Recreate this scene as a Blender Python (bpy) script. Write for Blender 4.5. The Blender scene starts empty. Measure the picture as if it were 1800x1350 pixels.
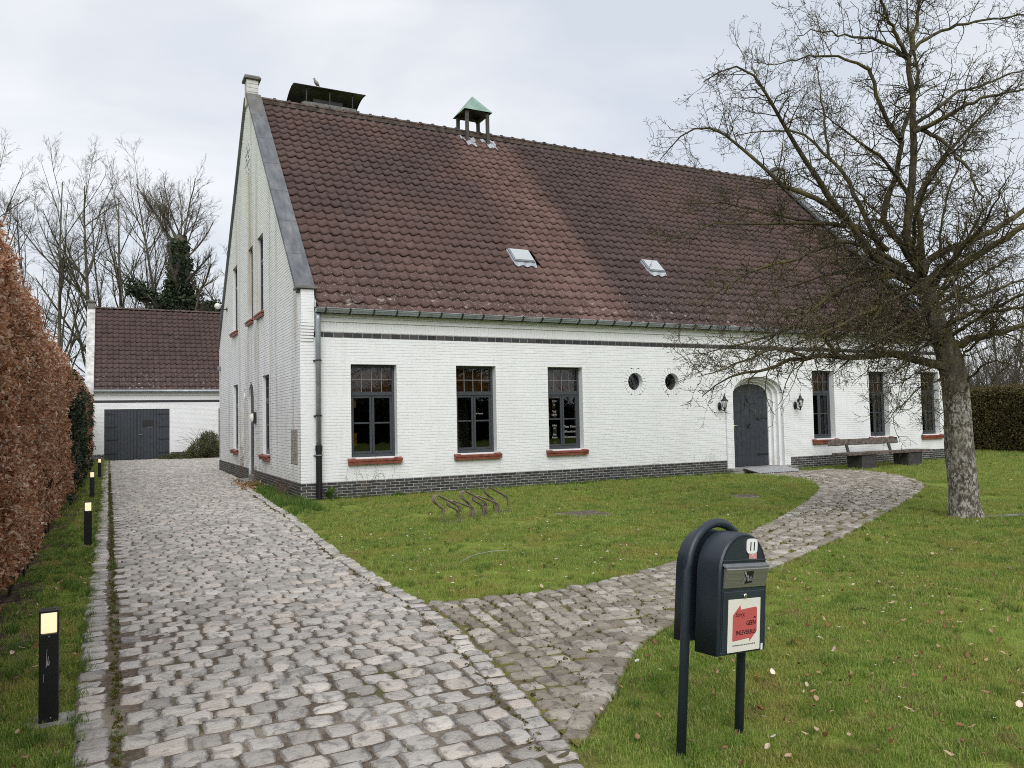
import bpy, math, random
import numpy as np
from mathutils import Matrix, Vector

random.seed(7)
rng = np.random.default_rng(11)
scene = bpy.context.scene
col = scene.collection

# ------------------------------------------------------------------ camera
cam_data = bpy.data.cameras.new('camera')
cam = bpy.data.objects.new('camera', cam_data)
col.objects.link(cam)
cam_right = Vector((0.889755, -0.456001, -0.01999))
cam_up = Vector((-0.002349, -0.048368, 0.998827))
cam_fwd = Vector((0.456432, 0.888664, 0.044106))
m = Matrix((cam_right, cam_up, -cam_fwd)).transposed().to_4x4()
m.translation = Vector((-3.4963, -16.2837, 1.6))
cam.matrix_world = m
cam_data.sensor_width = 36.0
cam_data.lens = 27.663
cam_data.clip_start = 0.05
cam_data.clip_end = 2000.0
scene.camera = cam
CAM = np.array(m.translation)

# ------------------------------------------------------------------ sky, sun, exposure
SUN_AZ = math.radians(200.0)      # clockwise from +Y, where the bright part of the overcast stands
SUN_EL = math.radians(42.0)
world = bpy.data.worlds.new('World')
scene.world = world
world.use_nodes = True
wt = world.node_tree
wt.nodes.clear()
wo = wt.nodes.new('ShaderNodeOutputWorld')
bg = wt.nodes.new('ShaderNodeBackground')
bg.inputs['Strength'].default_value = 0.1
sky = wt.nodes.new('ShaderNodeTexSky')
sky.sky_type = 'NISHITA'
sky.sun_disc = False
sky.sun_elevation = SUN_EL
sky.sun_rotation = SUN_AZ
sky.air_density = 1.0
sky.dust_density = 2.0
tc = wt.nodes.new('ShaderNodeTexCoord')
mp = wt.nodes.new('ShaderNodeMapping')
mp.inputs['Scale'].default_value = (1.0, 1.0, 2.6)
n1 = wt.nodes.new('ShaderNodeTexNoise')
n1.inputs['Scale'].default_value = 2.3
n1.inputs['Detail'].default_value = 6.0
n1.inputs['Roughness'].default_value = 0.52
n1.inputs['Distortion'].default_value = 0.35
cr = wt.nodes.new('ShaderNodeValToRGB')
el = cr.color_ramp.elements
el[0].position = 0.37; el[0].color = (0.68, 0.73, 0.805, 1)
el[1].position = 0.63; el[1].color = (0.93, 0.94, 0.96, 1)
e = el.new(0.5); e.color = (0.79, 0.82, 0.868, 1)
sc = wt.nodes.new('ShaderNodeMix'); sc.data_type = 'RGBA'; sc.blend_type = 'MULTIPLY'
sc.inputs[0].default_value = 1.0
sc.inputs[7].default_value = (6.7, 6.7, 6.7, 1)
mx = wt.nodes.new('ShaderNodeMix'); mx.data_type = 'RGBA'
mx.inputs[0].default_value = 0.9
wl = wt.links.new
wl(tc.outputs['Generated'], mp.inputs['Vector']); wl(mp.outputs['Vector'], n1.inputs['Vector'])
wl(n1.outputs['Fac'], cr.inputs['Fac']); wl(cr.outputs['Color'], sc.inputs[6])
wl(sky.outputs['Color'], mx.inputs[6]); wl(sc.outputs[2], mx.inputs[7])
wl(mx.outputs[2], bg.inputs['Color']); wl(bg.outputs['Background'], wo.inputs['Surface'])

sun_data = bpy.data.lights.new('sun', 'SUN')
sun_data.energy = 1.5
sun_data.angle = math.radians(50.0)
sun_data.color = (1.0, 0.985, 0.965)
sun = bpy.data.objects.new('sun', sun_data)
col.objects.link(sun)
sd = Vector((math.sin(SUN_AZ) * math.cos(SUN_EL), math.cos(SUN_AZ) * math.cos(SUN_EL), math.sin(SUN_EL)))
sun.rotation_euler = (-sd).to_track_quat('-Z', 'Y').to_euler()
sun.location = (0, 0, 30)

vs = scene.view_settings
vs.view_transform = 'Standard'
vs.look = 'None'
vs.gamma = 1.0
vs.exposure = 0.66
vs.use_curve_mapping = False
scene.render.engine = 'CYCLES'
scene.cycles.use_denoising = False
scene.cycles.use_adaptive_sampling = True
scene.cycles.adaptive_threshold = 0.012
scene.cycles.filter_width = 1.0
scene.cycles.max_bounces = 6
scene.cycles.diffuse_bounces = 3
scene.cycles.glossy_bounces = 3
scene.cycles.transparent_max_bounces = 8
scene.cycles.caustics_reflective = False
scene.cycles.caustics_refractive = False

# ------------------------------------------------------------------ helpers
def tag(o, label=None, cat=None, group=None, kind=None):
    if label: o['label'] = label
    if cat: o['category'] = cat
    if group: o['group'] = group
    if kind: o['kind'] = kind
    return o

def thing(name, label, cat, loc=(0, 0, 0), rz=0.0, group=None):
    o = bpy.data.objects.new(name, None)
    o.empty_display_size = 0.2
    col.objects.link(o)
    o.location = loc
    o.rotation_euler = (0, 0, rz)
    return tag(o, label, cat, group)

def link(name, mesh, parent=None, loc=None):
    o = bpy.data.objects.new(name, mesh)
    col.objects.link(o)
    if parent is not None: o.parent = parent
    if loc is not None: o.location = loc
    return o

def np_mesh(name, V, faces, mat=None, smooth=False, attr=None):
    """V (N,3); faces: list of (M,k) int arrays"""
    me = bpy.data.meshes.new(name)
    V = np.asarray(V, np.float32)
    faces = [np.asarray(f, np.int32) for f in faces if len(f)]
    me.vertices.add(len(V))
    me.vertices.foreach_set('co', V.ravel())
    nl = sum(f.size for f in faces)
    npoly = sum(len(f) for f in faces)
    me.loops.add(nl)
    me.loops.foreach_set('vertex_index', np.concatenate([f.ravel() for f in faces]))
    tot = np.concatenate([np.full(len(f), f.shape[1], np.int32) for f in faces])
    start = np.concatenate([[0], np.cumsum(tot)[:-1]]).astype(np.int32)
    me.polygons.add(npoly)
    me.polygons.foreach_set('loop_start', start)
    if smooth:
        me.polygons.foreach_set('use_smooth', np.ones(npoly, bool))
    else:
        me.polygons.foreach_set('use_smooth', np.zeros(npoly, bool))
    if mat is not None: me.materials.append(mat)
    if attr is not None:
        a = me.attributes.new('rnd', 'FLOAT', 'POINT')
        a.data.foreach_set('value', np.asarray(attr, np.float32))
    me.update(calc_edges=True)
    me.validate()
    return me

class MB:
    """collects boxes, prisms and tubes, then builds ONE mesh object"""
    def __init__(s): s.v = []; s.f = {}; s.n = 0
    def add(s, V, F):
        V = np.asarray(V, float).reshape(-1, 3)
        for f in F:
            f = list(f)
            s.f.setdefault(len(f), []).append([i + s.n for i in f])
        s.v.append(V); s.n += len(V); return s
    def quad(s, a, b, c, d): return s.add([a, b, c, d], [(0, 1, 2, 3)])
    def box(s, x0, x1, y0, y1, z0, z1, M=None):
        V = np.array([(x, y, z) for z in (z0, z1) for y in (y0, y1) for x in (x0, x1)], float)
        if M is not None: V = xf(V, M)
        return s.add(V, [(0, 2, 3, 1), (4, 5, 7, 6), (0, 1, 5, 4), (2, 6, 7, 3), (0, 4, 6, 2), (1, 3, 7, 5)])
    def cbox(s, x0, x1, y0, y1, z0, z1, c=0.01, M=None):
        """box with chamfered edges"""
        X = (x0, x1); Y = (y0, y1); Z = (z0, z1); V = []; ix = {}
        for i in (0, 1):
            for j in (0, 1):
                for k in (0, 1):
                    dx = c if i == 0 else -c; dy = c if j == 0 else -c; dz = c if k == 0 else -c
                    for a, p in enumerate(((X[i], Y[j] + dy, Z[k] + dz), (X[i] + dx, Y[j], Z[k] + dz), (X[i] + dx, Y[j] + dy, Z[k]))):
                        ix[i, j, k, a] = len(V); V.append(p)
        F = []
        for i in (0, 1):
            q = [ix[i, 0, 0, 0], ix[i, 1, 0, 0], ix[i, 1, 1, 0], ix[i, 0, 1, 0]]; F.append(q if i else q[::-1])
            q = [ix[0, i, 0, 1], ix[1, i, 0, 1], ix[1, i, 1, 1], ix[0, i, 1, 1]]; F.append(q[::-1] if i else q)
            q = [ix[0, 0, i, 2], ix[1, 0, i, 2], ix[1, 1, i, 2], ix[0, 1, i, 2]]; F.append(q if i else q[::-1])
        for j in (0, 1):
            for k in (0, 1):
                q = [ix[0, j, k, 1], ix[1, j, k, 1], ix[1, j, k, 2], ix[0, j, k, 2]]
                F.append(q if (j == 0) != (k == 0) else q[::-1])
        for i in (0, 1):
            for k in (0, 1):
                q = [ix[i, 0, k, 0], ix[i, 1, k, 0], ix[i, 1, k, 2], ix[i, 0, k, 2]]
                F.append(q if (i == 1) != (k == 1) else q[::-1])
            for j in (0, 1):
                q = [ix[i, j, 0, 0], ix[i, j, 1, 0], ix[i, j, 1, 1], ix[i, j, 0, 1]]
                F.append(q if (i == 1) == (j == 1) else q[::-1])
        for i in (0, 1):
            for j in (0, 1):
                for k in (0, 1):
                    q = [ix[i, j, k, 0], ix[i, j, k, 1], ix[i, j, k, 2]]
                    F.append(q if (i + j + k) % 2 == 1 else q[::-1])
        V = np.array(V)
        if M is not None: V = xf(V, M)
        return s.add(V, F)
    def prism(s, poly, axis, a, b, M=None):
        """poly: 2D points (CCW); axis: 'x','y','z' extrusion from a to b"""
        n = len(poly); V = []
        for t in (a, b):
            for p, q in poly:
                V.append({'x': (t, p, q), 'y': (p, t, q), 'z': (p, q, t)}[axis])
        F = [tuple(range(n))[::-1], tuple(range(n, 2 * n))] + [(i, (i + 1) % n, n + (i + 1) % n, n + i) for i in range(n)]
        V = np.array(V, float)
        if M is not None: V = xf(V, M)
        return s.add(V, F)
    def tube(s, path, r, n=8, caps=True):
        P = np.asarray(path, float); K = len(P)
        R = np.full(K, r) if np.isscalar(r) else np.asarray(r, float)
        V, F = tube_arrays(P[None], R[None], n)
        fl = [tuple(q) for q in F]
        if caps: fl += [tuple(range(n))[::-1], tuple(range((K - 1) * n, K * n))]
        return s.add(V, fl)
    def lathe(s, prof, n=16, M=None):
        """prof: (r,z) pairs"""
        V = []; F = []
        for r_, z in prof:
            for i in range(n):
                a = 2 * math.pi * i / n; V.append((r_ * math.cos(a), r_ * math.sin(a), z))
        for k in range(len(prof) - 1):
            for i in range(n):
                j = (i + 1) % n; F.append((k * n + i, k * n + j, (k + 1) * n + j, (k + 1) * n + i))
        F.append(tuple(range(n))[::-1]); F.append(tuple(range((len(prof) - 1) * n, len(prof) * n)))
        V = np.array(V)
        if M is not None: V = xf(V, M)
        return s.add(V, F)
    def mesh(s, name, mat, smooth=False):
        return np_mesh(name, np.concatenate(s.v), [np.array(f) for f in s.f.values()], mat, smooth)
    def build(s, name, mat, parent=None, smooth=False, loc=None):
        return link(name, s.mesh(name, mat, smooth), parent, loc)

def xf(V, M):
    M = np.array(M); return V @ M[:3, :3].T + M[:3, 3]

def TRS(loc=(0, 0, 0), rot=(0, 0, 0), sc=(1, 1, 1)):
    from mathutils import Euler
    return Matrix.LocRotScale(Vector(loc), Euler(rot), Vector(sc))

def tube_arrays(P, R, n):
    """P (B,K,3) polylines, R (B,K) radii -> ring verts and quads"""
    B, K, _ = P.shape
    T = np.empty_like(P)
    T[:, 1:-1] = P[:, 2:] - P[:, :-2]; T[:, 0] = P[:, 1] - P[:, 0]; T[:, -1] = P[:, -1] - P[:, -2]
    T /= np.linalg.norm(T, axis=2, keepdims=True) + 1e-9
    m0 = P[:, -1] - P[:, 0]
    ref = np.where(np.abs(m0[:, 2:3]) > 0.85 * np.linalg.norm(m0, axis=1, keepdims=True), np.array([[1.0, 0.13, 0]]), np.array([[0.05, 0.1, 1.0]]))
    N = np.cross(T, ref[:, None, :]); N /= np.linalg.norm(N, axis=2, keepdims=True) + 1e-9
    Bn = np.cross(T, N)
    a = np.arange(n) * 2 * math.pi / n
    V = P[:, :, None, :] + R[:, :, None, None] * (np.cos(a)[None, None, :, None] * N[:, :, None, :] + np.sin(a)[None, None, :, None] * Bn[:, :, None, :])
    V = V.reshape(-1, 3)
    b = np.arange(B)[:, None, None] * (K * n); k = np.arange(K - 1)[None, :, None] * n; i = np.arange(n)[None, None, :]; j = (i + 1) % n
    F = np.stack([b + k + i, b + k + j, b + k + n + j, b + k + n + i], axis=-1).reshape(-1, 4)
    return V, F

def replicate(TV, TF, L, S, RZ, tilt=None):
    """many copies of a template: TV (n,3), TF list of arrays, loc (B,3), scale (B,3), rot z (B,), tilt (B,2)"""
    B = len(L); n = len(TV)
    V = TV[None] * S[:, None, :]
    if tilt is not None:
        V = V.copy(); V[:, :, 2] += V[:, :, 0] * tilt[:, None, 0] + V[:, :, 1] * tilt[:, None, 1]
    c = np.cos(RZ)[:, None]; s = np.sin(RZ)[:, None]
    W = np.empty_like(V)
    W[:, :, 0] = V[:, :, 0] * c - V[:, :, 1] * s; W[:, :, 1] = V[:, :, 0] * s + V[:, :, 1] * c; W[:, :, 2] = V[:, :, 2]
    W += L[:, None, :]
    off = (np.arange(B) * n)[:, None, None]
    return W.reshape(-1, 3), [(f[None] + off).reshape(-1, f.shape[1]) for f in TF]

def in_poly(x, y, poly):
    x = np.asarray(x); y = np.asarray(y); inside = np.zeros(x.shape, bool); n = len(poly)
    for i in range(n):
        x0, y0 = poly[i]; x1, y1 = poly[(i + 1) % n]
        c = ((y0 > y) != (y1 > y)) & (x < (x1 - x0) * (y - y0) / (y1 - y0 + 1e-12) + x0)
        inside ^= c
    return inside

def text_mesh(body, size, mat, shear=0.0, align='LEFT', ext=0.0004, bold=0.0):
    cu = bpy.data.curves.new('txt', 'FONT')
    cu.body = body; cu.size = size; cu.shear = shear; cu.align_x = align; cu.extrude = ext; cu.offset = bold
    cu.resolution_u = 3
    o = bpy.data.objects.new('txt', cu)
    col.objects.link(o)
    dg = bpy.context.evaluated_depsgraph_get()
    me = bpy.data.meshes.new_from_object(o.evaluated_get(dg))
    bpy.data.objects.remove(o); bpy.data.curves.remove(cu)
    me.materials.clear(); me.materials.append(mat)
    return me
# ------------------------------------------------------------------ materials
class NT:
    def __init__(s, name, rough=0.6, spec=0.3, metal=0.0):
        s.m = bpy.data.materials.new(name); s.m.use_nodes = True
        s.t = s.m.node_tree; s.b = s.t.nodes['Principled BSDF']; s.out = s.t.nodes['Material Output']
        s.b.inputs['Roughness'].default_value = rough
        s.b.inputs['Specular IOR Level'].default_value = spec
        s.b.inputs['Metallic'].default_value = metal
        s._pos = None
    def new(s, t, **kw):
        n = s.t.nodes.new(t)
        for k, v in kw.items(): setattr(n, k, v)
        return n
    def ln(s, a, b): s.t.links.new(a, b)
    def put(s, sock, v):
        if isinstance(v, bpy.types.NodeSocket): s.ln(v, sock)
        elif isinstance(v, (tuple, list)) and len(v) == 3 and sock.type == 'RGBA': sock.default_value = (*v, 1)
        else: sock.default_value = v
    @property
    def pos(s):
        if s._pos is None: s._pos = s.new('ShaderNodeNewGeometry').outputs['Position']
        return s._pos
    def obj(s): return s.new('ShaderNodeTexCoord').outputs['Object']
    def rnd(s):
        a = s.new('ShaderNodeAttribute', attribute_name='rnd').outputs['Fac']
        o = s.new('ShaderNodeObjectInfo').outputs['Random']
        return s.math('FRACT', s.math('ADD', a, o))
    def scl(s, v, k):
        n = s.new('ShaderNodeVectorMath', operation='MULTIPLY'); s.put(n.inputs[0], v); n.inputs[1].default_value = k; return n.outputs[0]
    def noise(s, scale, detail=3.0, rough=0.55, vec=None, dist=0.0):
        n = s.new('ShaderNodeTexNoise'); n.inputs['Scale'].default_value = scale; n.inputs['Detail'].default_value = detail
        n.inputs['Roughness'].default_value = rough; n.inputs['Distortion'].default_value = dist
        s.ln(vec if vec is not None else s.pos, n.inputs['Vector']); return n.outputs['Fac']
    def voro(s, scale, vec=None, feature='F1'):
        n = s.new('ShaderNodeTexVoronoi', feature=feature); n.inputs['Scale'].default_value = scale
        s.ln(vec if vec is not None else s.pos, n.inputs['Vector']); return n
    def math(s, op, a, b=None, clamp=False):
        n = s.new('ShaderNodeMath', operation=op, use_clamp=clamp); s.put(n.inputs[0], a)
        if b is not None: s.put(n.inputs[1], b)
        return n.outputs[0]
    def step(s, v, lo, hi):
        n = s.new('ShaderNodeMapRange', interpolation_type='SMOOTHSTEP'); s.put(n.inputs[0], v)
        n.inputs[1].default_value = lo; n.inputs[2].default_value = hi; return n.outputs[0]
    def sep(s, v=None):
        n = s.new('ShaderNodeSeparateXYZ'); s.ln(v if v is not None else s.pos, n.inputs[0]); return n.outputs
    def mix(s, f, a, b, mode='MIX'):
        n = s.new('ShaderNodeMix', data_type='RGBA', blend_type=mode); s.put(n.inputs[0], f); s.put(n.inputs[6], a); s.put(n.inputs[7], b); return n.outputs[2]
    def ramp(s, f, stops):
        n = s.new('ShaderNodeValToRGB'); e = n.color_ramp.elements
        while len(e) < len(stops): e.new(0.5)
        for q, (p, c) in zip(e, stops): q.position = p; q.color = (*c, 1)
        s.put(n.inputs[0], f); return n.outputs[0]
    def col(s, c): s.put(s.b.inputs['Base Color'], c); return s
    def rough(s, c): s.put(s.b.inputs['Roughness'], c); return s
    def bump(s, h, strength=0.4, dist=0.01):
        n = s.new('ShaderNodeBump'); n.inputs['Strength'].default_value = strength; n.inputs['Distance'].default_value = dist
        s.put(n.inputs['Height'], h); s.ln(n.outputs[0], s.b.inputs['Normal']); return s

def simple(name, c, rough=0.6, spec=0.3, metal=0.0, var=0.12, scale=12.0, bump=0.0):
    n = NT(name, rough, spec, metal)
    f = n.noise(scale, 4)
    lo = tuple(x * (1 - var * 1.6) for x in c); hi = tuple(min(1, x * (1 + var)) for x in c)
    n.col(n.ramp(f, [(0.3, lo), (0.7, hi)]))
    if bump: n.bump(n.noise(scale * 6, 4), bump, 0.004)
    return n.m

MAT = {}
def mk_white(name, dirty):
    n = NT(name, 0.62, 0.25)
    P = n.sep()
    base = n.ramp(n.noise(1.3, 4), [(0.3, (0.765, 0.78, 0.78)), (0.7, (0.835, 0.85, 0.852))])
    fine = n.noise(26, 3)
    base = n.mix(n.math('MULTIPLY', n.step(fine, 0.55, 0.8), 0.25), base, (0.70, 0.69, 0.66))
    # rain streaks: noise stretched along z
    st = n.noise(1.0, 4, vec=n.scl(n.pos, (1.9, 1.9, 0.10)))
    st2 = n.noise(1.0, 3, vec=n.scl(n.pos, (7.0, 7.0, 0.35)))
    k = n.math('MULTIPLY', n.step(st, 0.47, 0.68), n.step(st2, 0.32, 0.62))
    base = n.mix(n.math('MULTIPLY', k, 0.78 if dirty else 0.13), base, (0.46, 0.42, 0.35))
    if dirty:
        # ochre run below the gable ornament and one below the round niche by the door
        for y0, w, z0, z1, kk in ((6.45, 0.55, 4.6, 9.0, 0.75), (7.35, 0.28, 0.45, 2.6, 0.8), (6.9, 0.6, 0.4, 4.4, 0.5), (5.6, 0.35, 2.9, 4.4, 0.5), (0.75, 0.14, 0.4, 4.3, 0.65), (5.2, .5, .4, 4.4, .45), (2.0, .4, .4, 3.0, .3), (0.06, .1, .4, 2.0, .5)):
            d = n.math('ABSOLUTE', n.math('SUBTRACT', P[1], y0))
            g = n.math('SUBTRACT', 1.0, n.step(d, 0.0, w))
            h = n.math('MULTIPLY', n.step(P[2], z0, z0 + 0.5), n.math('SUBTRACT', 1.0, n.step(P[2], z1 - 0.6, z1)))
            q = n.math('MULTIPLY', n.math('MULTIPLY', g, h), n.math('MULTIPLY', n.step(st2, 0.25, 0.62), kk))
            base = n.mix(q, base, (0.42, 0.34, 0.20) if kk > .7 else (0.42, 0.37, 0.32))
    # splash line just above the plinth
    sp = n.math('MULTIPLY', n.math('SUBTRACT', 1.0, n.step(P[2], 0.36, 0.75)), n.step(n.noise(3, 4), 0.42, 0.7))
    base = n.mix(n.math('MULTIPLY', sp, 0.4 if dirty else 0.28), base, (0.45, 0.42, 0.34))
    n.col(base)
    n.bump(n.noise(38, 4), 0.35, 0.004)
    return n.m
MAT['white'] = mk_white('white_paint_front', False)
MAT['white_dirty'] = mk_white('white_paint_gable', True)
MAT['joint_dirty'] = simple('weathered_joint', (0.63, 0.62, 0.59), 0.85, 0.15, var=0.2, scale=6)
MAT['joint'] = simple('painted_joint', (0.73, 0.735, 0.73), 0.8, 0.2, var=0.10, scale=9)

def mk_darkbrick():
    n = NT('dark_brick', 0.55, 0.4)
    r = n.rnd()
    c = n.ramp(r, [(0.0, (0.022, 0.022, 0.026)), (0.4, (0.036, 0.036, 0.041)), (0.75, (0.055, 0.054, 0.058)), (1.0, (0.085, 0.080, 0.078))])
    c = n.mix(n.math('MULTIPLY', n.step(n.noise(5, 5), 0.55, 0.75), 0.35), c, (0.12, 0.115, 0.105))
    P = n.sep()
    moss = n.math('MULTIPLY', n.math('SUBTRACT', 1.0, n.step(P[2], 0.0, 0.25)), n.step(n.noise(2.2, 4), 0.45, 0.65))
    c = n.mix(n.math('MULTIPLY', moss, 0.55), c, (0.06, 0.075, 0.03))
    n.col(c); n.bump(n.noise(60, 4), 0.5, 0.004); return n.m
MAT['dbrick'] = mk_darkbrick()
MAT['mortar'] = simple('grey_mortar', (0.36, 0.35, 0.33), 0.9, 0.1, var=0.3, scale=14, bump=0.4)

def mk_tile(name, house=True):
    n = NT(name, 0.8, 0.18)
    P = n.sep()
    W, Gg = 0.254, 0.23    # tile module in x, in y (0.325 along the slope)
    cx = n.math('FLOOR', n.math('DIVIDE', n.math('SUBTRACT', P[0], 0.3), W))
    cy = n.math('FLOOR', n.math('DIVIDE', P[1], Gg))
    cv = n.new('ShaderNodeCombineXYZ'); n.ln(cx, cv.inputs[0]); n.ln(cy, cv.inputs[1])
    wn = n.new('ShaderNodeTexWhiteNoise', noise_dimensions='2D'); n.ln(cv.outputs[0], wn.inputs[0])
    r = wn.outputs['Value']
    red = n.ramp(r, [(0.0, (0.094, 0.058, 0.050)), (0.5, (0.115, 0.071, 0.061)), (1.0, (0.139, 0.087, 0.075))])
    dark = n.ramp(r, [(0.0, (0.058, 0.041, 0.040)), (0.5, (0.073, 0.050, 0.048)), (1.0, (0.090, 0.061, 0.057))])
    if house:
        # the copper run-off strip below the cupola stays red; weather greys the rest, more to the top and right
        x = P[0]
        nz = n.noise(0.55, 4)
        strip = n.math('MULTIPLY', n.step(x, 5.6, 6.9), n.math('SUBTRACT', 1.0, n.step(x, 7.6, 8.7)))
        low = n.math('SUBTRACT', 1.0, n.step(P[1], 0.3, 4.2))
        lowleft = n.math('MULTIPLY', low, n.math('SUBTRACT', 1.0, n.step(x, 7.0, 10.0)))
        g = n.math('ADD', n.math('MULTIPLY', nz, 1.0), n.math('MULTIPLY', r, 0.30))
        g = n.math('ADD', g, n.math('MULTIPLY', n.math('MULTIPLY', n.step(x, 7.6, 8.9), n.math('SUBTRACT', 1.0, n.step(x, 9.2, 12.5))), 0.22))
        g = n.math('SUBTRACT', g, n.math('MULTIPLY', lowleft, 0.28))
        g = n.math('SUBTRACT', g, n.math('MULTIPLY', strip, 0.34))
        g = n.step(g, 0.36, 0.82)
    else:
        g = n.step(n.math('ADD', n.noise(0.8, 3), n.math('MULTIPLY', r, 0.35)), 0.3, 0.7)
    c = n.mix(g, red, dark)
    if house: c = n.mix(n.math('MULTIPLY', strip, n.math('ADD', 0.15, n.math('MULTIPLY', r, 0.35))), c, (0.20, 0.122, 0.106))
    blotch = n.noise(11, 5)
    c = n.mix(n.math('MULTIPLY', n.step(blotch, 0.52, 0.75), 0.35), c, (0.175, 0.130, 0.112))
    c = n.mix(n.math('MULTIPLY', n.step(n.noise(17, 4), 0.6, 0.8), 0.4), c, (0.06, 0.045, 0.042))
    # lichen dots, denser near the eaves
    v = n.voro(19.0); dots = n.math('SUBTRACT', 1.0, n.step(v.outputs['Distance'], 0.10, 0.26))
    sel = n.noise(2.1, 3)
    lowz = n.math('SUBTRACT', 1.0, n.step(P[1], -0.1 if house else 25.0, 2.6 if house else 27.5))
    lw = n.math('ADD', n.math('MULTIPLY', lowz, 0.42), n.math('MULTIPLY', sel, 0.62))
    lich = n.math('MULTIPLY', dots, n.step(lw, 0.46, 0.70))
    pv = n.voro(4.6); patch = n.math('SUBTRACT', 1.0, n.step(n.math('ADD', pv.outputs['Distance'], n.math('MULTIPLY', n.noise(30, 4), 0.35)), 0.30, 0.48))
    eave = n.math('SUBTRACT', 1.0, n.step(P[1], 0.0 if house else 25.1, 0.75 if house else 26.0))
    pl = n.math('MULTIPLY', n.math('MULTIPLY', patch, n.step(n.noise(1.3, 2), 0.42, 0.56)), eave)
    lich = n.math('MAXIMUM', lich, n.math('MULTIPLY', pl, 0.8))
    c = n.mix(n.math('MULTIPLY', lich, 0.75), c, (0.44, 0.41, 0.37))
    n.col(c); n.rough(n.math('ADD', 0.62, n.math('MULTIPLY', blotch, 0.25)))
    n.bump(n.noise(45, 4), 0.35, 0.004); return n.m
MAT['tile'] = mk_tile('roof_tile_clay')
MAT['tile2'] = mk_tile('garage_tile_clay', False)

def mk_cobble(name, path):
    n = NT(name, 0.55, 0.4)
    r = n.rnd()
    if path:
        c = n.ramp(r, [(0.0, (0.20, 0.172, 0.13)), (0.35, (0.275, 0.24, 0.19)), (0.7, (0.355, 0.32, 0.265)), (1.0, (0.47, 0.435, 0.375))])
    else:
        c = n.ramp(r, [(0.0, (0.31, 0.287, 0.255)), (0.3, (0.415, 0.39, 0.352)), (0.62, (0.495, 0.468, 0.424)), (0.86, (0.505, 0.447, 0.385)), (1.0, (0.60, 0.565, 0.505))])
    w = n.noise(9, 6, 0.65, dist=0.8)
    c = n.mix(n.math('MULTIPLY', n.step(w, 0.47, 0.66), 0.75), c, (0.15, 0.145, 0.138) if not path else (0.115, 0.10, 0.08))
    c = n.mix(n.math('MULTIPLY', n.step(n.noise(34, 4), 0.55, 0.8), 0.45), c, (0.50, 0.485, 0.46))
    # sand that drifted over part of the drive
    if not path:
        sd_ = n.math('MULTIPLY', n.step(n.noise(0.8, 3), 0.56, 0.72), n.step(n.noise(7, 4), 0.45, 0.7))
        c = n.mix(n.math('MULTIPLY', sd_, 0.7), c, (0.50, 0.455, 0.385))
    n.col(c); n.rough(n.math('ADD', 0.38, n.math('MULTIPLY', w, 0.35)))
    h = n.math('ADD', n.math('MULTIPLY', n.noise(22, 6, 0.65), 1.0), n.math('MULTIPLY', n.noise(90, 3), 0.25))
    n.bump(h, 0.85, 0.018); return n.m
MAT['cobble'] = mk_cobble('cobble_grey', False)
MAT['cobble_path'] = mk_cobble('cobble_brown', True)

def mk_bed(name, moss):
    n = NT(name, 0.9, 0.1)
    c = n.ramp(n.noise(30, 5), [(0.3, (0.075, 0.060, 0.045)), (0.55, (0.14, 0.113, 0.086)), (0.75, (0.24, 0.20, 0.158))])
    a = n.step(n.noise(1.1, 4), 0.5, 0.72)
    c = n.mix(n.math('MULTIPLY', a, 0.6), c, (0.46, 0.41, 0.33))
    P = n.sep()
    if moss:
        mm = n.step(n.noise(1.4, 5), 0.34, 0.50)
        c = n.mix(n.math('MULTIPLY', mm, 0.85), c, n.ramp(n.noise(40, 4), [(0.3, (0.085, 0.088, 0.016)), (0.7, (0.21, 0.19, 0.035))]))
    else:
        mm = n.math('MULTIPLY', n.step(n.noise(0.9, 5), 0.55, 0.68), 0.7)
        c = n.mix(mm, c, (0.075, 0.08, 0.025))
    n.col(c); n.bump(n.noise(80, 4), 0.7, 0.008); return n.m
MAT['bed'] = mk_bed('sand_joint', False)
MAT['bed_path'] = mk_bed('mossy_joint', True)

def mk_lawn():
    n = NT('lawn_soil', 0.95, 0.05)
    a = n.noise(0.45, 4); b = n.noise(3.0, 5); f = n.noise(55, 4)
    g = n.ramp(f, [(0.25, (0.10, 0.135, 0.024)), (0.5, (0.20, 0.26, 0.048)), (0.75, (0.30, 0.34, 0.095))])
    y = n.ramp(f, [(0.25, (0.11, 0.095, 0.025)), (0.75, (0.28, 0.24, 0.085))])
    c = n.mix(n.step(b, 0.48, 0.70), g, y)
    c = n.mix(n.math('MULTIPLY', n.step(a, 0.55, 0.75), 0.35), c, (0.11, 0.085, 0.05))
    n.col(c); n.bump(n.noise(70, 4), 1.0, 0.02); return n.m
MAT['lawn'] = mk_lawn()

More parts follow.
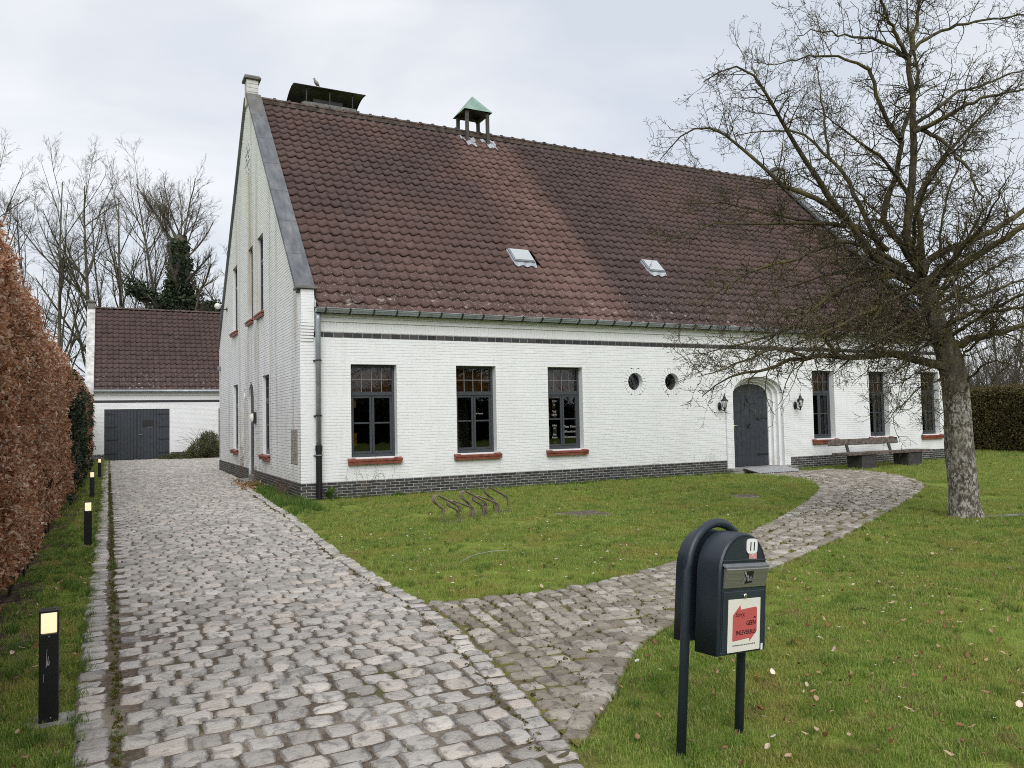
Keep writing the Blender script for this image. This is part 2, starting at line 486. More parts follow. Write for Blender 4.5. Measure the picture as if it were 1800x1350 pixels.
def mk_leafy(name, stops, rough=0.6, trans=0.25, patch=None, pscale=0.7, spec=0.25):
    n = NT(name, rough, spec)
    r = n.rnd()
    c = n.ramp(r, stops)
    if patch:
        c = n.mix(n.math('MULTIPLY', n.step(n.noise(pscale, 4), 0.45, 0.68), patch[0]), c, patch[1])
    if name == 'grass_blade':
        c = n.mix(n.math('MULTIPLY', n.step(n.noise(2.3, 4), 0.52, 0.66), 0.6), c, (0.13, 0.24, 0.03))
        c = n.mix(n.math('MULTIPLY', n.step(n.noise(3.4, 5), 0.56, 0.70), 0.6), c, (0.38, 0.29, 0.14))
    c = n.mix(n.math('MULTIPLY', n.noise(60, 2), 0.3), c, (0.03, 0.03, 0.01))
    n.col(c)
    if trans:
        tl = n.new('ShaderNodeBsdfTranslucent'); n.put(tl.inputs['Color'], c)
        ms = n.new('ShaderNodeMixShader'); ms.inputs[0].default_value = trans
        n.ln(n.b.outputs[0], ms.inputs[1]); n.ln(tl.outputs[0], ms.inputs[2]); n.ln(ms.outputs[0], n.out.inputs['Surface'])
    return n.m
MAT['grass'] = mk_leafy('grass_blade', [(0.0, (0.155, 0.255, 0.034)), (0.35, (0.25, 0.375, 0.060)), (0.7, (0.37, 0.475, 0.105)), (0.9, (0.52, 0.50, 0.17)), (1.0, (0.62, 0.52, 0.29))], 0.55, 0.42, (0.6, (0.46, 0.40, 0.11)), 1.2)
MAT['grass_lush'] = mk_leafy('grass_lush', [(0.0, (0.06, 0.14, 0.02)), (0.5, (0.11, 0.21, 0.035)), (1.0, (0.22, 0.30, 0.07))], 0.55, 0.4)
MAT['beech'] = mk_leafy('beech_dry_leaf', [(0.0, (0.21, 0.078, 0.040)), (0.25, (0.42, 0.178, 0.090)), (0.55, (0.57, 0.29, 0.165)), (0.8, (0.72, 0.46, 0.31)), (1.0, (0.86, 0.70, 0.57))], 0.42, 0.34, (0.25, (0.27, 0.115, 0.066)), 0.9, 0.45)
MAT['ivy'] = mk_leafy('ivy_leaf', [(0.0, (0.014, 0.026, 0.012)), (0.5, (0.030, 0.050, 0.024)), (1.0, (0.080, 0.105, 0.06))], 0.5, 0.1)
MAT['hornbeam'] = mk_leafy('right_hedge_leaf', [(0.0, (0.065, 0.062, 0.02)), (0.5, (0.12, 0.112, 0.035)), (0.8, (0.17, 0.125, 0.06)), (1.0, (0.24, 0.15, 0.09))], 0.6, 0.15, (0.5, (0.055, 0.05, 0.02)), 0.8)
MAT['shrub'] = mk_leafy('shrub_leaf', [(0.0, (0.05, 0.065, 0.025)), (0.6, (0.10, 0.115, 0.045)), (1.0, (0.20, 0.17, 0.09))], 0.6, 0.2)
MAT['conifer'] = mk_leafy('dark_evergreen', [(0.0, (0.01, 0.018, 0.008)), (1.0, (0.035, 0.05, 0.02))], 0.7, 0.0)
MAT['litter'] = mk_leafy('fallen_leaf', [(0.0, (0.16, 0.065, 0.03)), (0.3, (0.33, 0.16, 0.08)), (0.6, (0.48, 0.31, 0.18)), (0.85, (0.58, 0.44, 0.30)), (1.0, (0.68, 0.57, 0.43))], 0.6, 0.15)
MAT['daisy'] = simple('daisy_petal', (0.80, 0.80, 0.76), 0.6, 0.2)
MAT['twigbrown'] = simple('hedge_twig', (0.055, 0.038, 0.026), 0.9, 0.1, var=0.4)
MAT['weed'] = mk_leafy('weed_leaf', [(0.0, (0.05, 0.11, 0.025)), (1.0, (0.12, 0.20, 0.05))], 0.5, 0.25)
MAT['dry'] = simple('dry_stalk', (0.17, 0.12, 0.08), 0.9, 0.1, var=0.4)

def mk_bark(name, trunk):
    n = NT(name, 0.9, 0.12)
    b = n.noise(14, 6, 0.65, vec=n.scl(n.pos, (1, 1, 0.45)))
    c = n.ramp(b, [(0.3, (0.040, 0.035, 0.028)), (0.55, (0.115, 0.100, 0.080)), (0.75, (0.20, 0.178, 0.142))] if trunk else [(0.3, (0.028, 0.024, 0.018)), (0.55, (0.074, 0.064, 0.045)), (0.75, (0.13, 0.113, 0.080))])
    if trunk:
        P = n.sep()
        sp1 = n.noise(30, 5, 0.62, vec=n.scl(n.pos, (1, 1, 0.5)), dist=0.4)
        fl = n.math('MULTIPLY', n.step(sp1, 0.46, 0.56), n.step(n.noise(5, 4), 0.28, 0.5))
        lowt = n.math('SUBTRACT', 1.0, n.step(P[2], 1.7, 2.2))
        c = n.mix(n.math('MULTIPLY', n.math('MULTIPLY', fl, lowt), 0.72), c, n.ramp(n.noise(9, 3), [(0.35, (0.30, 0.28, 0.235)), (0.7, (0.62, 0.60, 0.55))]))
        big = n.math('MULTIPLY', n.step(n.noise(3.2, 5, vec=n.scl(n.pos, (1.6, 1.6, 0.8))), 0.58, 0.70), lowt)
        c = n.mix(n.math('MULTIPLY', big, 0.5), c, (0.46, 0.45, 0.42))
        up = n.step(P[2], 1.8, 2.4)
        c = n.mix(n.math('MULTIPLY', n.math('MULTIPLY', n.step(n.noise(4, 4), 0.42, 0.65), up), 0.7), c, (0.115, 0.105, 0.035))
    else:
        c = n.mix(n.math('MULTIPLY', n.step(n.noise(3.5, 4), 0.42, 0.66), 0.65), c, (0.125, 0.108, 0.032))
        c = n.mix(n.math('MULTIPLY', n.step(n.noise(16, 3), 0.62, 0.78), 0.4), c, (0.24, 0.22, 0.13))
    n.col(c); n.bump(n.math('ADD', b, n.math('MULTIPLY', n.noise(60, 4), 0.5)), 0.9, 0.02); return n.m
MAT['bark'] = mk_bark('apple_trunk_bark', True)
MAT['limb'] = mk_bark('apple_limb_bark', False)
MAT['twig'] = simple('apple_twig', (0.058, 0.047, 0.028), 0.85, 0.15, var=0.5, scale=5)
MAT['bud'] = simple('apple_bud', (0.20, 0.17, 0.11), 0.8, 0.2, var=0.3)
MAT['bgbark'] = simple('far_bark', (0.125, 0.112, 0.088), 0.95, 0.05, var=0.45, scale=1.5)

MAT['frame'] = simple('anthracite_paint', (0.052, 0.058, 0.066), 0.38, 0.45, var=0.1)
MAT['leadbar'] = simple('grey_glazing_bar', (0.17, 0.18, 0.19), 0.5, 0.4, var=0.1)
MAT['door'] = simple('door_paint', (0.040, 0.046, 0.055), 0.42, 0.4, var=0.14, scale=7)
MAT['iron'] = simple('black_iron', (0.012, 0.012, 0.013), 0.45, 0.5, var=0.2)
MAT['sill'] = simple('red_sill_tile', (0.225, 0.066, 0.042), 0.45, 0.4, var=0.25, scale=8, bump=0.2)
MAT['zinc'] = simple('zinc', (0.36, 0.39, 0.42), 0.42, 0.5, 0.55, var=0.14, scale=5)
MAT['cast'] = simple('cast_iron_black', (0.008, 0.008, 0.009), 0.5, 0.4, var=0.2)
def mk_blue():
    n = NT('bluestone', 0.65, 0.3)
    c = n.ramp(n.noise(2.2, 5, vec=n.scl(n.pos, (3, 1, 1))), [(0.3, (0.085, 0.09, 0.098)), (0.6, (0.15, 0.155, 0.165)), (0.8, (0.23, 0.235, 0.24))])
    P = n.sep()
    k = n.math('MULTIPLY', n.step(P[2], 9.6, 11.0), n.step(n.noise(4, 4), 0.4, 0.6))
    c = n.mix(n.math('MULTIPLY', k, 0.75), c, (0.15, 0.12, 0.06))
    n.col(c); n.bump(n.noise(30, 4), 0.3, 0.005); return n.m
MAT['blue'] = mk_blue()
MAT['bluecap'] = simple('grey_capstone', (0.17, 0.165, 0.155), 0.8, 0.2, var=0.3, scale=9)
MAT['ridge'] = simple('ridge_tile_weathered', (0.105, 0.078, 0.066), 0.75, 0.2, var=0.45, scale=6, bump=0.4)
def mk_copper():
    n = NT('green_copper', 0.55, 0.4)
    c = n.ramp(n.noise(3.5, 5), [(0.3, (0.14, 0.23, 0.185)), (0.55, (0.21, 0.33, 0.27)), (0.8, (0.30, 0.43, 0.365))])
    c = n.mix(n.step(n.noise(2.4, 4, dist=1.0), 0.60, 0.68), c, (0.16, 0.19, 0.18))
    n.col(c); return n.m
MAT['copper'] = mk_copper()
MAT['copperdark'] = simple('dark_copper_post', (0.055, 0.052, 0.045), 0.5, 0.4, var=0.3)
MAT['hood'] = simple('dark_metal_hood', (0.018, 0.018, 0.019), 0.5, 0.4, var=0.3)
MAT['lead'] = simple('lead_flashing', (0.40, 0.42, 0.45), 0.45, 0.5, 0.2, var=0.15, scale=9)
MAT['aged_white'] = simple('weathered_white', (0.55, 0.55, 0.53), 0.8, 0.2, var=0.25, scale=4)

def mk_glass(name, refl):
    n = NT(name); t = n.t
    tr = n.new('ShaderNodeBsdfTransparent'); tr.inputs[0].default_value = (0.55, 0.56, 0.55, 1)
    gl = n.new('ShaderNodeBsdfGlossy'); gl.inputs['Roughness'].default_value = 0.015; gl.inputs['Color'].default_value = (0.9, 0.92, 0.95, 1)
    lw = n.new('ShaderNodeFresnel'); lw.inputs['IOR'].default_value = refl
    ms = n.new('ShaderNodeMixShader')
    n.ln(lw.outputs[0], ms.inputs[0]); n.ln(tr.outputs[0], ms.inputs[1]); n.ln(gl.outputs[0], ms.inputs[2]); n.ln(ms.outputs[0], n.out.inputs['Surface'])
    bp = n.new('ShaderNodeBump'); bp.inputs['Strength'].default_value = 0.05; bp.inputs['Distance'].default_value = 0.02
    n.ln(n.noise(2.0, 2), bp.inputs['Height']); n.ln(bp.outputs[0], gl.inputs['Normal'])
    return n.m
MAT['glass'] = mk_glass('window_glass', 1.72)
def mk_clear():
    n = mk_glass('lantern_glass', 1.35); n.node_tree.nodes['Transparent BSDF'].inputs[0].default_value = (0.9, 0.9, 0.9, 1); return n
MAT['clear'] = mk_clear()
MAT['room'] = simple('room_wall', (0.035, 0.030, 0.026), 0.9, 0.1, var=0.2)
MAT['roomwood'] = simple('room_wood', (0.34, 0.155, 0.042), 0.7, 0.2, var=0.3, scale=3)
MAT['ochre'] = simple('ochre_card', (0.55, 0.27, 0.04), 0.8, 0.1)
MAT['curtain'] = simple('pale_curtain', (0.36, 0.37, 0.36), 0.9, 0.1, var=0.1)
MAT['panelgrey'] = simple('pale_panel', (0.42, 0.41, 0.36), 0.9, 0.1, var=0.1)
MAT['panelyellow'] = simple('straw_panel', (0.36, 0.31, 0.13), 0.9, 0.1, var=0.1)
MAT['letters'] = simple('white_lettering', (0.28, 0.28, 0.28), 0.6, 0.2, var=0.02)
MAT['globe'] = simple('milky_globe', (0.75, 0.73, 0.64), 0.25, 0.5, var=0.03)
MAT['plaque'] = simple('engraved_stone', (0.36, 0.33, 0.29), 0.85, 0.2, var=0.25, scale=8, bump=0.3)
MAT['stonestep'] = simple('step_stone', (0.27, 0.26, 0.245), 0.75, 0.2, var=0.2, scale=9, bump=0.3)
MAT['alu'] = simple('aluminium', (0.70, 0.71, 0.72), 0.45, 0.5, 0.4, var=0.1)
MAT['boxblue'] = simple('mailbox_steel', (0.021, 0.030, 0.041), 0.40, 0.45, var=0.08, scale=4)
def mk_steel():
    n = NT('brushed_steel', 0.42, 0.5, 0.75)
    n.col(n.ramp(n.noise(8, 3, vec=n.scl(n.obj(), (0.3, 1, 30))), [(0.3, (0.27, 0.265, 0.255)), (0.7, (0.40, 0.395, 0.38))])); return n.m
MAT['steel'] = mk_steel()
MAT['chrome'] = simple('chrome', (0.6, 0.6, 0.6), 0.15, 0.5, 1.0, var=0.02)
MAT['paper'] = simple('paper', (0.72, 0.70, 0.62), 0.7, 0.2, var=0.03, scale=6)
MAT['red'] = simple('red_print', (0.50, 0.10, 0.095), 0.7, 0.2, var=0.04)
MAT['pink'] = simple('faded_sticker', (0.62, 0.30, 0.29), 0.7, 0.2, var=0.2, scale=60)
MAT['ink'] = simple('black_print', (0.012, 0.012, 0.014), 0.7, 0.2, var=0.02)
MAT['plate'] = simple('white_enamel', (0.80, 0.80, 0.79), 0.3, 0.4, var=0.02)
MAT['boll'] = simple('black_powder_coat', (0.010, 0.010, 0.012), 0.4, 0.45, var=0.15)
MAT['scratch'] = simple('bare_scratch', (0.35, 0.35, 0.34), 0.6, 0.3, var=0.1)
MAT['concrete'] = simple('concrete', (0.30, 0.285, 0.26), 0.9, 0.15, var=0.25, scale=18, bump=0.4)
MAT['rack'] = simple('rusty_galvanised', (0.24, 0.185, 0.16), 0.55, 0.4, 0.35, var=0.45, scale=11)
MAT['oldwood'] = simple('weathered_oak', (0.135, 0.110, 0.097), 0.85, 0.15, var=0.45, scale=9, bump=0.6)
MAT['benchleg'] = simple('dark_bench_leg', (0.065, 0.062, 0.060), 0.85, 0.15, var=0.25, bump=0.3)
MAT['cover'] = simple('rusty_cover', (0.135, 0.108, 0.088), 0.8, 0.25, var=0.35, scale=10, bump=0.4)
MAT['bird'] = simple('dove_grey', (0.23, 0.205, 0.19), 0.8, 0.15, var=0.12, scale=20)
MAT['birddark'] = simple('dove_dark', (0.06, 0.055, 0.055), 0.8, 0.15)
def mk_lamp():
    n = NT('warm_diffuser', 0.4)
    c = n.ramp(n.noise(6, 2, vec=n.obj()), [(0.35, (1.0, 0.70, 0.36)), (0.65, (1.0, 0.80, 0.50))])
    n.col((0.9, 0.75, 0.5)); n.put(n.b.inputs['Emission Color'], c); n.b.inputs['Emission Strength'].default_value = 0.5
    return n.m
MAT['lamp'] = mk_lamp()
# ------------------------------------------------------------------ ground sheets
lawn = MB().quad((-400, -400, -0.003), (400, -400, -0.003), (400, 500, -0.003), (-400, 500, -0.003)).build('lawn', MAT['lawn'])
tag(lawn, kind='structure')

# drive: left edge x=-3.44, right edge follows this line
DR_Y = np.array([-20.0, -13.2, -12.7, -11.7, -10.6, -9.7, -9.0, -6.8, -2.7, 3.0, 6.0, 9.0, 13.3, 14.0, 24.9])
DR_X = np.array([-1.9, -1.56, -1.45, -1.27, -1.10, -1.03, -1.05, -0.98, -0.68, -0.42, -0.22, -0.05, -0.02, 3.2, 3.4])
def drive_right(y): return np.interp(y, DR_Y, DR_X)
PATH_L = [(-1.16, -9.74), (-.8, -9.86), (-0.27, -9.92), (0.39, -9.92), (1.09, -9.75), (2.15, -9.33), (3.8, -8.46), (5.2, -7.64), (6.71, -6.69), (8.77, -5.27), (10.24, -4.04), (11.10, -2.94), (11.55, -1.9), (11.45, -0.62)]
PATH_R = [(-1.48, -12.98), (-1.15, -12.68), (-0.81, -12.37), (-0.3, -11.80), (0.51, -11.33), (2.3, -10.36), (3.54, -9.82), (5.36, -8.93), (7.0, -8.1), (8.33, -7.40), (11.92, -5.46), (13.54, -3.82), (14.65, -1.9), (14.35, -0.62)]
PATH_POLY = PATH_L + PATH_R[::-1]
mb = MB()
ys = np.unique(np.concatenate([DR_Y, np.linspace(-20, 24.9, 60)]))
for a, b in zip(ys[:-1], ys[1:]):
    mb.quad((-3.64, a, 0.019), (drive_right(a) - 0.02, a, 0.019), (drive_right(b) - 0.02, b, 0.019), (-3.64, b, 0.019))
driveway = tag(mb.build('driveway', MAT['bed']), kind='structure')
mb = MB()
for (a, b), (c, d) in zip(zip(PATH_L[:-1], PATH_L[1:]), zip(PATH_R[:-1], PATH_R[1:])):
    mb.quad((*a, 0.0145), (*c, 0.0145), (*d, 0.0145), (*b, 0.0145))
garden_path = tag(mb.build('garden_path', MAT['bed_path']), kind='structure')
bed = MB()
for i in range(24):
    y0 = -16 + i * 1.7; 
    bed.quad((-5.6, y0, 0.002), (-4.02 + 0.06 * math.sin(i * 2.1), y0, 0.002), (-4.02 + 0.06 * math.sin((i + 1) * 2.1), y0 + 1.7, 0.002), (-5.6, y0 + 1.7, 0.002))
tag(bed.build('hedge_soil_bed', simple('leafy_soil', (0.115, 0.085, 0.06), 0.95, 0.05, var=0.5, scale=14, bump=0.6)), kind='structure')

# ------------------------------------------------------------------ the house
HL, HD = 20.55, 13.2               # length of the front, depth of the gable
SL = 1.022; TH = math.atan(SL)     # roof slope
def zroof(y): return 4.0 + (y + 0.1) * SL
house = thing('farmhouse', 'long white painted brick farmhouse with steep brown pantile roof', 'house')

WX = [(1.05, 2.06), (3.46, 4.45), (5.83, 6.80), (14.64, 15.53), (17.03, 17.91), (19.45, 20.33)]
WZ0, WZ1 = 0.84, 2.82
ROUND = [(8.38, 2.475, 0.225), (9.54, 2.475, 0.225)]
XC = 12.48
def arch_half(z, a, zs, rise):
    """half width of the portal profile at height z"""
    if z <= zs: return a
    t = (z - zs) / rise
    return 0.0 if t >= 1 else a * (1 - t ** 2.3) ** (1 / 2.3)
def arch_pts(a, zs, rise, z0, n=18):
    p = [(XC - a, z0)]
    for i in range(n + 1):
        t = math.pi * (1 - i / n); c, s = math.cos(t), math.sin(t)
        p.append((XC + a * math.copysign(abs(c) ** (2 / 2.3), c), zs + rise * abs(s) ** (2 / 2.3)))
    p.append((XC + a, z0)); return p
PLATE = (1.16, 2.10, 0.72)

CH = 0.0612
def course_cut(u0, u1, blocks):
    segs = [(u0, u1)]
    for b0, b1 in blocks:
        out = []
        for s0, s1 in segs:
            if b1 <= s0 or b0 >= s1: out.append((s0, s1)); continue
            if b0 > s0: out.append((s0, b0))
            if b1 < s1: out.append((b1, s1))
        segs = out
    return segs

def lay_bricks(zlo, zhi, limits, blocker, bl=0.2095, ch=CH, joint=0.010, seed=1, head=None):
    head = joint if head is None else head
    """returns bricks (u0,u1,z0,z1) and backing strips"""
    R = random.Random(seed); bricks = []; strips = []
    n = int(round((zhi - zlo) / ch)); ch = (zhi - zlo) / n
    for k in range(n):
        z0 = zlo + k * ch; z1 = z0 + ch; zm = (z0 + z1) / 2
        lo, hi = limits(zm)
        if hi - lo < 0.05: continue
        for s0, s1 in course_cut(lo, hi, blocker(zm)):
            strips.append((s0, s1, z0, z1))
            off = (k % 2) * bl * 0.5 - bl * 3
            i0 = math.floor((s0 - off) / bl); u = off + i0 * bl
            while u < s1:
                a = max(u, s0); b = min(u + bl, s1)
                if b - a > 0.035:
                    ja = head / 2 if a > s0 + 1e-6 else 0.0; jb = head / 2 if b < s1 - 1e-6 else 0.0
                    w = R.uniform(-0.0012, 0.0012)
                    bricks.append((a + ja, b - jb, z0 + joint / 2 + w, z1 - joint / 2 + w))
                u += bl
    return bricks, strips

BRICK_T = np.array([(0, 0, 0), (1, 0, 0), (1, 0, 1), (0, 0, 1), (0, 1, 0), (1, 1, 0), (1, 1, 1), (0, 1, 1)], float)   # y=0 face, y=1 root
BRICK_F = [np.array([(0, 1, 2, 3), (4, 5, 1, 0), (5, 6, 2, 1), (6, 7, 3, 2), (7, 4, 0, 3)])]
def brick_arrays(bricks, proud, side, jitter, seed, bu=0.0035):
    """side 'front' (u=x, faces -y) or 'gable' (u=y, faces -x)"""
    R = np.random.default_rng(seed)
    B = np.array(bricks); n = len(B)
    V = np.empty((n, 8, 3))
    pr = proud + R.uniform(-jitter, jitter, n)
    bv = 0.0035
    for i, (a, d, c) in enumerate(BRICK_T):
        ins = bv if d == 0 else 0.0
        iu = bu if d == 0 else 0.0
        u = np.where(a > 0, B[:, 1] - iu, B[:, 0] + iu); z = np.where(c > 0, B[:, 3] - ins, B[:, 2] + ins)
        dep = -pr if d == 0 else np.full(n, 0.012)
        if side == 'front': V[:, i] = np.stack([u, dep, z], 1)
        else: V[:, i] = np.stack([dep, u, z], 1)
    F = BRICK_F[0] if side == 'front' else BRICK_F[0][:, ::-1]
    return V, F

def emit_bricks(name, V, F, mat, parent, n_parts, off=(0, 0, 0), seed=3):
    """the n_parts bricks nearest the camera become parts, the rest one stuff part"""
    V = V + np.array(off); R = np.random.default_rng(seed)
    d = np.linalg.norm(V.mean(1) - CAM, axis=1)
    order = np.argsort(d); near = order[:n_parts]; rest = order[n_parts:]
    for i in near:
        c = V[i].mean(0)
        me = np_mesh(name, V[i] - c, [F], mat)
        link(name, me, parent, c)
    if len(rest):
        k = len(rest); m = V.shape[1]
        FF = (F[None] + (np.arange(k) * m)[:, None, None]).reshape(-1, F.shape[1])
        me = np_mesh(name + 's', V[rest].reshape(-1, 3), [FF], mat, attr=np.repeat(R.random(k), m))
        tag(link(name + 's', me, parent), kind='stuff')

def strips_mesh(name, strips, side, depth, mat, parent):
    mb = MB()
    for a, b, z0, z1 in strips:
        if side == 'front': mb.quad((a, depth, z0), (b, depth, z0), (b, depth, z1), (a, depth, z1))
        else: mb.quad((depth, b, z0), (depth, a, z0), (depth, a, z1), (depth, b, z1))
    return mb.build(name, mat, parent)

# --- front wall
def front_block(z):
    B = []
    for a, b in WX:
        if WZ0 < z < WZ1: B.append((a, b))
    for x, zc, r in ROUND:
        rr = r + 0.115
        if abs(z - zc) < rr: h = math.sqrt(rr * rr - (z - zc) ** 2); B.append((x - h, x + h))
    h = arch_half(z, *PLATE)
    if h > 0: B.append((XC - h, XC + h))
    return B
bricks, strips = lay_bricks(0.36, 3.37, lambda z: (0.0, HL), front_block, seed=5, head=0.0016)
front_wall = strips_mesh('front_wall', strips, 'front', 0.0035, MAT['joint'], house)
V, F = brick_arrays(bricks, 0.0, 'front', 0.0010, 2, 0.0006)
emit_bricks('wall_brick', V, F, MAT['white'], front_wall, 150)
# corner pier keeps the same face; band, soldier course and cornice above
mb = MB().quad((0.27, 0.004, 3.37), (HL, 0.004, 3.37), (HL, 0.004, 3.49), (0.27, 0.004, 3.49)); 
band = mb.build('dark_brick_band', MAT['mortar'], house)
bb = [(0.275 + i * 0.2095, 0.275 + i * 0.2095 + 0.1995, 3.382, 3.478) for i in range(96)]
V, F = brick_arrays(bb, 0.004, 'front', 0.0015, 4)
emit_bricks('band_brick', V, F, MAT['dbrick'], band, 96)
mb = MB().quad((0.27, 0.0045, 3.49), (HL, 0.0045, 3.49), (HL, 0.0045, 3.70), (0.27, 0.0045, 3.70))
sold = mb.build('soldier_course', MAT['joint'], house)
bb = [(0.275 + i * 0.0705, 0.275 + i * 0.0705 + 0.0635, 3.495, 3.695) for i in range(287)]
V, F = brick_arrays(bb, 0.0, 'front', 0.0025, 6)
emit_bricks('soldier_brick', V, F, MAT['white'], sold, 287)
MB().cbox(0.27, HL, -0.03, 0.1, 3.70, 3.79, 0.006).cbox(0.27, HL, -0.06, 0.1, 3.792, 3.90, 0.008).build('cornice', MAT['white'], house)

# --- plinth: front and gable
pl_f, st = lay_bricks(-0.005, 0.36, lambda z: (-0.012, HL), lambda z: [(XC - 1.16, XC + 1.16)], seed=8)
plinth = strips_mesh('plinth', st, 'front', -0.008, MAT['mortar'], house)
V1, F1 = brick_arrays(pl_f, 0.013, 'front', 0.0016, 9)
emit_bricks('plinth_brick', V1, F1, MAT['dbrick'], plinth, 230)
pl_g, st = lay_bricks(-0.005, 0.36, lambda z: (-0.012, HD), lambda z: [(5.80, 6.72)] if z > 0.2 else [], seed=8)
plg = strips_mesh('gable_plinth', st, 'gable', -0.008, MAT['mortar'], house)
V2, F2 = brick_arrays(pl_g, 0.013, 'gable', 0.0016, 10)
emit_bricks('plinth_brick', V2, F2, MAT['dbrick'], plg, 70)

# --- gable wall
GW = [(3.50, 4.45, WZ0, WZ1), (8.74, 9.72, WZ0, WZ1), (4.25, 5.12, 4.47, 6.50), (5.86, 6.62, 4.47, 6.50), (8.74, 9.73, 4.47, 6.50)]
NICHE = (7.35, 2.50, 0.13)
def gdoor_half(z):
    if z < 2.26: return 0.46
    t = (z - 2.26) / 0.47
    return 0.46 * math.sqrt(max(0, 1 - t * t))
def gable_block(z):
    B = [(a, b) for a, b, z0, z1 in GW if z0 < z < z1]
    if z < 2.73: h = gdoor_half(z); B.append((6.26 - h, 6.26 + h))
    y, zc, r = NICHE
    if abs(z - zc) < r + 0.07: h = math.sqrt((r + 0.07) ** 2 - (z - zc) ** 2); B.append((y - h, y + h))
    if 0.73 < z < 1.48: B.append((0.30, 1.00))
    return B
def gable_limits(z):
    if z < 4.25: return (0.0, HD)
    y = (z - 0.13 - 4.0) / SL - 0.1
    return (max(0.0, y), min(HD, HD - y))
gb, gst = lay_bricks(0.36, 10.95, gable_limits, gable_block, seed=12, head=0.003)
gable_wall = strips_mesh('gable_wall', gst, 'gable', 0.0045, MAT['joint_dirty'], house)
V, F = brick_arrays(gb, 0.0, 'gable', 0.0013, 13, 0.001)
emit_bricks('wall_brick', V, F, MAT['white_dirty'], gable_wall, 150)
# inside faces and far walls so that the house is a closed body
mb = MB()
mb.prism([(0.0, 0.0), (HD, 0.0), (HD, 4.3), (6.6, 10.95), (0.0, 4.3)], 'x', HL - 0.02, HL + 0.06)
mb.box(0.02, HL, HD - 0.05, HD + 0.03, 0, 4.2)
mb.build('far_wall', MAT['white'], house)

# --- front left corner pier with corbelled top
mb = MB()
for k in range(6):
    z0 = 3.28 + k * 0.0615; mb.cbox(0.0, 0.27, -0.02 - 0.018 * k, 0.012, z0, z0 + 0.054, 0.003)
for k in range(12):
    z0 = 3.28 + 6 * 0.0615 + k * 0.0583; mb.cbox(0.001, 0.27, -0.115, 0.1 + 0.03 * k, z0, z0 + 0.053, 0.003)
mb.build('corbel_pier', MAT['white'], house)
MB().box(0.004, 0.266, -0.111, 0.1, 3.66, 4.34).build('corbel_core', MAT['joint'], house)

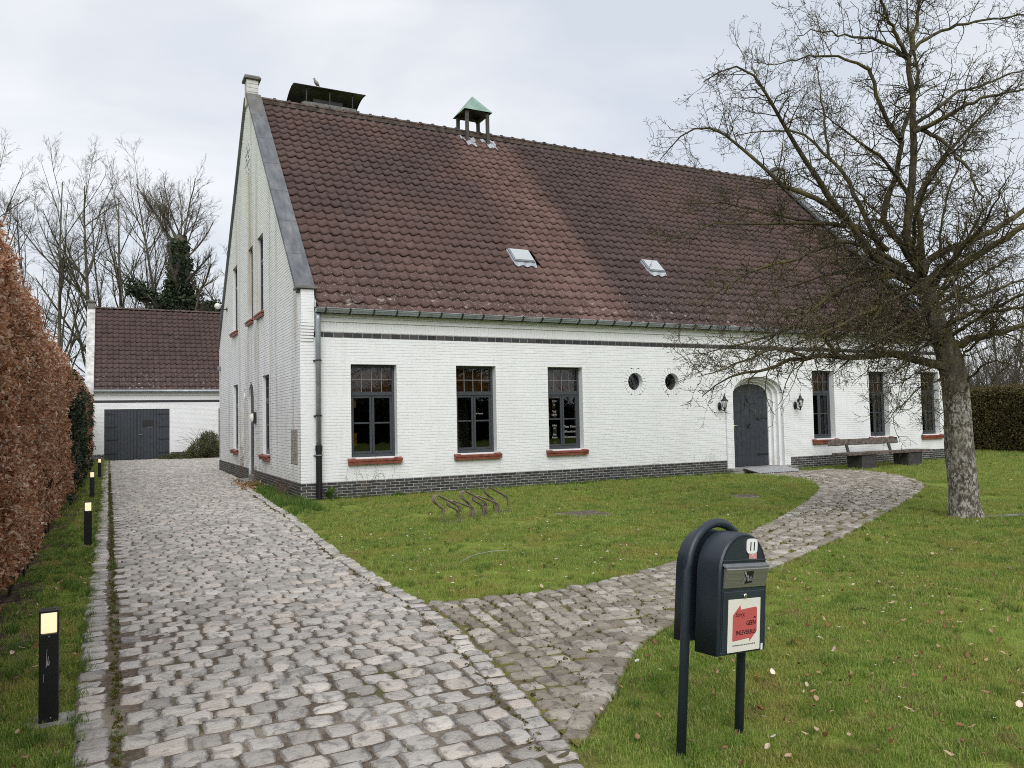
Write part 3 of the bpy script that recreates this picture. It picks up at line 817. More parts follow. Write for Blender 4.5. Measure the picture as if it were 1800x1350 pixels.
# --- windows
def window(parent, name, u0, u1, z0, z1, side, rec=0.17, leaded=True, tall=False, sill=True):
    """a window with frame, casements, glazing bars, panes and sill; local x along the wall, y into the wall"""
    w = u1 - u0; h = z1 - z0
    M = TRS((u0, 0, z0)) if side == 'front' else Matrix(((0, 1, 0, 0), (-1, 0, 0, u1), (0, 0, 1, z0), (0, 0, 0, 1)))
    win = bpy.data.objects.new(name, None); col.objects.link(win); win.parent = parent; win.matrix_local = M
    # reveal
    rv = MB()
    rv.quad((0, 0, 0), (0, rec + .07, 0), (0, rec + .07, h), (0, 0, h)); rv.quad((w, rec + .07, 0), (w, 0, 0), (w, 0, h), (w, rec + .07, h))
    rv.quad((0, 0, h), (0, rec + .07, h), (w, rec + .07, h), (w, 0, h)); rv.quad((0, rec + .07, 0), (0, 0, 0), (w, 0, 0), (w, rec + .07, 0))
    rv.build('reveal', MAT['white'] if side == 'front' else MAT['white_dirty'], win)
    y0, y1 = rec, rec + 0.06
    f = MB(); t = 0.055
    f.cbox(0, t, y0, y1, 0, h, .004).cbox(w - t, w, y0, y1, 0, h, .004).cbox(t, w - t, y0, y1, h - t, h, .004).cbox(t, w - t, y0 - .012, y1, 0, 0.075, .004)
    zt = h * 0.665
    f.cbox(t, w - t, y0 - .01, y1, zt, zt + 0.085, .004)
    f.build('frame', MAT['frame'], win)
    # casements
    zc = h * 0.36
    half = [(t, w / 2 - .004), (w / 2 + .004, w - t)] if w > 0.8 else [(t, w - t)]
    for a, b in half:
        c = MB(); s = 0.05
        c.cbox(a, a + s, y0 + .008, y1 - .004, .077, zt - .002, .004).cbox(b - s, b, y0 + .008, y1 - .004, .077, zt - .002, .004)
        c.cbox(a + s, b - s, y0 + .008, y1 - .004, .077, .077 + s, .004).cbox(a + s, b - s, y0 + .008, y1 - .004, zt - .002 - s, zt - .002, .004)
        c.cbox(a + s, b - s, y0 + .012, y1 - .006, zc, zc + .035, .004)
        c.build('casement', MAT['frame'], win)
        for q0, q1 in ((.077 + s, zc), (zc + .035, zt - s - .002)):
            yy = y0 + .03
            MB().quad((a + s, yy, q0), (b - s, yy, q0), (b - s, yy, q1), (a + s, yy, q1)).build('pane', MAT['glass'], win)
    # leaded top light
    zz0, zz1 = zt + .085, h - t
    yy = y0 + .03
    nx = 4 if w > 0.8 else 3
    xs = np.linspace(t, w - t, nx + 1); zs_ = np.linspace(zz0, zz1, 3)
    for i in range(nx):
        for j in range(2):
            MB().quad((xs[i], yy, zs_[j]), (xs[i + 1], yy, zs_[j]), (xs[i + 1], yy, zs_[j + 1]), (xs[i], yy, zs_[j + 1])).build('pane', MAT['glass'], win)
    g = MB()
    for i in range(1, nx): g.box(xs[i] - .008, xs[i] + .008, yy - .010, yy + .008, zz0, zz1)
    g.box(t, w - t, yy - .012, yy + .006, zs_[1] - .008, zs_[1] + .008)
    g.build('glazing_bar', MAT['leadbar'], win)
    if sill:
        sl = MB(); n = 7 if side == 'front' else 6
        x0, x1 = -0.09, w + 0.09
        for i in range(n):
            a = x0 + (x1 - x0) * i / n; b = x0 + (x1 - x0) * (i + 1) / n - 0.004
            lo = -0.09 if 0 < i < n - 1 else -0.09
            yb = rec if (a >= 0 and b <= w) else -0.0045
            if i == 0 or i == n - 1: yb = -0.0045
            sl.prism([(-0.10, -0.075), (yb, -0.045), (yb, -0.004), (-0.10, -0.035)], 'x', a, b)
        sl.box(x0 + .01, x1 - .01, -0.085, -0.0045, -0.135, -0.078)
        sl.build('sill', MAT['sill'], win)
    return win

for i, (a, b) in enumerate(WX): window(house, 'window', a, b, WZ0, WZ1, 'front')
for a, b, z0, z1 in GW: window(house, 'gable_window', a, b, z0, z1, 'gable', 0.085, leaded=False)

# rooms behind the glass: real floor, walls and furnishings
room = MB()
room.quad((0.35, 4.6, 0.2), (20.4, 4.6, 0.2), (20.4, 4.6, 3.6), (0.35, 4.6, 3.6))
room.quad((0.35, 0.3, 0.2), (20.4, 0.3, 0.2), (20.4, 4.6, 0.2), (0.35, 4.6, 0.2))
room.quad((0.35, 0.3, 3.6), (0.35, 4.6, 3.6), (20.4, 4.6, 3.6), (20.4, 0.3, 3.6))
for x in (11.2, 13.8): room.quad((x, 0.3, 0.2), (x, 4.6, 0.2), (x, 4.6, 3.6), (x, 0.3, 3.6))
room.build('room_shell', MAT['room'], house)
fn = MB()
for i, (a, b) in enumerate(WX):
    d = 0.36 if i < 3 else 0.28
    fn.box(a - 0.06, b + 0.06, d, d + .03, 2.16, 2.9)
fn.build('wood_valance', MAT['roomwood'], house)
fn = MB()
for a, b in WX[3:]:
    for k in range(5):
        fn.tube([(b - 0.03 - k * 0.06, 0.36 + 0.02 * (k % 2), 0.5), (b - 0.03 - k * 0.06, 0.36 + 0.02 * (k % 2), 2.12)], 0.035, 6)
fn.build('curtain', MAT['curtain'], house, True)
MB().box(1.14, 1.24, 0.3, 0.32, 1.90, 2.08).box(1.14, 1.25, 0.3, 0.32, 1.08, 1.36).build('ochre_card', MAT['ochre'], house)
fn = MB()
fn.box(5.90, 6.05, 0.34, 0.36, 1.83, 2.08).box(6.14, 6.22, 0.34, 0.36, 1.83, 2.08)
fn.build('straw_panel', MAT['panelyellow'], house)
fn = MB()
for z0, z1 in ((1.56, 1.72), (1.16, 1.40), (0.93, 1.00)):
    fn.box(5.90, 6.06, 0.34, 0.36, z0, z1).box(6.15, 6.24, 0.34, 0.36, z0, z1 + 0.03)
fn.build('pale_panel', MAT['panelgrey'], house)
MB().box(6.45, 6.75, 1.2, 1.23, 1.55, 2.05).box(6.5, 6.56, 0.8, 0.82, 0.9, 1.05).box(6.62, 6.70, 0.8, 0.82, 0.9, 1.05).build('bookcase', MAT['roomwood'], house)
def wtext(body, x, z, size, align='LEFT'):
    me = text_mesh(body, size, MAT['letters'], 0.12, align, 0.0004, 0.0012)
    o = link('window_lettering', me, house, (x, 0.196, z)); o.rotation_euler = (math.pi / 2, 0, 0)
for s_, z, sz in (('VOLWASSEN', 2.08, .065), ('13+', 1.98, .07), ('o', 1.90, .07), ('Vrij', 1.73, .075), ('open', 1.66, .075), ('infos', 1.40, .065), ('en', 1.34, .06), ('hier', 1.18, .065), ('lezen', 1.11, .07)):
    wtext(s_, 6.10, z, sz, 'CENTER')
for s_, z, sz in (('Plaza Talent', 1.36, .075), ('#Kennissen', 1.24, .075), ('#Gemeenschap', 1.11, .072)):
    wtext(s_, 6.36, z, sz)
wtext('# Kennis', 4.02, 1.72, .05)

# --- round windows with a ring of header bricks
for x, zc, r in ROUND:
    w = bpy.data.objects.new('round_window', None); col.objects.link(w); w.parent = house; w.location = (x, 0, zc)
    ring = MB(); n = 22
    for i in range(n):
        a0 = 2 * math.pi * i / n + .018; a1 = 2 * math.pi * (i + 1) / n - .018
        P = [(r * math.cos(a0), r * math.sin(a0)), ((r + .118) * math.cos(a0), (r + .118) * math.sin(a0)), ((r + .118) * math.cos(a1), (r + .118) * math.sin(a1)), (r * math.cos(a1), r * math.sin(a1))]
        ring.prism(P[::-1], 'y', -0.004 - 0.001 * (i % 3), 0.02)
    ring.build('header_ring', MAT['white'], w)
    tb = MB(); k = 32
    for i in range(k):
        a0 = 2 * math.pi * i / k; a1 = 2 * math.pi * (i + 1) / k
        c0, s0, c1, s1 = math.cos(a0), math.sin(a0), math.cos(a1), math.sin(a1)
        tb.quad((r * c0, 0, r * s0), (r * c1, 0, r * s1), (r * c1, .2, r * s1), (r * c0, .2, r * s0))
    tb.build('reveal', MAT['white'], w)
    fr = MB()
    for i in range(k):
        a0 = 2 * math.pi * i / k; a1 = 2 * math.pi * (i + 1) / k
        P = [((r - .035) * math.cos(a0), (r - .035) * math.sin(a0)), (r * math.cos(a0), r * math.sin(a0)), (r * math.cos(a1), r * math.sin(a1)), ((r - .035) * math.cos(a1), (r - .035) * math.sin(a1))]
        fr.prism(P[::-1], 'y', .14, .19)
    fr.build('frame', MAT['frame'], w)
    pn = MB().add([((r - .03) * math.cos(2 * math.pi * i / k), .165, (r - .03) * math.sin(2 * math.pi * i / k)) for i in range(k)], [tuple(range(k))])
    pn.build('pane', MAT['glass'], w)
    g = MB()
    for q in range(5):
        a = 2 * math.pi * q / 5 + .3
        g.tube([(0, .155, 0), (.08 * math.cos(a), .155, .08 * math.sin(a)), (.13 * math.cos(a + .5), .155, .13 * math.sin(a + .5)), (.09 * math.cos(a + .9), .155, .09 * math.sin(a + .9))], .006, 5)
    g.build('scroll_bar', MAT['iron'], w)

# --- door portal: brick plate, three stepped arch mouldings, plank door
portal = bpy.data.objects.new('door_portal', None); col.objects.link(portal); portal.parent = house
prof = [(0.92, 2.10, 0.52), (0.835, 2.09, 0.47), (0.75, 2.08, 0.42), (0.66, 2.06, 0.38)]
depth = [-0.05, 0.06, 0.17, 0.27]
zb = 0.145
mb = MB()
for k in range(3):
    A = arch_pts(*prof[k], zb); B_ = arch_pts(*prof[k + 1], zb)
    for (x0, z0), (x1, z1) in zip(A[:-1], A[1:]):
        mb.quad((x0, depth[k], z0), (x0, depth[k + 1], z0), (x1, depth[k + 1], z1), (x1, depth[k], z1))
    for (x0, z0), (x1, z1), (p0, q0), (p1, q1) in zip(A[:-1], A[1:], B_[:-1], B_[1:]):
        mb.quad((x0, depth[k + 1], z0), (p0, depth[k + 1], q0), (p1, depth[k + 1], q1), (x1, depth[k + 1], z1))
A = arch_pts(*prof[3], zb)
for (x0, z0), (x1, z1) in zip(A[:-1], A[1:]):
    mb.quad((x0, depth[3], z0), (x0, .42, z0), (x1, .42, z1), (x1, depth[3], z1))
mb.build('stepped_jamb', MAT['white'], portal)
# outer plate
A = arch_pts(*PLATE, 0.0); B_ = arch_pts(*prof[0], 0.0)
mb = MB()
for (x0, z0), (x1, z1), (p0, q0), (p1, q1) in zip(A[:-1], A[1:], B_[:-1], B_[1:]):
    mb.quad((x0, -.044, z0), (x1, -.044, z1), (p1, -.044, q1), (p0, -.044, q0))
    mb.quad((x0, -.044, z0), (x0, .01, z0), (x1, .01, z1), (x1, -.044, z1))
mb.build('plate', MAT['joint'], portal)
mb = MB()
for s in (-1, 1):
    nb = 32
    for k in range(nb):
        z0 = 0.15 + k * CH; 
        if z0 + CH > 2.10: break
        cut = [(0.923, 1.157)] if k % 2 else [(0.923, 1.035), (1.045, 1.157)]
        for a, b in cut:
            xa, xb = sorted((XC + s * a, XC + s * b)); mb.cbox(xa, xb, -.05, .0, z0 + .005, z0 + CH - .004, .003)
A = arch_pts(*PLATE, 0.0, 34)[1:-1]; B_ = arch_pts(*prof[0], 0.0, 34)[1:-1]
for i in range(34):
    P = [B_[i], B_[i + 1], A[i + 1], A[i]]; c = np.mean(P, 0)
    P = [tuple(c + (np.array(p) - c) * .93) for p in P]
    mb.prism(P, 'y', -.051, -.002)
mb.build('portal_brick', MAT['white'], portal)
# plank door
door = bpy.data.objects.new('plank_door', None); col.objects.link(door); door.parent = house
xs = np.linspace(XC - .66, XC + .66, 9)
for i in range(8):
    a, b = xs[i] + .003, xs[i + 1] - .003
    zt = [(x, prof[3][1] + prof[3][2] * (max(0, 1 - abs((x - XC) / .66) ** 2.3)) ** (1 / 2.3)) for x in np.linspace(b, a, 4)]
    MB().prism([(a, zb + .012), (b, zb + .012)] + zt, 'y', .30 + .002 * (i % 2), .335).build('plank', MAT['door'], door)
MB().box(XC - .66, XC + .66, .338, .36, zb, 2.45).build('backing', MAT['iron'], door)
hd = MB()
for z in (0.45, 1.45):
    hd.cbox(XC + .24, XC + .65, .287, .299, z, z + .04, .004); hd.prism([(XC + .24, z + .02), (XC + .28, z - .02), (XC + .32, z + .02), (XC + .28, z + .06)], 'y', .286, .299)
hd.build('strap_hinge', MAT['iron'], door)
kn = MB()
kn.lathe([(.05, 0), (.05, .012), (.03, .02)], 14, TRS((XC - .07, .30, 1.30), (math.pi / 2, 0, 0)))
kn.tube([(XC - .07 + .055 * math.sin(t), .275, 1.275 - .055 * math.cos(t) + .01) for t in np.linspace(-2.7, 2.7, 12)], .011, 6)
kn.build('ring_knocker', MAT['iron'], door)
MB().cbox(XC - .11, XC - .05, .285, .299, 1.93, 2.03, .006).build('spy_grille', MAT['iron'], door)
MB().cbox(XC - .62, XC - .56, .28, .299, 1.18, 1.34, .004).tube([(XC - .59, .30, 1.29), (XC - .59, .26, 1.29), (XC - .51, .26, 1.285)], .009, 6).build('door_handle', MAT['chrome'], door)
MB().cbox(XC - 1.18, XC + 1.18, -.30, .10, -.02, .07, .012).cbox(XC - 1.17, XC + 1.17, -.26, .5, .071, .143, .012).build('doorstep', MAT['stonestep'], house)
# --- gable door, niche, plaque, ornament
gd = bpy.data.objects.new('gable_door', None); col.objects.link(gd); gd.parent = house
def gprof(a, z0, n=14):
    p = [(6.26 + a, z0)]
    for i in range(n + 1):
        t = math.pi * i / n; p.append((6.26 + a * math.cos(t), 2.26 + (a + .01) * math.sin(t)))
    p.append((6.26 - a, z0)); return p
A = gprof(.46, .2)
mb = MB()
for (y0, z0), (y1, z1) in zip(A[:-1], A[1:]): mb.quad((0, y0, z0), (0, y1, z1), (.20, y1, z1), (.20, y0, z0))
mb.build('reveal', MAT['white_dirty'], gd)
ys_ = np.linspace(5.80, 6.72, 7)
for i in range(6):
    a, b = ys_[i] + .003, ys_[i + 1] - .003
    top = [(y, 2.26 + .47 * math.sqrt(max(0, 1 - ((y - 6.26) / .46) ** 2))) for y in (b, (a + b) / 2, a)]
    MB().prism([(a, .22), (b, .22)] + top, 'x', .065, .10).build('plank', MAT['door'], gd)
MB().tube([(.065, 5.92, 1.25), (.0, 5.92, 1.25), (.0, 6.02, 1.25)], .01, 6).build('door_handle', MAT['chrome'], gd)
MB().cbox(-.28, .2, 5.74, 6.78, -.02, .10, .012).cbox(-.02, .25, 5.80, 6.72, .101, .215, .008).build('side_step', MAT['stonestep'], house)
mb = MB(); y, zc, r = NICHE
for i in range(16):
    a0 = 2 * math.pi * i / 16 + .02; a1 = 2 * math.pi * (i + 1) / 16 - .02
    P = [(y + q * math.cos(a), zc + q * math.sin(a)) for q, a in ((r, a0), (r + .075, a0), (r + .075, a1), (r, a1))]
    mb.prism(P, 'x', -.006, .02)
    a0 -= .02; a1 += .02
    mb.quad((0, y + r * math.cos(a0), zc + r * math.sin(a0)), (0, y + r * math.cos(a1), zc + r * math.sin(a1)), (.15, y + r * math.cos(a1), zc + r * math.sin(a1)), (.15, y + r * math.cos(a0), zc + r * math.sin(a0)))
mb.build('niche_ring', MAT['white_dirty'], house)
MB().box(.14, .16, y - .15, y + .15, zc - .15, zc + .15).build('niche_back', MAT['aged_white'], house)
pq = MB().cbox(-.002, .02, .31, .99, .735, 1.475, .006).build('plaque', MAT['plaque'], house)
R = random.Random(4); mb = MB()
for k in range(11):
    z = 1.40 - k * .058; u = .40
    while u < .9:
        w = R.uniform(.03, .10); mb.box(-.0035, .001, u, min(u + w, .9), z, z + .018); u += w + .025
mb.build('worn_inscription', simple('plaque_inscription_line', (0.22, 0.20, 0.18), .9, .1), pq)  # thin darker bars draw the engraved lines
orn = bpy.data.objects.new('gable_rosette', None); col.objects.link(orn); orn.parent = house; orn.location = (0, 6.6, 9.1)
mb = MB(); P = [(.50 * math.cos(t) , .50 * math.sin(t)) for t in np.linspace(0, 2 * math.pi, 33)[:-1]]
mb.prism(P, 'x', -.008, .01)
mb.prism([(-.09, .4), (.09, .4), (.0, .78)], 'x', -.006, .01).prism([(.09, -.4), (-.09, -.4), (.0, -.78)], 'x', -.006, .01)
mb.build('rosette_plate', simple('pale_plaster', (.66, .68, .66), .8, .2, var=.1), orn)
mb = MB()
for k in range(8):
    a = math.pi / 4 * k
    for d, l, w in ((.10, .17, .045), (.32, .12, .028)):
        P = [(d, 0), (d + l * .5, -w), (d + l, 0), (d + l * .5, w)]
        ca, sa = math.cos(a + (math.pi / 8 if d > .2 else 0)), math.sin(a + (math.pi / 8 if d > .2 else 0))
        mb.prism([(p * ca - q * sa, p * sa + q * ca) for p, q in P], 'x', -.0095, -.003)
mb.build('petal_opening', MAT['room'], orn)

# --- coping stones of both gables
def coping(x0, x1, parent, mat):
    sid = Vector((0, math.cos(TH), math.sin(TH))); nor = Vector((0, -math.sin(TH), math.cos(TH)))
    total = (6.55 - 0.10) / math.cos(TH); n = 7
    for back in (0, 1):
        for i in range(n):
            a = total * i / n + (0.006 if i else 0); b = total * (i + 1) / n - .006
            V = []
            for s_ in (a, b):
                for h in (.095, .185):
                    for x in (x0, x1):
                        p = Vector((x, .10, zroof(.10))) + sid * s_ + nor * h
                        y = p.y if not back else 13.2 - p.y
                        V.append((p.x, y, p.z))
            F_ = [(0, 2, 3, 1), (4, 5, 7, 6), (0, 1, 5, 4), (2, 6, 7, 3), (0, 4, 6, 2), (1, 3, 7, 5)]
            if back: F_ = [f[::-1] for f in F_]
            MB().add(V, F_).build('coping_stone', mat, parent)
        m_ = MB(); V = []
        for s_ in (0.05, total - .05):
            for h in (.10, .178):
                for x in (x0 + .01, x1 - .012):
                    p = Vector((x, .10, zroof(.10))) + sid * s_ + nor * h
                    V.append((p.x, p.y if not back else 13.2 - p.y, p.z))
        m_.add(V, [(0, 2, 3, 1), (4, 5, 7, 6), (0, 1, 5, 4), (2, 6, 7, 3), (0, 4, 6, 2), (1, 3, 7, 5)])
        m_.build('coping_joint', MAT['lead'], parent)
coping(-.07, .33, house, MAT['blue'])
coping(HL - .30, HL + .10, house, MAT['blue'])
MB().cbox(-.09, .35, -.47, -.28, 4.27 - .46, 4.27 - .36, .01).build('kneeler_lip', MAT['bluecap'], house) if False else None
MB().cbox(-.085, .34, -.17, .24, 4.352, 4.408, .006).build('kneeler_stone', MAT['bluecap'], house)
for xa in (-.07, HL - .28):
    fb = MB()
    for k in range(6):
        fb.cbox(xa + .02, xa + .34, 6.42, 6.78, 10.62 + k * .118, 10.62 + k * .118 + .111, .004)
    fb.build('finial_block', MAT['aged_white'], house)
    MB().cbox(xa - .05, xa + .41, 6.35, 6.85, 11.33, 11.40, .01).prism([(6.38, 11.40), (6.82, 11.40), (6.74, 11.47), (6.46, 11.47)], 'x', xa - .02, xa + .38).build('finial_cap', MAT['bluecap'], house)
# lead soaker steps beside the first tiles
mb = MB()
for k in range(28):
    p0 = -.15 + k * .23; mb.prism([(p0, zroof(p0) + .02), (p0 + .22, zroof(p0 + .22) + .02), (p0 + .22, zroof(p0 + .22) + .15), (p0, zroof(p0) + .13)], 'x', .27, .30)
mb.build('lead_soaker', MAT['lead'], house)

# --- roof: deck and pantiles
roof = bpy.data.objects.new('roof', None); col.objects.link(roof); roof.parent = house
mb = MB()
mb.quad((.28, -.2, zroof(-.2) - .05), (HL - .2, -.2, zroof(-.2) - .05), (HL - .2, 6.6, zroof(6.6) - .05), (.28, 6.6, zroof(6.6) - .05))
mb.build('roof_deck', MAT['room'], roof)
mb = MB().quad((.28, 6.6, zroof(6.6) + .0), (HL - .2, 6.6, zroof(6.6) + .0), (HL - .2, 13.4, zroof(-.2)), (.28, 13.4, zroof(-.2)))
mb.build('rear_slope', MAT['tile'], roof)

TW, TG = 0.254, 0.3255
def tile_template(w=TW, g=TG, n=9):
    ph = np.linspace(0, 1, n)
    h = .029 * np.cos(2 * np.pi * ph) + .007 * np.cos(4 * np.pi * ph)
    V = []
    for s_, lift, dh in ((0, .056, -.042), (0, .056, 0), (g + .03, .002, 0)):
        for p, q in zip(ph, h): V.append((p * w, s_, q + lift + dh))
    F_ = []
    for i in range(n - 1):
        F_.append((i, i + 1, n + i + 1, n + i)); F_.append((n + i, n + i + 1, 2 * n + i + 1, 2 * n + i))
    return np.array(V), np.array(F_)
def lay_tiles(x0, x1, y0, yr, zf, holes=(), seed=3):
    R = np.random.default_rng(seed)
    T, F_ = tile_template()
    nc = int(round((x1 - x0) / TW)); nr = int((yr - y0) / math.cos(TH) / TG)
    out = []; cen = []
    for r_ in range(nr):
        for c in range(nc):
            x = x0 + c * TW; s_ = r_ * TG
            yc = y0 + (s_ + .16) * math.cos(TH)
            if any(a < x + TW / 2 < b and e < yc < d for a, b, e, d in holes): continue
            V = T.copy()
            V[:, 1] += s_ + R.normal(0, .006) - (.035 if R.random() < .006 else 0); V[:, 2] += R.normal(0, .004)
            V[:, 2] += (V[:, 0] - TW / 2) * R.normal(0, .013)
            W = np.stack([x + V[:, 0], y0 + V[:, 1] * math.cos(TH) - V[:, 2] * math.sin(TH), zf(y0) + V[:, 1] * math.sin(TH) + V[:, 2] * math.cos(TH)], 1)
            out.append(W)
    return np.array(out), F_
SKY = [(5.70, 6.30, 1.40, 1.78), (9.98, 10.52, 1.44, 1.82)]
Vt, Ft = lay_tiles(.325, 20.30, -.22, 6.52, zroof, holes=[(a - .02, b + .02, c - .02, d + .10) for a, b, c, d in SKY])
def emit_tiles(V, F_, mat, parent, n):
    d = np.linalg.norm(V.mean(1) - CAM, axis=1); order = np.argsort(d)
    for i in order[:n]:
        c = V[i].mean(0); link('roof_tile', np_mesh('roof_tile', V[i] - c, [F_], mat, True), parent, c)
    rest = order[n:]; k = len(rest); m_ = V.shape[1]
    me = np_mesh('roof_tiles', V[rest].reshape(-1, 3), [(F_[None] + (np.arange(k) * m_)[:, None, None]).reshape(-1, 4)], mat, True)
    tag(link('roof_tiles', me, parent), kind='stuff')
emit_tiles(Vt, Ft, MAT['tile'], roof, 300)
def sharp_lip(o): pass
# ridge tiles
T = MB()
pr = [(.115 * math.cos(t), .085 * math.sin(t)) for t in np.linspace(0, math.pi, 9)]
n = len(pr)
V = [(x, y, z) for x in (0, .40) for y, z in pr] + [(x, y * 1.22, z * 1.3 + .004) for x in (.37, .43) for y, z in pr]
F_ = [(i, i + 1, n + i + 1, n + i) for i in range(n - 1)] + [(2 * n + i, 2 * n + i + 1, 3 * n + i + 1, 3 * n + i) for i in range(n - 1)] + [(2 * n + i, i + n, i + n + 1, 2 * n + i + 1) for i in range(n - 1)]
T.add(V, F_); ridge_me = T.mesh('ridge_tile', MAT['ridge'], False)
for i in range(49):
    o = link('ridge_tile', ridge_me, roof, (.34 + i * .405, 6.6, zroof(6.6) + .005 + random.uniform(-.008, .008))); o.rotation_euler = (random.uniform(-.03, .03), random.uniform(-.012, .012), 0)
mb = MB().box(.33, 20.2, 6.50, 6.70, zroof(6.6) - .12, zroof(6.6) + .02)
mb.build('ridge_mortar', MAT['ridge'], roof)

# skylights: small hinged roof lights with wavy lead apron
for a, b, c, d in SKY:
    sk = bpy.data.objects.new('skylight', None); col.objects.link(sk); sk.parent = roof
    Mx = Matrix.Translation((a, c, zroof(c))) @ Matrix.Rotation(TH, 4, 'X')
    sk.matrix_local = Mx
    w = b - a; l = (d - c) / math.cos(TH)
    fr = MB(); fr.cbox(0, w, .02, .08, .0, .13, .006).cbox(0, w, l - .05, l + .02, 0, .12, .006).cbox(0, .05, .08, l - .05, 0, .125, .006).cbox(w - .05, w, .08, l - .05, 0, .125, .006)
    fr.build('frame', MAT['zinc'], sk)
    MB().cbox(.03, w - .03, .05, l - .02, .127, .145, .006).build('pane', simple('skylight_pane', (.44, .46, .47), .12, .6, var=.03), sk)
    ap = MB(); N = 25
    xs_ = np.linspace(-.03, w + .03, N)
    hh = .055 + .026 * np.cos(2 * np.pi * (a + xs_ - .325) / TW)
    for i in range(N - 1):
        ap.quad((xs_[i], -.11, hh[i]), (xs_[i + 1], -.11, hh[i + 1]), (xs_[i + 1], .06, .09), (xs_[i], .06, .09))
        ap.quad((xs_[i], -.11, hh[i] - .02), (xs_[i + 1], -.11, hh[i + 1] - .02), (xs_[i + 1], -.11, hh[i + 1]), (xs_[i], -.11, hh[i]))
    ap.box(-.03, 0, .0, l + .03, .03, .075).box(w, w + .03, .0, l + .03, .03, .075)
    ap.build('lead_apron', MAT['lead'], sk)

# --- gutter, brackets, downpipe
gut = MB(); k = 9
GY, GZ, GR = -.21, 3.945, .085
P0 = [(GR * math.cos(t), GR * math.sin(t)) for t in np.linspace(math.pi, 2 * math.pi, k)]
for i in range(k - 1):
    (a, b), (c, d) = P0[i], P0[i + 1]
    gut.quad((.28, GY + a, GZ + b), (HL - .2, GY + a, GZ + b), (HL - .2, GY + c, GZ + d), (.28, GY + c, GZ + d))
gut.tube([(.28, GY - GR, GZ + .004), (HL - .2, GY - GR, GZ + .004)], .011, 6)
gut.add([(.28, GY + a, GZ + b) for a, b in P0], [tuple(range(k))])
gutter = gut.build('gutter', MAT['zinc'], house)
bk = MB()
pts = [(0, GY + (GR + .008) * math.cos(t), GZ + (GR + .008) * math.sin(t)) for t in np.linspace(math.pi * .93, 2 * math.pi * .98, 9)]
bk.tube(pts, .016, 5)
bk.lathe([(.0, -.02), (.024, -.012), (.024, .012), (0, .02)], 8, TRS((0, GY - GR - .022, GZ - .015), (0, math.pi / 2, 0)))
bk.tube([(0, GY - GR - .02, GZ - .01), (0, GY - .01, GZ - GR - .03), (0, -.05, GZ - .06)], .009, 5)
bme = bk.mesh('gutter_bracket', MAT['iron'])
for i in range(39): link('gutter_bracket', bme, gutter, (.47 + i * .5085, 0, 0))
dp = bpy.data.objects.new('downpipe', None); col.objects.link(dp); dp.parent = house
MB().tube([(.345, -.13, 3.87), (.345, -.12, 3.72), (.345, -.105, 3.6), (.342, -.10, 1.10)], .056, 14).build('zinc_pipe', MAT['zinc'], dp, True)
MB().tube([(.342, -.10, -.02), (.342, -.10, 1.02)], .062, 14).tube([(.342, -.10, 1.02), (.342, -.10, 1.13)], .072, 14).build('cast_iron_foot', MAT['cast'], dp)
for z in (2.88, 1.74):
    MB().tube([(.342, -.10, z - .014), (.342, -.10, z + .014)], .066, 14).cbox(.26, .43, -.05, -.0, z - .012, z + .012, .003).build('pipe_clip', MAT['iron'], dp)
MB().tube([(.342, -.10, .925), (.342, -.10, .945)], .069, 14).cbox(.25, .44, -.05, 0, .925, .945, .003).build('pipe_clip', MAT['zinc'], dp)

# --- chimney with arched hood on posts
ch = bpy.data.objects.new('chimney', None); col.objects.link(ch); ch.parent = house
MB().box(1.70, 3.22, 7.0, 7.75, 9.4, 11.02).build('stack', MAT['aged_white'], ch)
MB().cbox(1.58, 3.34, 6.88, 7.87, 11.02, 11.12, .012).cbox(1.66, 3.26, 6.96, 7.79, 11.121, 11.19, .01).build('slab', MAT['bluecap'], ch)
MB().box(2.0, 2.9, 7.2, 7.6, 11.19, 11.40).build('flue', MAT['hood'], ch)
hm = MB(); N = 11
yy = np.linspace(6.86, 8.0, N); zz = 11.60 + .10 * np.sin(np.linspace(.25, math.pi * .95, N)) - np.linspace(0, .30, N) ** 1.4 * .9
for i in range(N - 1):
    for dz, fl in ((0, 1), (.018, 0)):
        q = [(1.36, yy[i], zz[i] + dz), (3.52, yy[i], zz[i] + dz), (3.52, yy[i + 1], zz[i + 1] + dz), (1.36, yy[i + 1], zz[i + 1] + dz)]
        hm.quad(*(q[::-1] if fl else q))
hm.quad((1.36, yy[0], zz[0]), (3.52, yy[0], zz[0]), (3.52, yy[0], zz[0] + .018), (1.36, yy[0], zz[0] + .018))
hm.tube([(1.36, yy[i], zz[i]) for i in range(N)], .016, 5).tube([(3.52, yy[i], zz[i]) for i in range(N)], .016, 5)
hm.build('hood', MAT['hood'], ch)
for x in (1.75, 2.45, 3.15):
    for y, z in ((7.0, 11.66), (7.72, 11.60)):
        MB().box(x - .016, x + .016, y - .016, y + .016, 11.18, z).build('hood_post', MAT['iron'], ch)

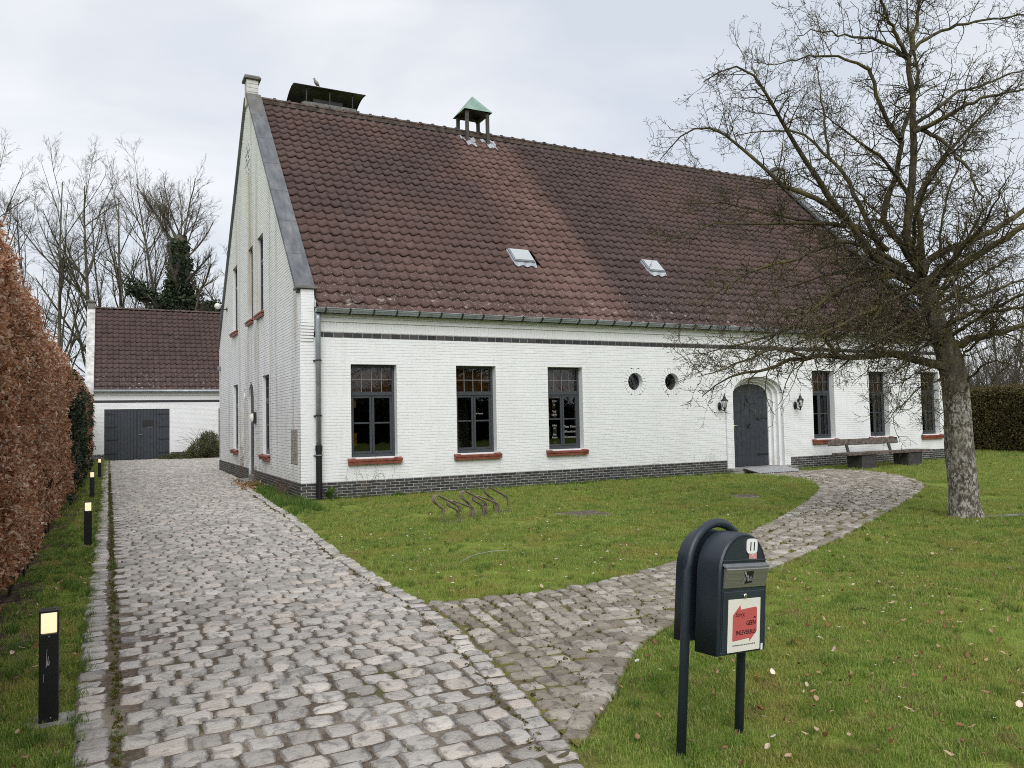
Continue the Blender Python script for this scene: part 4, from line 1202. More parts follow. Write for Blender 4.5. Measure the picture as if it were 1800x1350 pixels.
# --- copper roofed cupola on the ridge
cu = bpy.data.objects.new('cupola', None); col.objects.link(cu); cu.parent = house; cu.location = (7.0, 6.58, 0)
E_ = .49; ZE = 11.45
MB().add([(-E_, -E_, ZE), (E_, -E_, ZE), (E_, E_, ZE), (-E_, E_, ZE), (0, 0, 12.09)], [(0, 1, 4), (1, 2, 4), (2, 3, 4), (3, 0, 4)]).build('cupola_cap', MAT['copper'], cu)
MB().add([(-E_, -E_, ZE - .002), (E_, -E_, ZE - .002), (E_, E_, ZE - .002), (-E_, E_, ZE - .002), (0, 0, ZE + .25)], [(4, 1, 0), (4, 2, 1), (4, 3, 2), (4, 0, 3)]).build('cap_soffit', MAT['copperdark'], cu)
for sx in (-1, 1):
    for sy in (-1, 1):
        MB().cbox(sx * .36 - .05, sx * .36 + .05, sy * .36 - .05, sy * .36 + .05, 10.35, ZE + .05, .008).build('post', MAT['copperdark'], cu)
br = MB()
for s in (-1, 1):
    for t in (-1, 1):
        br.prism([(t * .31, ZE + .04), (t * .14, ZE + .04), (t * .26, ZE - .02), (t * .31, ZE - .12)][::t], 'y', s * .36 - .03, s * .36 + .03)
        br.prism([(t * .31, ZE + .04), (t * .14, ZE + .04), (t * .26, ZE - .02), (t * .31, ZE - .12)][::t], 'x', s * .36 - .031, s * .36 + .031)
br.build('arch_brace', MAT['copperdark'], cu)
fl = MB()
for sx in (-1, 1):
    for dx, y0_, y1_ in ((-.17, 6.12, 6.26), (-.02, 5.93, 6.10), (.12, 5.90, 6.08), (.16, 6.10, 6.30)):
        a = 7.0 + sx * .36 + dx; V = []
        for i in range(5):
            for q in (y0_, y1_): V.append((a - 7.0 + (i / 4 - .5) * .17, q - 6.58, zroof(q) + .085 + .03 * math.cos(2 * math.pi * (a + (i / 4 - .5) * .17 - .325) / TW)))
        fl.add(V, [(2 * i, 2 * i + 2, 2 * i + 3, 2 * i + 1) for i in range(4)])
fl.build('lead_flashing', MAT['lead'], cu)

# --- things on the house: globe lamp, bulkhead lamp, sensor, lanterns, dove
gl = thing('globe_lamp', 'white globe lamp on a thin arm high on the gable edge', 'wall lamp', (0, 11.05, 5.40))
MB().lathe([(.001, -.105), (.047, -.093), (.086, -.058), (.105, 0), (.086, .058), (.047, .093), (.001, .105)], 16, TRS((-.30, 0, .10))).build('globe', MAT['globe'], gl, True)
MB().tube([(-.01, 0, 0), (-.2, 0, 0), (-.30, 0, .0)], .018, 6).cbox(-.025, -.002, -.06, .06, -.06, .06, .004).build('arm', MAT['iron'], gl)
bl = thing('bulkhead_lamp', 'oval black and white bulkhead lamp beside the arched gable door', 'wall lamp', (0, 5.46, 1.76))
MB().cbox(-.075, -.002, -.09, .09, -.155, .155, .012).build('housing', MAT['iron'], bl)
MB().lathe([(.125, 0), (.12, .03), (.09, .065), (.04, .085), (.001, .09)], 14, TRS((-.075, 0, 0), (0, -math.pi / 2, 0), (1.0, .62, 1))).build('diffuser', MAT['globe'], bl, True)
se = thing('wall_sensor', 'small grey sensor box at the far edge of the gable', 'sensor', (0, 12.75, 3.55))
MB().cbox(-.12, -.002, -.05, .05, -.07, .07, .01).build('housing', MAT['leadbar'], se); MB().lathe([(.04, 0), (.035, .03), (.001, .045)], 10, TRS((-.12, 0, -.01), (0, -math.pi / 2, 0))).build('lens', MAT['iron'], se)

def lantern(x, label):
    t = thing('wall_lantern', label, 'lantern', (x, 0, 1.72), group='carriage lanterns beside the front door')
    MB().lathe([(.085, 0), (.08, .02), (.05, .035), (.02, .04)], 16, TRS((0, -.002, .10), (math.pi / 2, 0, 0), (.75, 1.35, 1))).build('wall_plate', MAT['iron'], t, True)
    MB().tube([(0, -.03, .05), (0, -.10, .0), (0, -.17, -.02), (0, -.20, .02)], .014, 7).build('arm', MAT['iron'], t)
    MB().lathe([(.001, -.09), (.014, -.08), (.02, -.05), (.012, -.03), (.035, .0), (.05, .02), (.05, .03)], 12, TRS((0, -.20, .04))).build('base', MAT['iron'], t, True)
    hexg = [(.05, .07), (.085, .24)]
    MB().lathe(hexg, 6, TRS((0, -.20, 0))).build('glass', MAT['clear'], t)
    fr = MB()
    for i in range(6):
        a = math.pi / 3 * i; c, s = math.cos(a), math.sin(a)
        fr.tube([(.051 * c, -.20 + .051 * s, .07), (.086 * c, -.20 + .086 * s, .24)], .0055, 4)
    fr.build('cage', MAT['iron'], t)
    MB().tube([(0, -.20, .07), (0, -.20, .17)], .016, 8).build('candle', MAT['globe'], t)
    MB().lathe([(.115, .235), (.10, .255), (.05, .30), (.035, .33), (.045, .345), (.02, .37), (.012, .40), (.018, .415), (.001, .46)], 12, TRS((0, -.20, 0))).build('crown', MAT['iron'], t, True)
lantern(11.12, 'black carriage lantern on the white wall left of the door')
lantern(13.92, 'black carriage lantern on the white wall between door and window')

dv = thing('collared_dove', 'small grey dove perched on the dark chimney hood', 'bird', (2.03, 6.95, 11.655), 2.5)
pf = [(-.085, .03, .02), (-.06, .065, .042), (-.025, .11, .058), (.01, .155, .056), (.035, .195, .040), (.045, .225, .028), (.05, .25, .030), (.056, .275, .027), (.062, .292, .010)]
MB().tube([(a, 0, z) for a, z, _ in pf], [q[2] for q in pf], 10).build('body', MAT['bird'], dv, True)
MB().add([(-.055, -.03, .075), (-.055, .03, .075), (-.16, .022, -.05), (-.16, -.022, -.05), (-.07, -.03, .045), (-.07, .03, .045), (-.168, .022, -.06), (-.168, -.022, -.06)], [(0, 1, 2, 3), (7, 6, 5, 4), (0, 3, 7, 4), (1, 5, 6, 2), (3, 2, 6, 7)]).build('tail', MAT['birddark'], dv)
for s_ in (-1, 1):
    MB().tube([(.01, s_ * .05, .17), (-.03, s_ * .058, .11), (-.10, s_ * .04, .03)], [.02, .028, .006], 6).build('wing', MAT['bird'], dv, True)
    MB().tube([(.0, s_ * .018, -.002), (-.005, s_ * .016, .06)], .005, 4).build('leg', MAT['red'], dv)
MB().tube([(.078, 0, .268), (.108, 0, .258)], [.008, .001], 5).build('beak', MAT['birddark'], dv)

# ------------------------------------------------------------------ garage building at the end of the drive
gar = thing('garage_building', 'white brick garage with dark double doors and pantile roof', 'garage')
GYF = 25.0
def gar_block(z): return [(-3.66, -.87)] if z < 2.41 else []
gbk, gs = lay_bricks(.02, 2.72, lambda z: (-4.35, 6.5), gar_block, seed=21)
gw = strips_mesh('front_wall', gs, 'front', 0.0035 + GYF, MAT['joint'], gar)
V, F = brick_arrays([b for b in gbk if b[2] > .3], 0.0, 'front', .0016, 22); emit_bricks('garage_brick', V, F, MAT['white'], gw, 0, (0, GYF, 0))
V, F = brick_arrays([b for b in gbk if b[2] <= .3], 0.006, 'front', .0016, 22); emit_bricks('garage_plinth_brick', V, F, MAT['dbrick'], gw, 0, (0, GYF, 0))
MB().cbox(-4.35, 6.5, GYF - .012, GYF + .1, 2.722, 2.83, .004).build('dark_band', MAT['dbrick'], gar)
MB().cbox(-4.35, 6.5, GYF - .004, GYF + .1, 2.832, 3.05, .004).cbox(-4.35, 6.5, GYF - .05, GYF + .1, 3.052, 3.25, .01).build('cornice', MAT['white'], gar)
MB().box(-4.3, 6.5, GYF + .12, GYF + 8.2, 0, 3.2).build('body', MAT['white'], gar)
MB().prism([(GYF + .1, 3.0), (GYF + 8.3, 3.0), (GYF + 4.2, 7.42)], 'x', -4.36, -4.30).build('left_gable', MAT['white'], gar)
# reveal and doors
MB().box(-3.70, -.83, GYF + .02, GYF + .11, 0.0, 2.41).build('door_recess', MAT['iron'], gar)
for x0, x1 in ((-3.64, -2.30), (-2.27, -.89)):
    lf = bpy.data.objects.new('garage_door', None); col.objects.link(lf); lf.parent = gar
    xs = np.linspace(x0, x1, 11)
    for i in range(10): MB().box(xs[i] + .006, xs[i + 1] - .006, GYF - .02 + .003 * (i % 2), GYF + .015, .03, 2.38).build('plank', MAT['door'], lf)
    hx = (x0 + .02, x0 + .5) if x0 < -3 else (x1 - .5, x1 - .02)
    hh = MB()
    for z in (.3, .95, 1.55, 2.15): hh.box(*hx, GYF - .032, GYF - .021, z, z + .045)
    hh.build('strap_hinge', MAT['iron'], lf)
MB().cbox(-2.20, -2.05, GYF - .06, GYF - .03, 1.18, 1.23, .004).build('door_handle', MAT['chrome'], gar)
MB().box(-2.05, -1.60, GYF - .028, GYF - .021, 1.55, 1.88).build('notice_board', MAT['iron'], gar)
MB().box(-1.85, -1.62, GYF - .036, GYF - .029, 1.53, 1.56).build('letter_slot', MAT['chrome'], gar)
MB().box(1.36, 2.3, GYF - .03, GYF - .006, 0.02, 2.42).build('side_door', MAT['iron'], gar)
def zroof2(y): return 3.34 + (y - GYF + .1) * SL
Vt, Ft = lay_tiles(-4.10, 3.6, GYF - .2, GYF + 4.15, zroof2, seed=8)
rf = bpy.data.objects.new('roof', None); col.objects.link(rf); rf.parent = gar
emit_tiles(Vt, Ft, MAT['tile2'], rf, 0)
MB().quad((-4.1, GYF - .1, zroof2(GYF - .1) - .05), (6.5, GYF - .1, zroof2(GYF - .1) - .05), (6.5, GYF + 4.15, zroof2(GYF + 4.15) - .05), (-4.1, GYF + 4.15, zroof2(GYF + 4.15) - .05)).quad((-4.1, GYF + 4.15, zroof2(GYF + 4.15)), (6.5, GYF + 4.15, zroof2(GYF + 4.15)), (6.5, GYF + 8.4, zroof2(GYF - .1)), (-4.1, GYF + 8.4, zroof2(GYF - .1))).build('roof_deck', MAT['tile2'], rf)
for i in range(20):
    link('ridge_tile', ridge_me, rf, (-4.1 + i * .405, GYF + 4.15, zroof2(GYF + 4.15) + .0))
MB().quad((-4.1, GYF + 4.05, zroof2(GYF + 4.15) + .03), (3.9, GYF + 4.05, zroof2(GYF + 4.15) + .03), (3.9, GYF + 4.25, zroof2(GYF + 4.15) + .03), (-4.1, GYF + 4.25, zroof2(GYF + 4.15) + .03)).build('ridge_mortar', MAT['ridge'], rf)
for i in range(6):
    a = GYF - .22 + 4.37 * i / 6; b = GYF - .22 + 4.37 * (i + 1) / 6 - .012
    MB().prism([(a, zroof2(a) - .10), (b, zroof2(b) - .10), (b, zroof2(b) + .12), (a, zroof2(a) + .12)], 'x', -4.46, -4.10).build('verge_slab', MAT['aged_white'], rf)
MB().box(-4.44, -4.12, GYF + 3.95, GYF + 4.4, 7.3, 7.98).cbox(-4.50, -4.06, GYF + 3.88, GYF + 4.48, 7.98, 8.06, .01).build('chimney', MAT['bluecap'], gar)
MB().tube([(-4.1, GYF - .27, 3.27), (6.5, GYF - .27, 3.27)], .06, 8).build('gutter', MAT['zinc'], gar, True)
# ------------------------------------------------------------------ cobblestones
def in_view(P, margin=0.04):
    v = P - CAM; r_ = np.array(cam_right); u_ = np.array(cam_up); f_ = np.array(cam_fwd)
    d = v @ f_; x = (v @ r_) / d * 27.663 / 36; y = (v @ u_) / d * 27.663 / 36
    return (d > 0) & (np.abs(x) < .5 + margin) & (np.abs(y) < .375 + margin), d

def stone_variants(nv, seed, dome=0.008, rough=0.14):
    R = np.random.default_rng(seed); out = []
    g = np.array([-1, -.80, 0, .80, 1.0])
    for _ in range(nv):
        V = []; ph = R.uniform(0, 6.28, 6); am = R.uniform(.3, 1, 6)
        for j in g:
            for i in g:
                k = max(abs(i), abs(j)); a = math.atan2(j, i)
                # superellipse outline with an uneven edge
                q = (abs(math.cos(a)) ** 7 + abs(math.sin(a)) ** 7) ** (-1 / 7)
                w = 1 + rough * k * sum(am[m_] * math.sin((m_ + 2) * a + ph[m_]) for m_ in range(4)) * .45
                rr = k * q * w
                x, y = (rr * math.cos(a), rr * math.sin(a)) if k > 0 else (0, 0)
                z = -dome * (k ** 5) + R.normal(0, .0034)
                V.append((x * .5, y * .5, z))
        ring = [0, 1, 2, 3, 4, 9, 14, 19, 24, 23, 22, 21, 20, 15, 10, 5]
        for i in ring:
            x, y, z = V[i]; V.append((x * 1.07, y * 1.07, -.045))
        F_ = [(r_ * 5 + c, r_ * 5 + c + 1, (r_ + 1) * 5 + c + 1, (r_ + 1) * 5 + c) for r_ in range(4) for c in range(4)]
        n = len(ring)
        F_ += [(ring[(i + 1) % n], ring[i], 25 + i, 25 + (i + 1) % n) for i in range(n)]
        out.append((np.array(V), np.array(F_)))
    return out

def emit_stones(name, L, S, RZ, var, mat, parent, n_parts, seed):
    R = np.random.default_rng(seed); n = len(L)
    vi = R.integers(0, len(var), n); tilt = R.normal(0, .035, (n, 2))
    vis, d = in_view(L)
    key = np.where(vis, d, 1e6); order = np.argsort(key)
    meshes = [np_mesh(name, V, [F_], mat, True) for V, F_ in var]
    for i in order[:n_parts]:
        o = link(name, meshes[vi[i]], parent, L[i]); o.scale = S[i]
        o.rotation_euler = (tilt[i, 1], -tilt[i, 0], RZ[i])
    rest = order[n_parts:]
    VV = []; FF = []; off = 0; at = []
    for k, (V, F_) in enumerate(var):
        q = rest[vi[rest] == k]
        if not len(q): continue
        W, F2 = replicate(V, [F_], L[q], S[q], RZ[q], tilt[q])
        VV.append(W); FF.append(F2[0] + off); off += len(W); at.append(np.repeat(R.random(len(q)), len(V)))
    me = np_mesh(name + 's', np.concatenate(VV), [np.concatenate(FF)], mat, True, np.concatenate(at))
    tag(link(name + 's', me, parent), kind='stuff')

def hgt(x, y): return .0028 * np.sin(x * 1.7 + y * .9) + .0022 * np.sin(y * 2.3 - x * .7)
R = np.random.default_rng(31)
L, S, RZ = [], [], []
y = -15.0; row = 0
while y < 24.7:
    x1 = float(drive_right(y)) - .165; x0 = -3.425
    x = x0 + (.086 if row % 2 else 0.0) + R.uniform(-.02, .02)
    bow = .03 * math.sin(y * .7)
    while x < x1:
        w = R.normal(.157, .015); w = min(max(w, .12), .20)
        if x + w > x1 + .02:
            w = x1 - x
            if w < .06: break
        yy = y + .02 * math.sin(x * 1.9 + y * .35) + bow * .3 + R.normal(0, .007)
        L.append((x + w / 2, yy, .036 + hgt(x, y) + R.normal(0, .0035))); S.append((w, min(max(R.normal(.158, .007), .135), .170), 1)); RZ.append(R.normal(0, .035))
        x += w + R.uniform(.012, .030)
    y += .1755; row += 1
# left edging course, and right edging course along the curve
y = -15.0
while y < 24.6:
    l = R.normal(.135, .02)
    L.append((-3.575 + R.normal(0, .008), y + l / 2, .030 + R.normal(0, .004))); S.append((.15 + R.normal(0, .012), l, 1)); RZ.append(R.normal(0, .06)); y += l + R.uniform(.012, .03)
y = -14.0
while y < 13.0:
    l = R.normal(.125, .02); x = float(drive_right(y + l / 2)) - .085; sl = float(drive_right(y + .3) - drive_right(y - .3)) / .6
    L.append((x + R.normal(0, .01), y + l / 2, .032 + R.normal(0, .004))); S.append((.145 + R.normal(0, .012), l, 1)); RZ.append(-math.atan(sl) + R.normal(0, .06)); y += (l + R.uniform(.012, .03)) * math.cos(math.atan(sl))
emit_stones('cobblestone', np.array(L), np.array(S), np.array(RZ), stone_variants(14, 5), MAT['cobble'], driveway, 300, 41)

def resample(P, n):
    P = np.array(P, float); d = np.r_[0, np.cumsum(np.linalg.norm(np.diff(P, axis=0), axis=1))]
    t = np.linspace(0, d[-1], n); return np.stack([np.interp(t, d, P[:, k]) for k in range(P.shape[1])], 1)
def smooth(P, it=2):
    P = np.array(P, float)
    for _ in range(it):
        Q = [P[0]]
        for a, b in zip(P[:-1], P[1:]): Q += [a * .75 + b * .25, a * .25 + b * .75]
        Q.append(P[-1]); P = np.array(Q)
    return P
NR = 118
PL = resample(smooth(PATH_L), NR); PR = resample(smooth(PATH_R), NR)
L, S, RZ = [], [], []
for k in range(0, NR - 1):
    a, b = PL[k], PR[k]; e = b - a; wd = np.linalg.norm(e); e = e / wd
    rz = math.atan2(e[1], e[0])
    # local row depth: distance between the neighbouring rows
    s_ = .17
    while s_ < wd - .17:
        f_ = s_ / wd; c = a + e * s_
        dep = np.linalg.norm((PL[k + 1] - PL[max(k - 1, 0)]) * (1 - f_) + (PR[k + 1] - PR[max(k - 1, 0)]) * f_) / (2 if k else 1)
        w = min(max(R.normal(.148, .02), .10), .20)
        if dep > .075 or k % 2 == 0:
            dd = min(max(dep * (1 if dep > .075 else 2) - .022, .07), .18)
            L.append((c[0] + R.normal(0, .006), c[1] + R.normal(0, .006), .032 + hgt(*c) * .8 + R.normal(0, .004))); S.append((w, dd, 1)); RZ.append(rz + R.normal(0, .06))
        s_ += w + R.uniform(.014, .028)
for E_p, sg in ((PL, 1), (PR, -1)):
    d = np.r_[0, np.cumsum(np.linalg.norm(np.diff(E_p, axis=0), axis=1))]; t = .05
    while t < d[-1] - .1:
        l = R.normal(.15, .025); m_ = t + l / 2
        p = np.array([np.interp(m_, d, E_p[:, 0]), np.interp(m_, d, E_p[:, 1])]); q = np.array([np.interp(m_ + .05, d, E_p[:, 0]), np.interp(m_ + .05, d, E_p[:, 1])]); tg = (q - p) / np.linalg.norm(q - p)
        nn = np.array([tg[1], -tg[0]]) * sg
        c = p + nn * .075
        L.append((c[0], c[1], .033 + R.normal(0, .004))); S.append((l, .135 + R.normal(0, .012), 1)); RZ.append(math.atan2(tg[1], tg[0]) + R.normal(0, .06)); t += l + R.uniform(.012, .03)
L = np.array(L); dx_ = L[:, 0] - drive_right(L[:, 1]); kp = dx_ > -.02; L = L[kp]; S = np.array(S)[kp]; RZ = np.array(RZ)[kp]; dx_ = dx_[kp]
S[dx_ < .08, 0] *= .8; L[:, 0] += np.clip(.072 - dx_, 0, 1)
emit_stones('path_stone', np.array(L), np.array(S), np.array(RZ), stone_variants(14, 6, .010), MAT['cobble_path'], garden_path, 300, 42)

# ------------------------------------------------------------------ scattering with geometry nodes
def source(V, F_, mat, attr, name, smooth_=False):
    me = np_mesh(name, V, F_, mat, smooth_, attr)
    return bpy.data.objects.new(name, me)
def scatter_group(coll):
    g = bpy.data.node_groups.new('scatter', 'GeometryNodeTree')
    g.interface.new_socket('Geometry', in_out='INPUT', socket_type='NodeSocketGeometry')
    g.interface.new_socket('Geometry', in_out='OUTPUT', socket_type='NodeSocketGeometry')
    N = g.nodes.new; gi = N('NodeGroupInput'); go = N('NodeGroupOutput'); ip = N('GeometryNodeInstanceOnPoints'); ci = N('GeometryNodeCollectionInfo')
    ci.inputs['Collection'].default_value = coll; ci.inputs['Separate Children'].default_value = True; ci.inputs['Reset Children'].default_value = True
    def at(nm, ty):
        a = N('GeometryNodeInputNamedAttribute'); a.data_type = ty; a.inputs[0].default_value = nm; return a.outputs[0]
    l_ = g.links.new
    l_(gi.outputs[0], ip.inputs['Points']); l_(ci.outputs[0], ip.inputs['Instance']); ip.inputs['Pick Instance'].default_value = True
    l_(at('pick', 'INT'), ip.inputs['Instance Index']); l_(at('rot', 'FLOAT_VECTOR'), ip.inputs['Rotation']); l_(at('scl', 'FLOAT'), ip.inputs['Scale'])
    l_(ip.outputs[0], go.inputs[0]); return g
def scatter(name, P, rot, scl, sources, parent=None, seed=1):
    c = bpy.data.collections.new(name + '_source')
    for o in sources: c.objects.link(o)
    me = bpy.data.meshes.new(name); me.vertices.add(len(P)); me.vertices.foreach_set('co', np.asarray(P, np.float32).ravel())
    a = me.attributes.new('rot', 'FLOAT_VECTOR', 'POINT'); a.data.foreach_set('vector', np.asarray(rot, np.float32).ravel())
    a = me.attributes.new('scl', 'FLOAT', 'POINT'); a.data.foreach_set('value', np.asarray(scl, np.float32))
    a = me.attributes.new('pick', 'INT', 'POINT'); a.data.foreach_set('value', np.random.default_rng(seed).integers(0, len(sources), len(P)).astype(np.int32))
    o = link(name, me, parent)
    md = o.modifiers.new('scatter', 'NODES'); md.node_group = scatter_group(c)
    return o

def blade_tuft(n, rad, h0, h1, w, seed, mat, lean=.5):
    R = np.random.default_rng(seed); V = []; Q = []; T_ = []; A = []
    for i in range(n):
        a = R.uniform(0, 6.283); r_ = rad * math.sqrt(R.random()); bx, by = r_ * math.cos(a), r_ * math.sin(a)
        d = R.uniform(0, 6.283); h = R.uniform(h0, h1); ww = w * R.uniform(.6, 1.3); l = R.uniform(.15, 1) * lean * h
        px, py = -math.sin(d) * ww, math.cos(d) * ww; lx, ly = math.cos(d) * l, math.sin(d) * l
        k = len(V)
        V += [(bx - px, by - py, -.004), (bx + px, by + py, -.004), (bx + px * .8 + lx * .35, by + py * .8 + ly * .35, h * .62), (bx - px * .8 + lx * .35, by - py * .8 + ly * .35, h * .62), (bx + lx, by + ly, h)]
        Q.append((k, k + 1, k + 2, k + 3)); T_.append((k + 3, k + 2, k + 4)); A += [R.random() ** 1.3 * .92] * 5
    return source(np.array(V), [np.array(Q), np.array(T_)], mat, A, 'grass_tuft')

tufts = [blade_tuft(70, .085, .014, .038, .0017, s, MAT['grass'], .9) for s in range(5)]
R = np.random.default_rng(77)
def lawn_mask(x, y, soft=0.04):
    j = R.normal(0, soft, x.shape)
    ok = (x > drive_right(y) + .02 + j) | ((x < -3.64 + j * .5) & (x > -4.25 + R.normal(0, .12, x.shape)))
    ok &= ~((x > -.06) & (y > -.02) & (x < HL + .02) & (y < HD + .05))
    ok &= ~in_poly(x + j, y + j * .5, PATH_POLY)
    ok &= ~((np.abs(x - 3.5) < .36) & (np.abs(y + 5.15) < .36)) & ~((np.abs(x - 7.55) < .33) & (np.abs(y + 4.6) < .30))
    ok &= ~((x > 11.3) & (x < 13.7) & (y > -.8))
    ok &= ~((x < 0) & (y > 5.2) & (x > -3.6))
    ok &= ~((np.abs(x + 3.79) < .10) & (np.abs(y + 11.24) < .10))
    return ok
PT = []; SC = []
f2 = np.array([cam_fwd.x, cam_fwd.y]); f2 /= np.linalg.norm(f2)
for d0, d1, dens, sc_ in ((2.2, 6.5, 330, .92), (6.5, 11, 180, 1.08), (11, 17, 90, 1.4), (17, 26, 46, 1.9), (26, 42, 16, 2.6)):
    A_ = (d1 + 1) * 2.6; n = int(dens * A_ * (d1 - d0))
    dep = R.uniform(d0, d1, n); lat = R.uniform(-1.3, 1.3, n) * (d1 + 1)
    x = CAM[0] + f2[0] * dep + f2[1] * lat; y = CAM[1] + f2[1] * dep - f2[0] * lat
    k = (np.abs(lat) < dep * .95 + 1.2) & lawn_mask(x, y)
    # thin out in worn patches
    wear = np.sin(x * 1.3 + 2 * np.sin(y * .8)) * np.sin(y * 1.7 + 1.3) 
    k &= R.random(n) < np.where(wear > .5, .3, 1.0)
    k &= R.random(n) < np.where(np.abs(x - drive_right(y)) < .22, .55, 1.0)
    PT.append(np.stack([x[k], y[k], np.zeros(k.sum())], 1)); SC.append(R.uniform(.65, 1.25, k.sum()) * sc_)
PT = np.concatenate(PT); SC = np.concatenate(SC)
rot = np.stack([R.normal(0, .08, len(PT)), R.normal(0, .08, len(PT)), R.uniform(0, 6.28, len(PT))], 1)
tag(scatter('grass', PT, rot, SC, tufts, None, 3), kind='stuff')
# longer lush tufts: lawn clumps, wall foot, drive edges, moss gap
lush = [blade_tuft(46, .06, .05, .13, .0024, 50 + s, MAT['grass_lush'], .8) for s in range(4)]
x = []; y = []; s_ = []
for n, fx, fy, sc_ in ((260, (-.85, 0.0), (-2.4, 5.0), 1.5), (330, (-.05, HL), (-.16, -.02), .9), (1000, (-1.5, 10), (-13.8, -1), .58), (150, (-3.475, -3.42), (-13, 4), .45), (260, (-3.70, -3.60), (-13.5, 6), .62), (150, (-4.2, -3.7), (-12.5, -2), .8), (200, (15, 24), (-8, -.2), .9)):
    x.append(R.uniform(*fx, n)); y.append(R.uniform(*fy, n)); s_.append(R.uniform(.5, 1.15, n) * sc_)
x = np.concatenate(x); y = np.concatenate(y); s_ = np.concatenate(s_)
k = lawn_mask(x, y, .02) | ((x > -3.48) & (x < -3.41)) | ((x > -3.72) & (x < -3.58))
P = np.stack([x, y, np.zeros_like(x)], 1)[k]
tag(scatter('tall_grass', P, np.stack([R.normal(0, .15, len(P)), R.normal(0, .15, len(P)), R.uniform(0, 6.28, len(P))], 1), s_[k], lush, None, 4), kind='stuff')

# moss cushions in the joints of the path and along the drive edge
def leaf_mesh(n, l, w, curl, seed, mat, rad, flat=False, name='leaf', fold=.35):
    """n bent leaves in a ball (or lying loose)"""
    R = np.random.default_rng(seed); V = []; Q = []; A = []
    for i in range(n):
        d = R.normal(0, 1, 3); d /= np.linalg.norm(d); c = d * rad * R.random() ** .45
        ax = R.normal(0, 1, 3); ax /= np.linalg.norm(ax); b = np.cross(ax, R.normal(0, 1, 3)); b /= np.linalg.norm(b); nn = np.cross(ax, b)
        L_ = l * R.uniform(.65, 1.25); W_ = w * R.uniform(.7, 1.2); k = len(V)
        for t, ww, cz in ((0, .25, 0), (.45, 1, curl), (1, .12, -curl)):
            for sgn in (-1, 0, 1):
                V.append(c + ax * (t - .5) * L_ + b * sgn * ww * W_ * .5 + nn * (cz * L_ + abs(sgn) * ww * W_ * fold))
        for r_ in (0, 3):
            for q in (0, 1): Q.append((k + r_ + q, k + r_ + q + 1, k + r_ + q + 4, k + r_ + q + 3))
        A += [R.random()] * 9
    return source(np.array(V), [np.array(Q)], mat, A, name)
moss_src = [leaf_mesh(26, .012, .008, .1, 90 + i, mk_leafy('moss', [(0, (.05, .052, .010)), (.6, (.115, .105, .020)), (1, (.19, .155, .035))], .9, 0), .018, name='moss_cushion') for i in range(2)]
n = 11000; x = R.uniform(-1.4, 12, n); y = R.uniform(-12.8, -1, n); k = in_poly(x, y, PATH_POLY) & (np.sin(x * 1.1 + y) + np.sin(y * 1.9 - x * .6) > -.7)
P1 = np.stack([x, y, np.full(n, .021)], 1)[k]
n = 900; P2 = np.stack([R.uniform(-3.48, -3.42, n), R.uniform(-13.5, 14, n), np.full(n, .022)], 1)
n = 500; yy = R.uniform(-13, 8, n); P3 = np.stack([drive_right(yy) - .17 + R.normal(0, .02, n), yy, np.full(n, .022)], 1)
P = np.concatenate([P1, P2, P3]); 
tag(scatter('joint_moss', P, np.stack([np.zeros(len(P)), np.zeros(len(P)), R.uniform(0, 6.28, len(P))], 1), R.uniform(.5, 1.2, len(P)), moss_src, None, 5), kind='stuff')
# ------------------------------------------------------------------ hedges
R = np.random.default_rng(123)
hedge = thing('beech_hedge', 'tall clipped beech hedge with dry brown leaves along the drive', 'hedge', (-4.9, 5.0, 0))
beech = [leaf_mesh(40, .062, .036, .10, 200 + i, MAT['beech'], .14, name='beech_leaves') for i in range(5)]
def hx(y, z): return -4.24 + .055 * np.sin(y * 1.1 + z * .6) * np.sin(z * 1.9 + y * .4) + .03 * np.sin(y * 3.7 + z * 2.3) - .10 * np.clip((z - 2.3) / .7, 0, 1) ** 2
def htop(y): return 2.93 + .30 * np.clip((-3 - y) / 6, 0, 1) + .04 * np.sin(y * .9) + .025 * np.sin(y * 2.3)
P = []; S_ = []
for y0, y1, dens, sc_ in ((-13.5, -2, 62, .82), (-2, 8, 40, 1.0), (8, 23.6, 26, 1.3)):
    n = int(dens * (y1 - y0) * 2.9); y = R.uniform(y0, y1, n); z = R.uniform(.10, 1, n) ** 1.0 * htop(y)
    z = np.where(R.random(n) < .25, z, np.maximum(z, .22 + R.random(n) * .25))
    P.append(np.stack([hx(y, z) - np.abs(R.normal(0, .09, n)), y, z], 1)); S_.append(R.uniform(.75, 1.2, n) * sc_)
    n = int(dens * (y1 - y0) * 1.0); y = R.uniform(y0, y1, n)
    P.append(np.stack([R.uniform(-5.5, -4.3, n), y, htop(y) - np.abs(R.normal(0, .07, n))], 1)); S_.append(R.uniform(.75, 1.2, n) * sc_)
n = 260; P.append(np.stack([R.uniform(-5.5, -4.2, n), R.normal(23.5, .08, n), R.uniform(.2, 2.95, n)], 1)); S_.append(R.uniform(.9, 1.3, n))
P = np.concatenate(P); S_ = np.concatenate(S_)
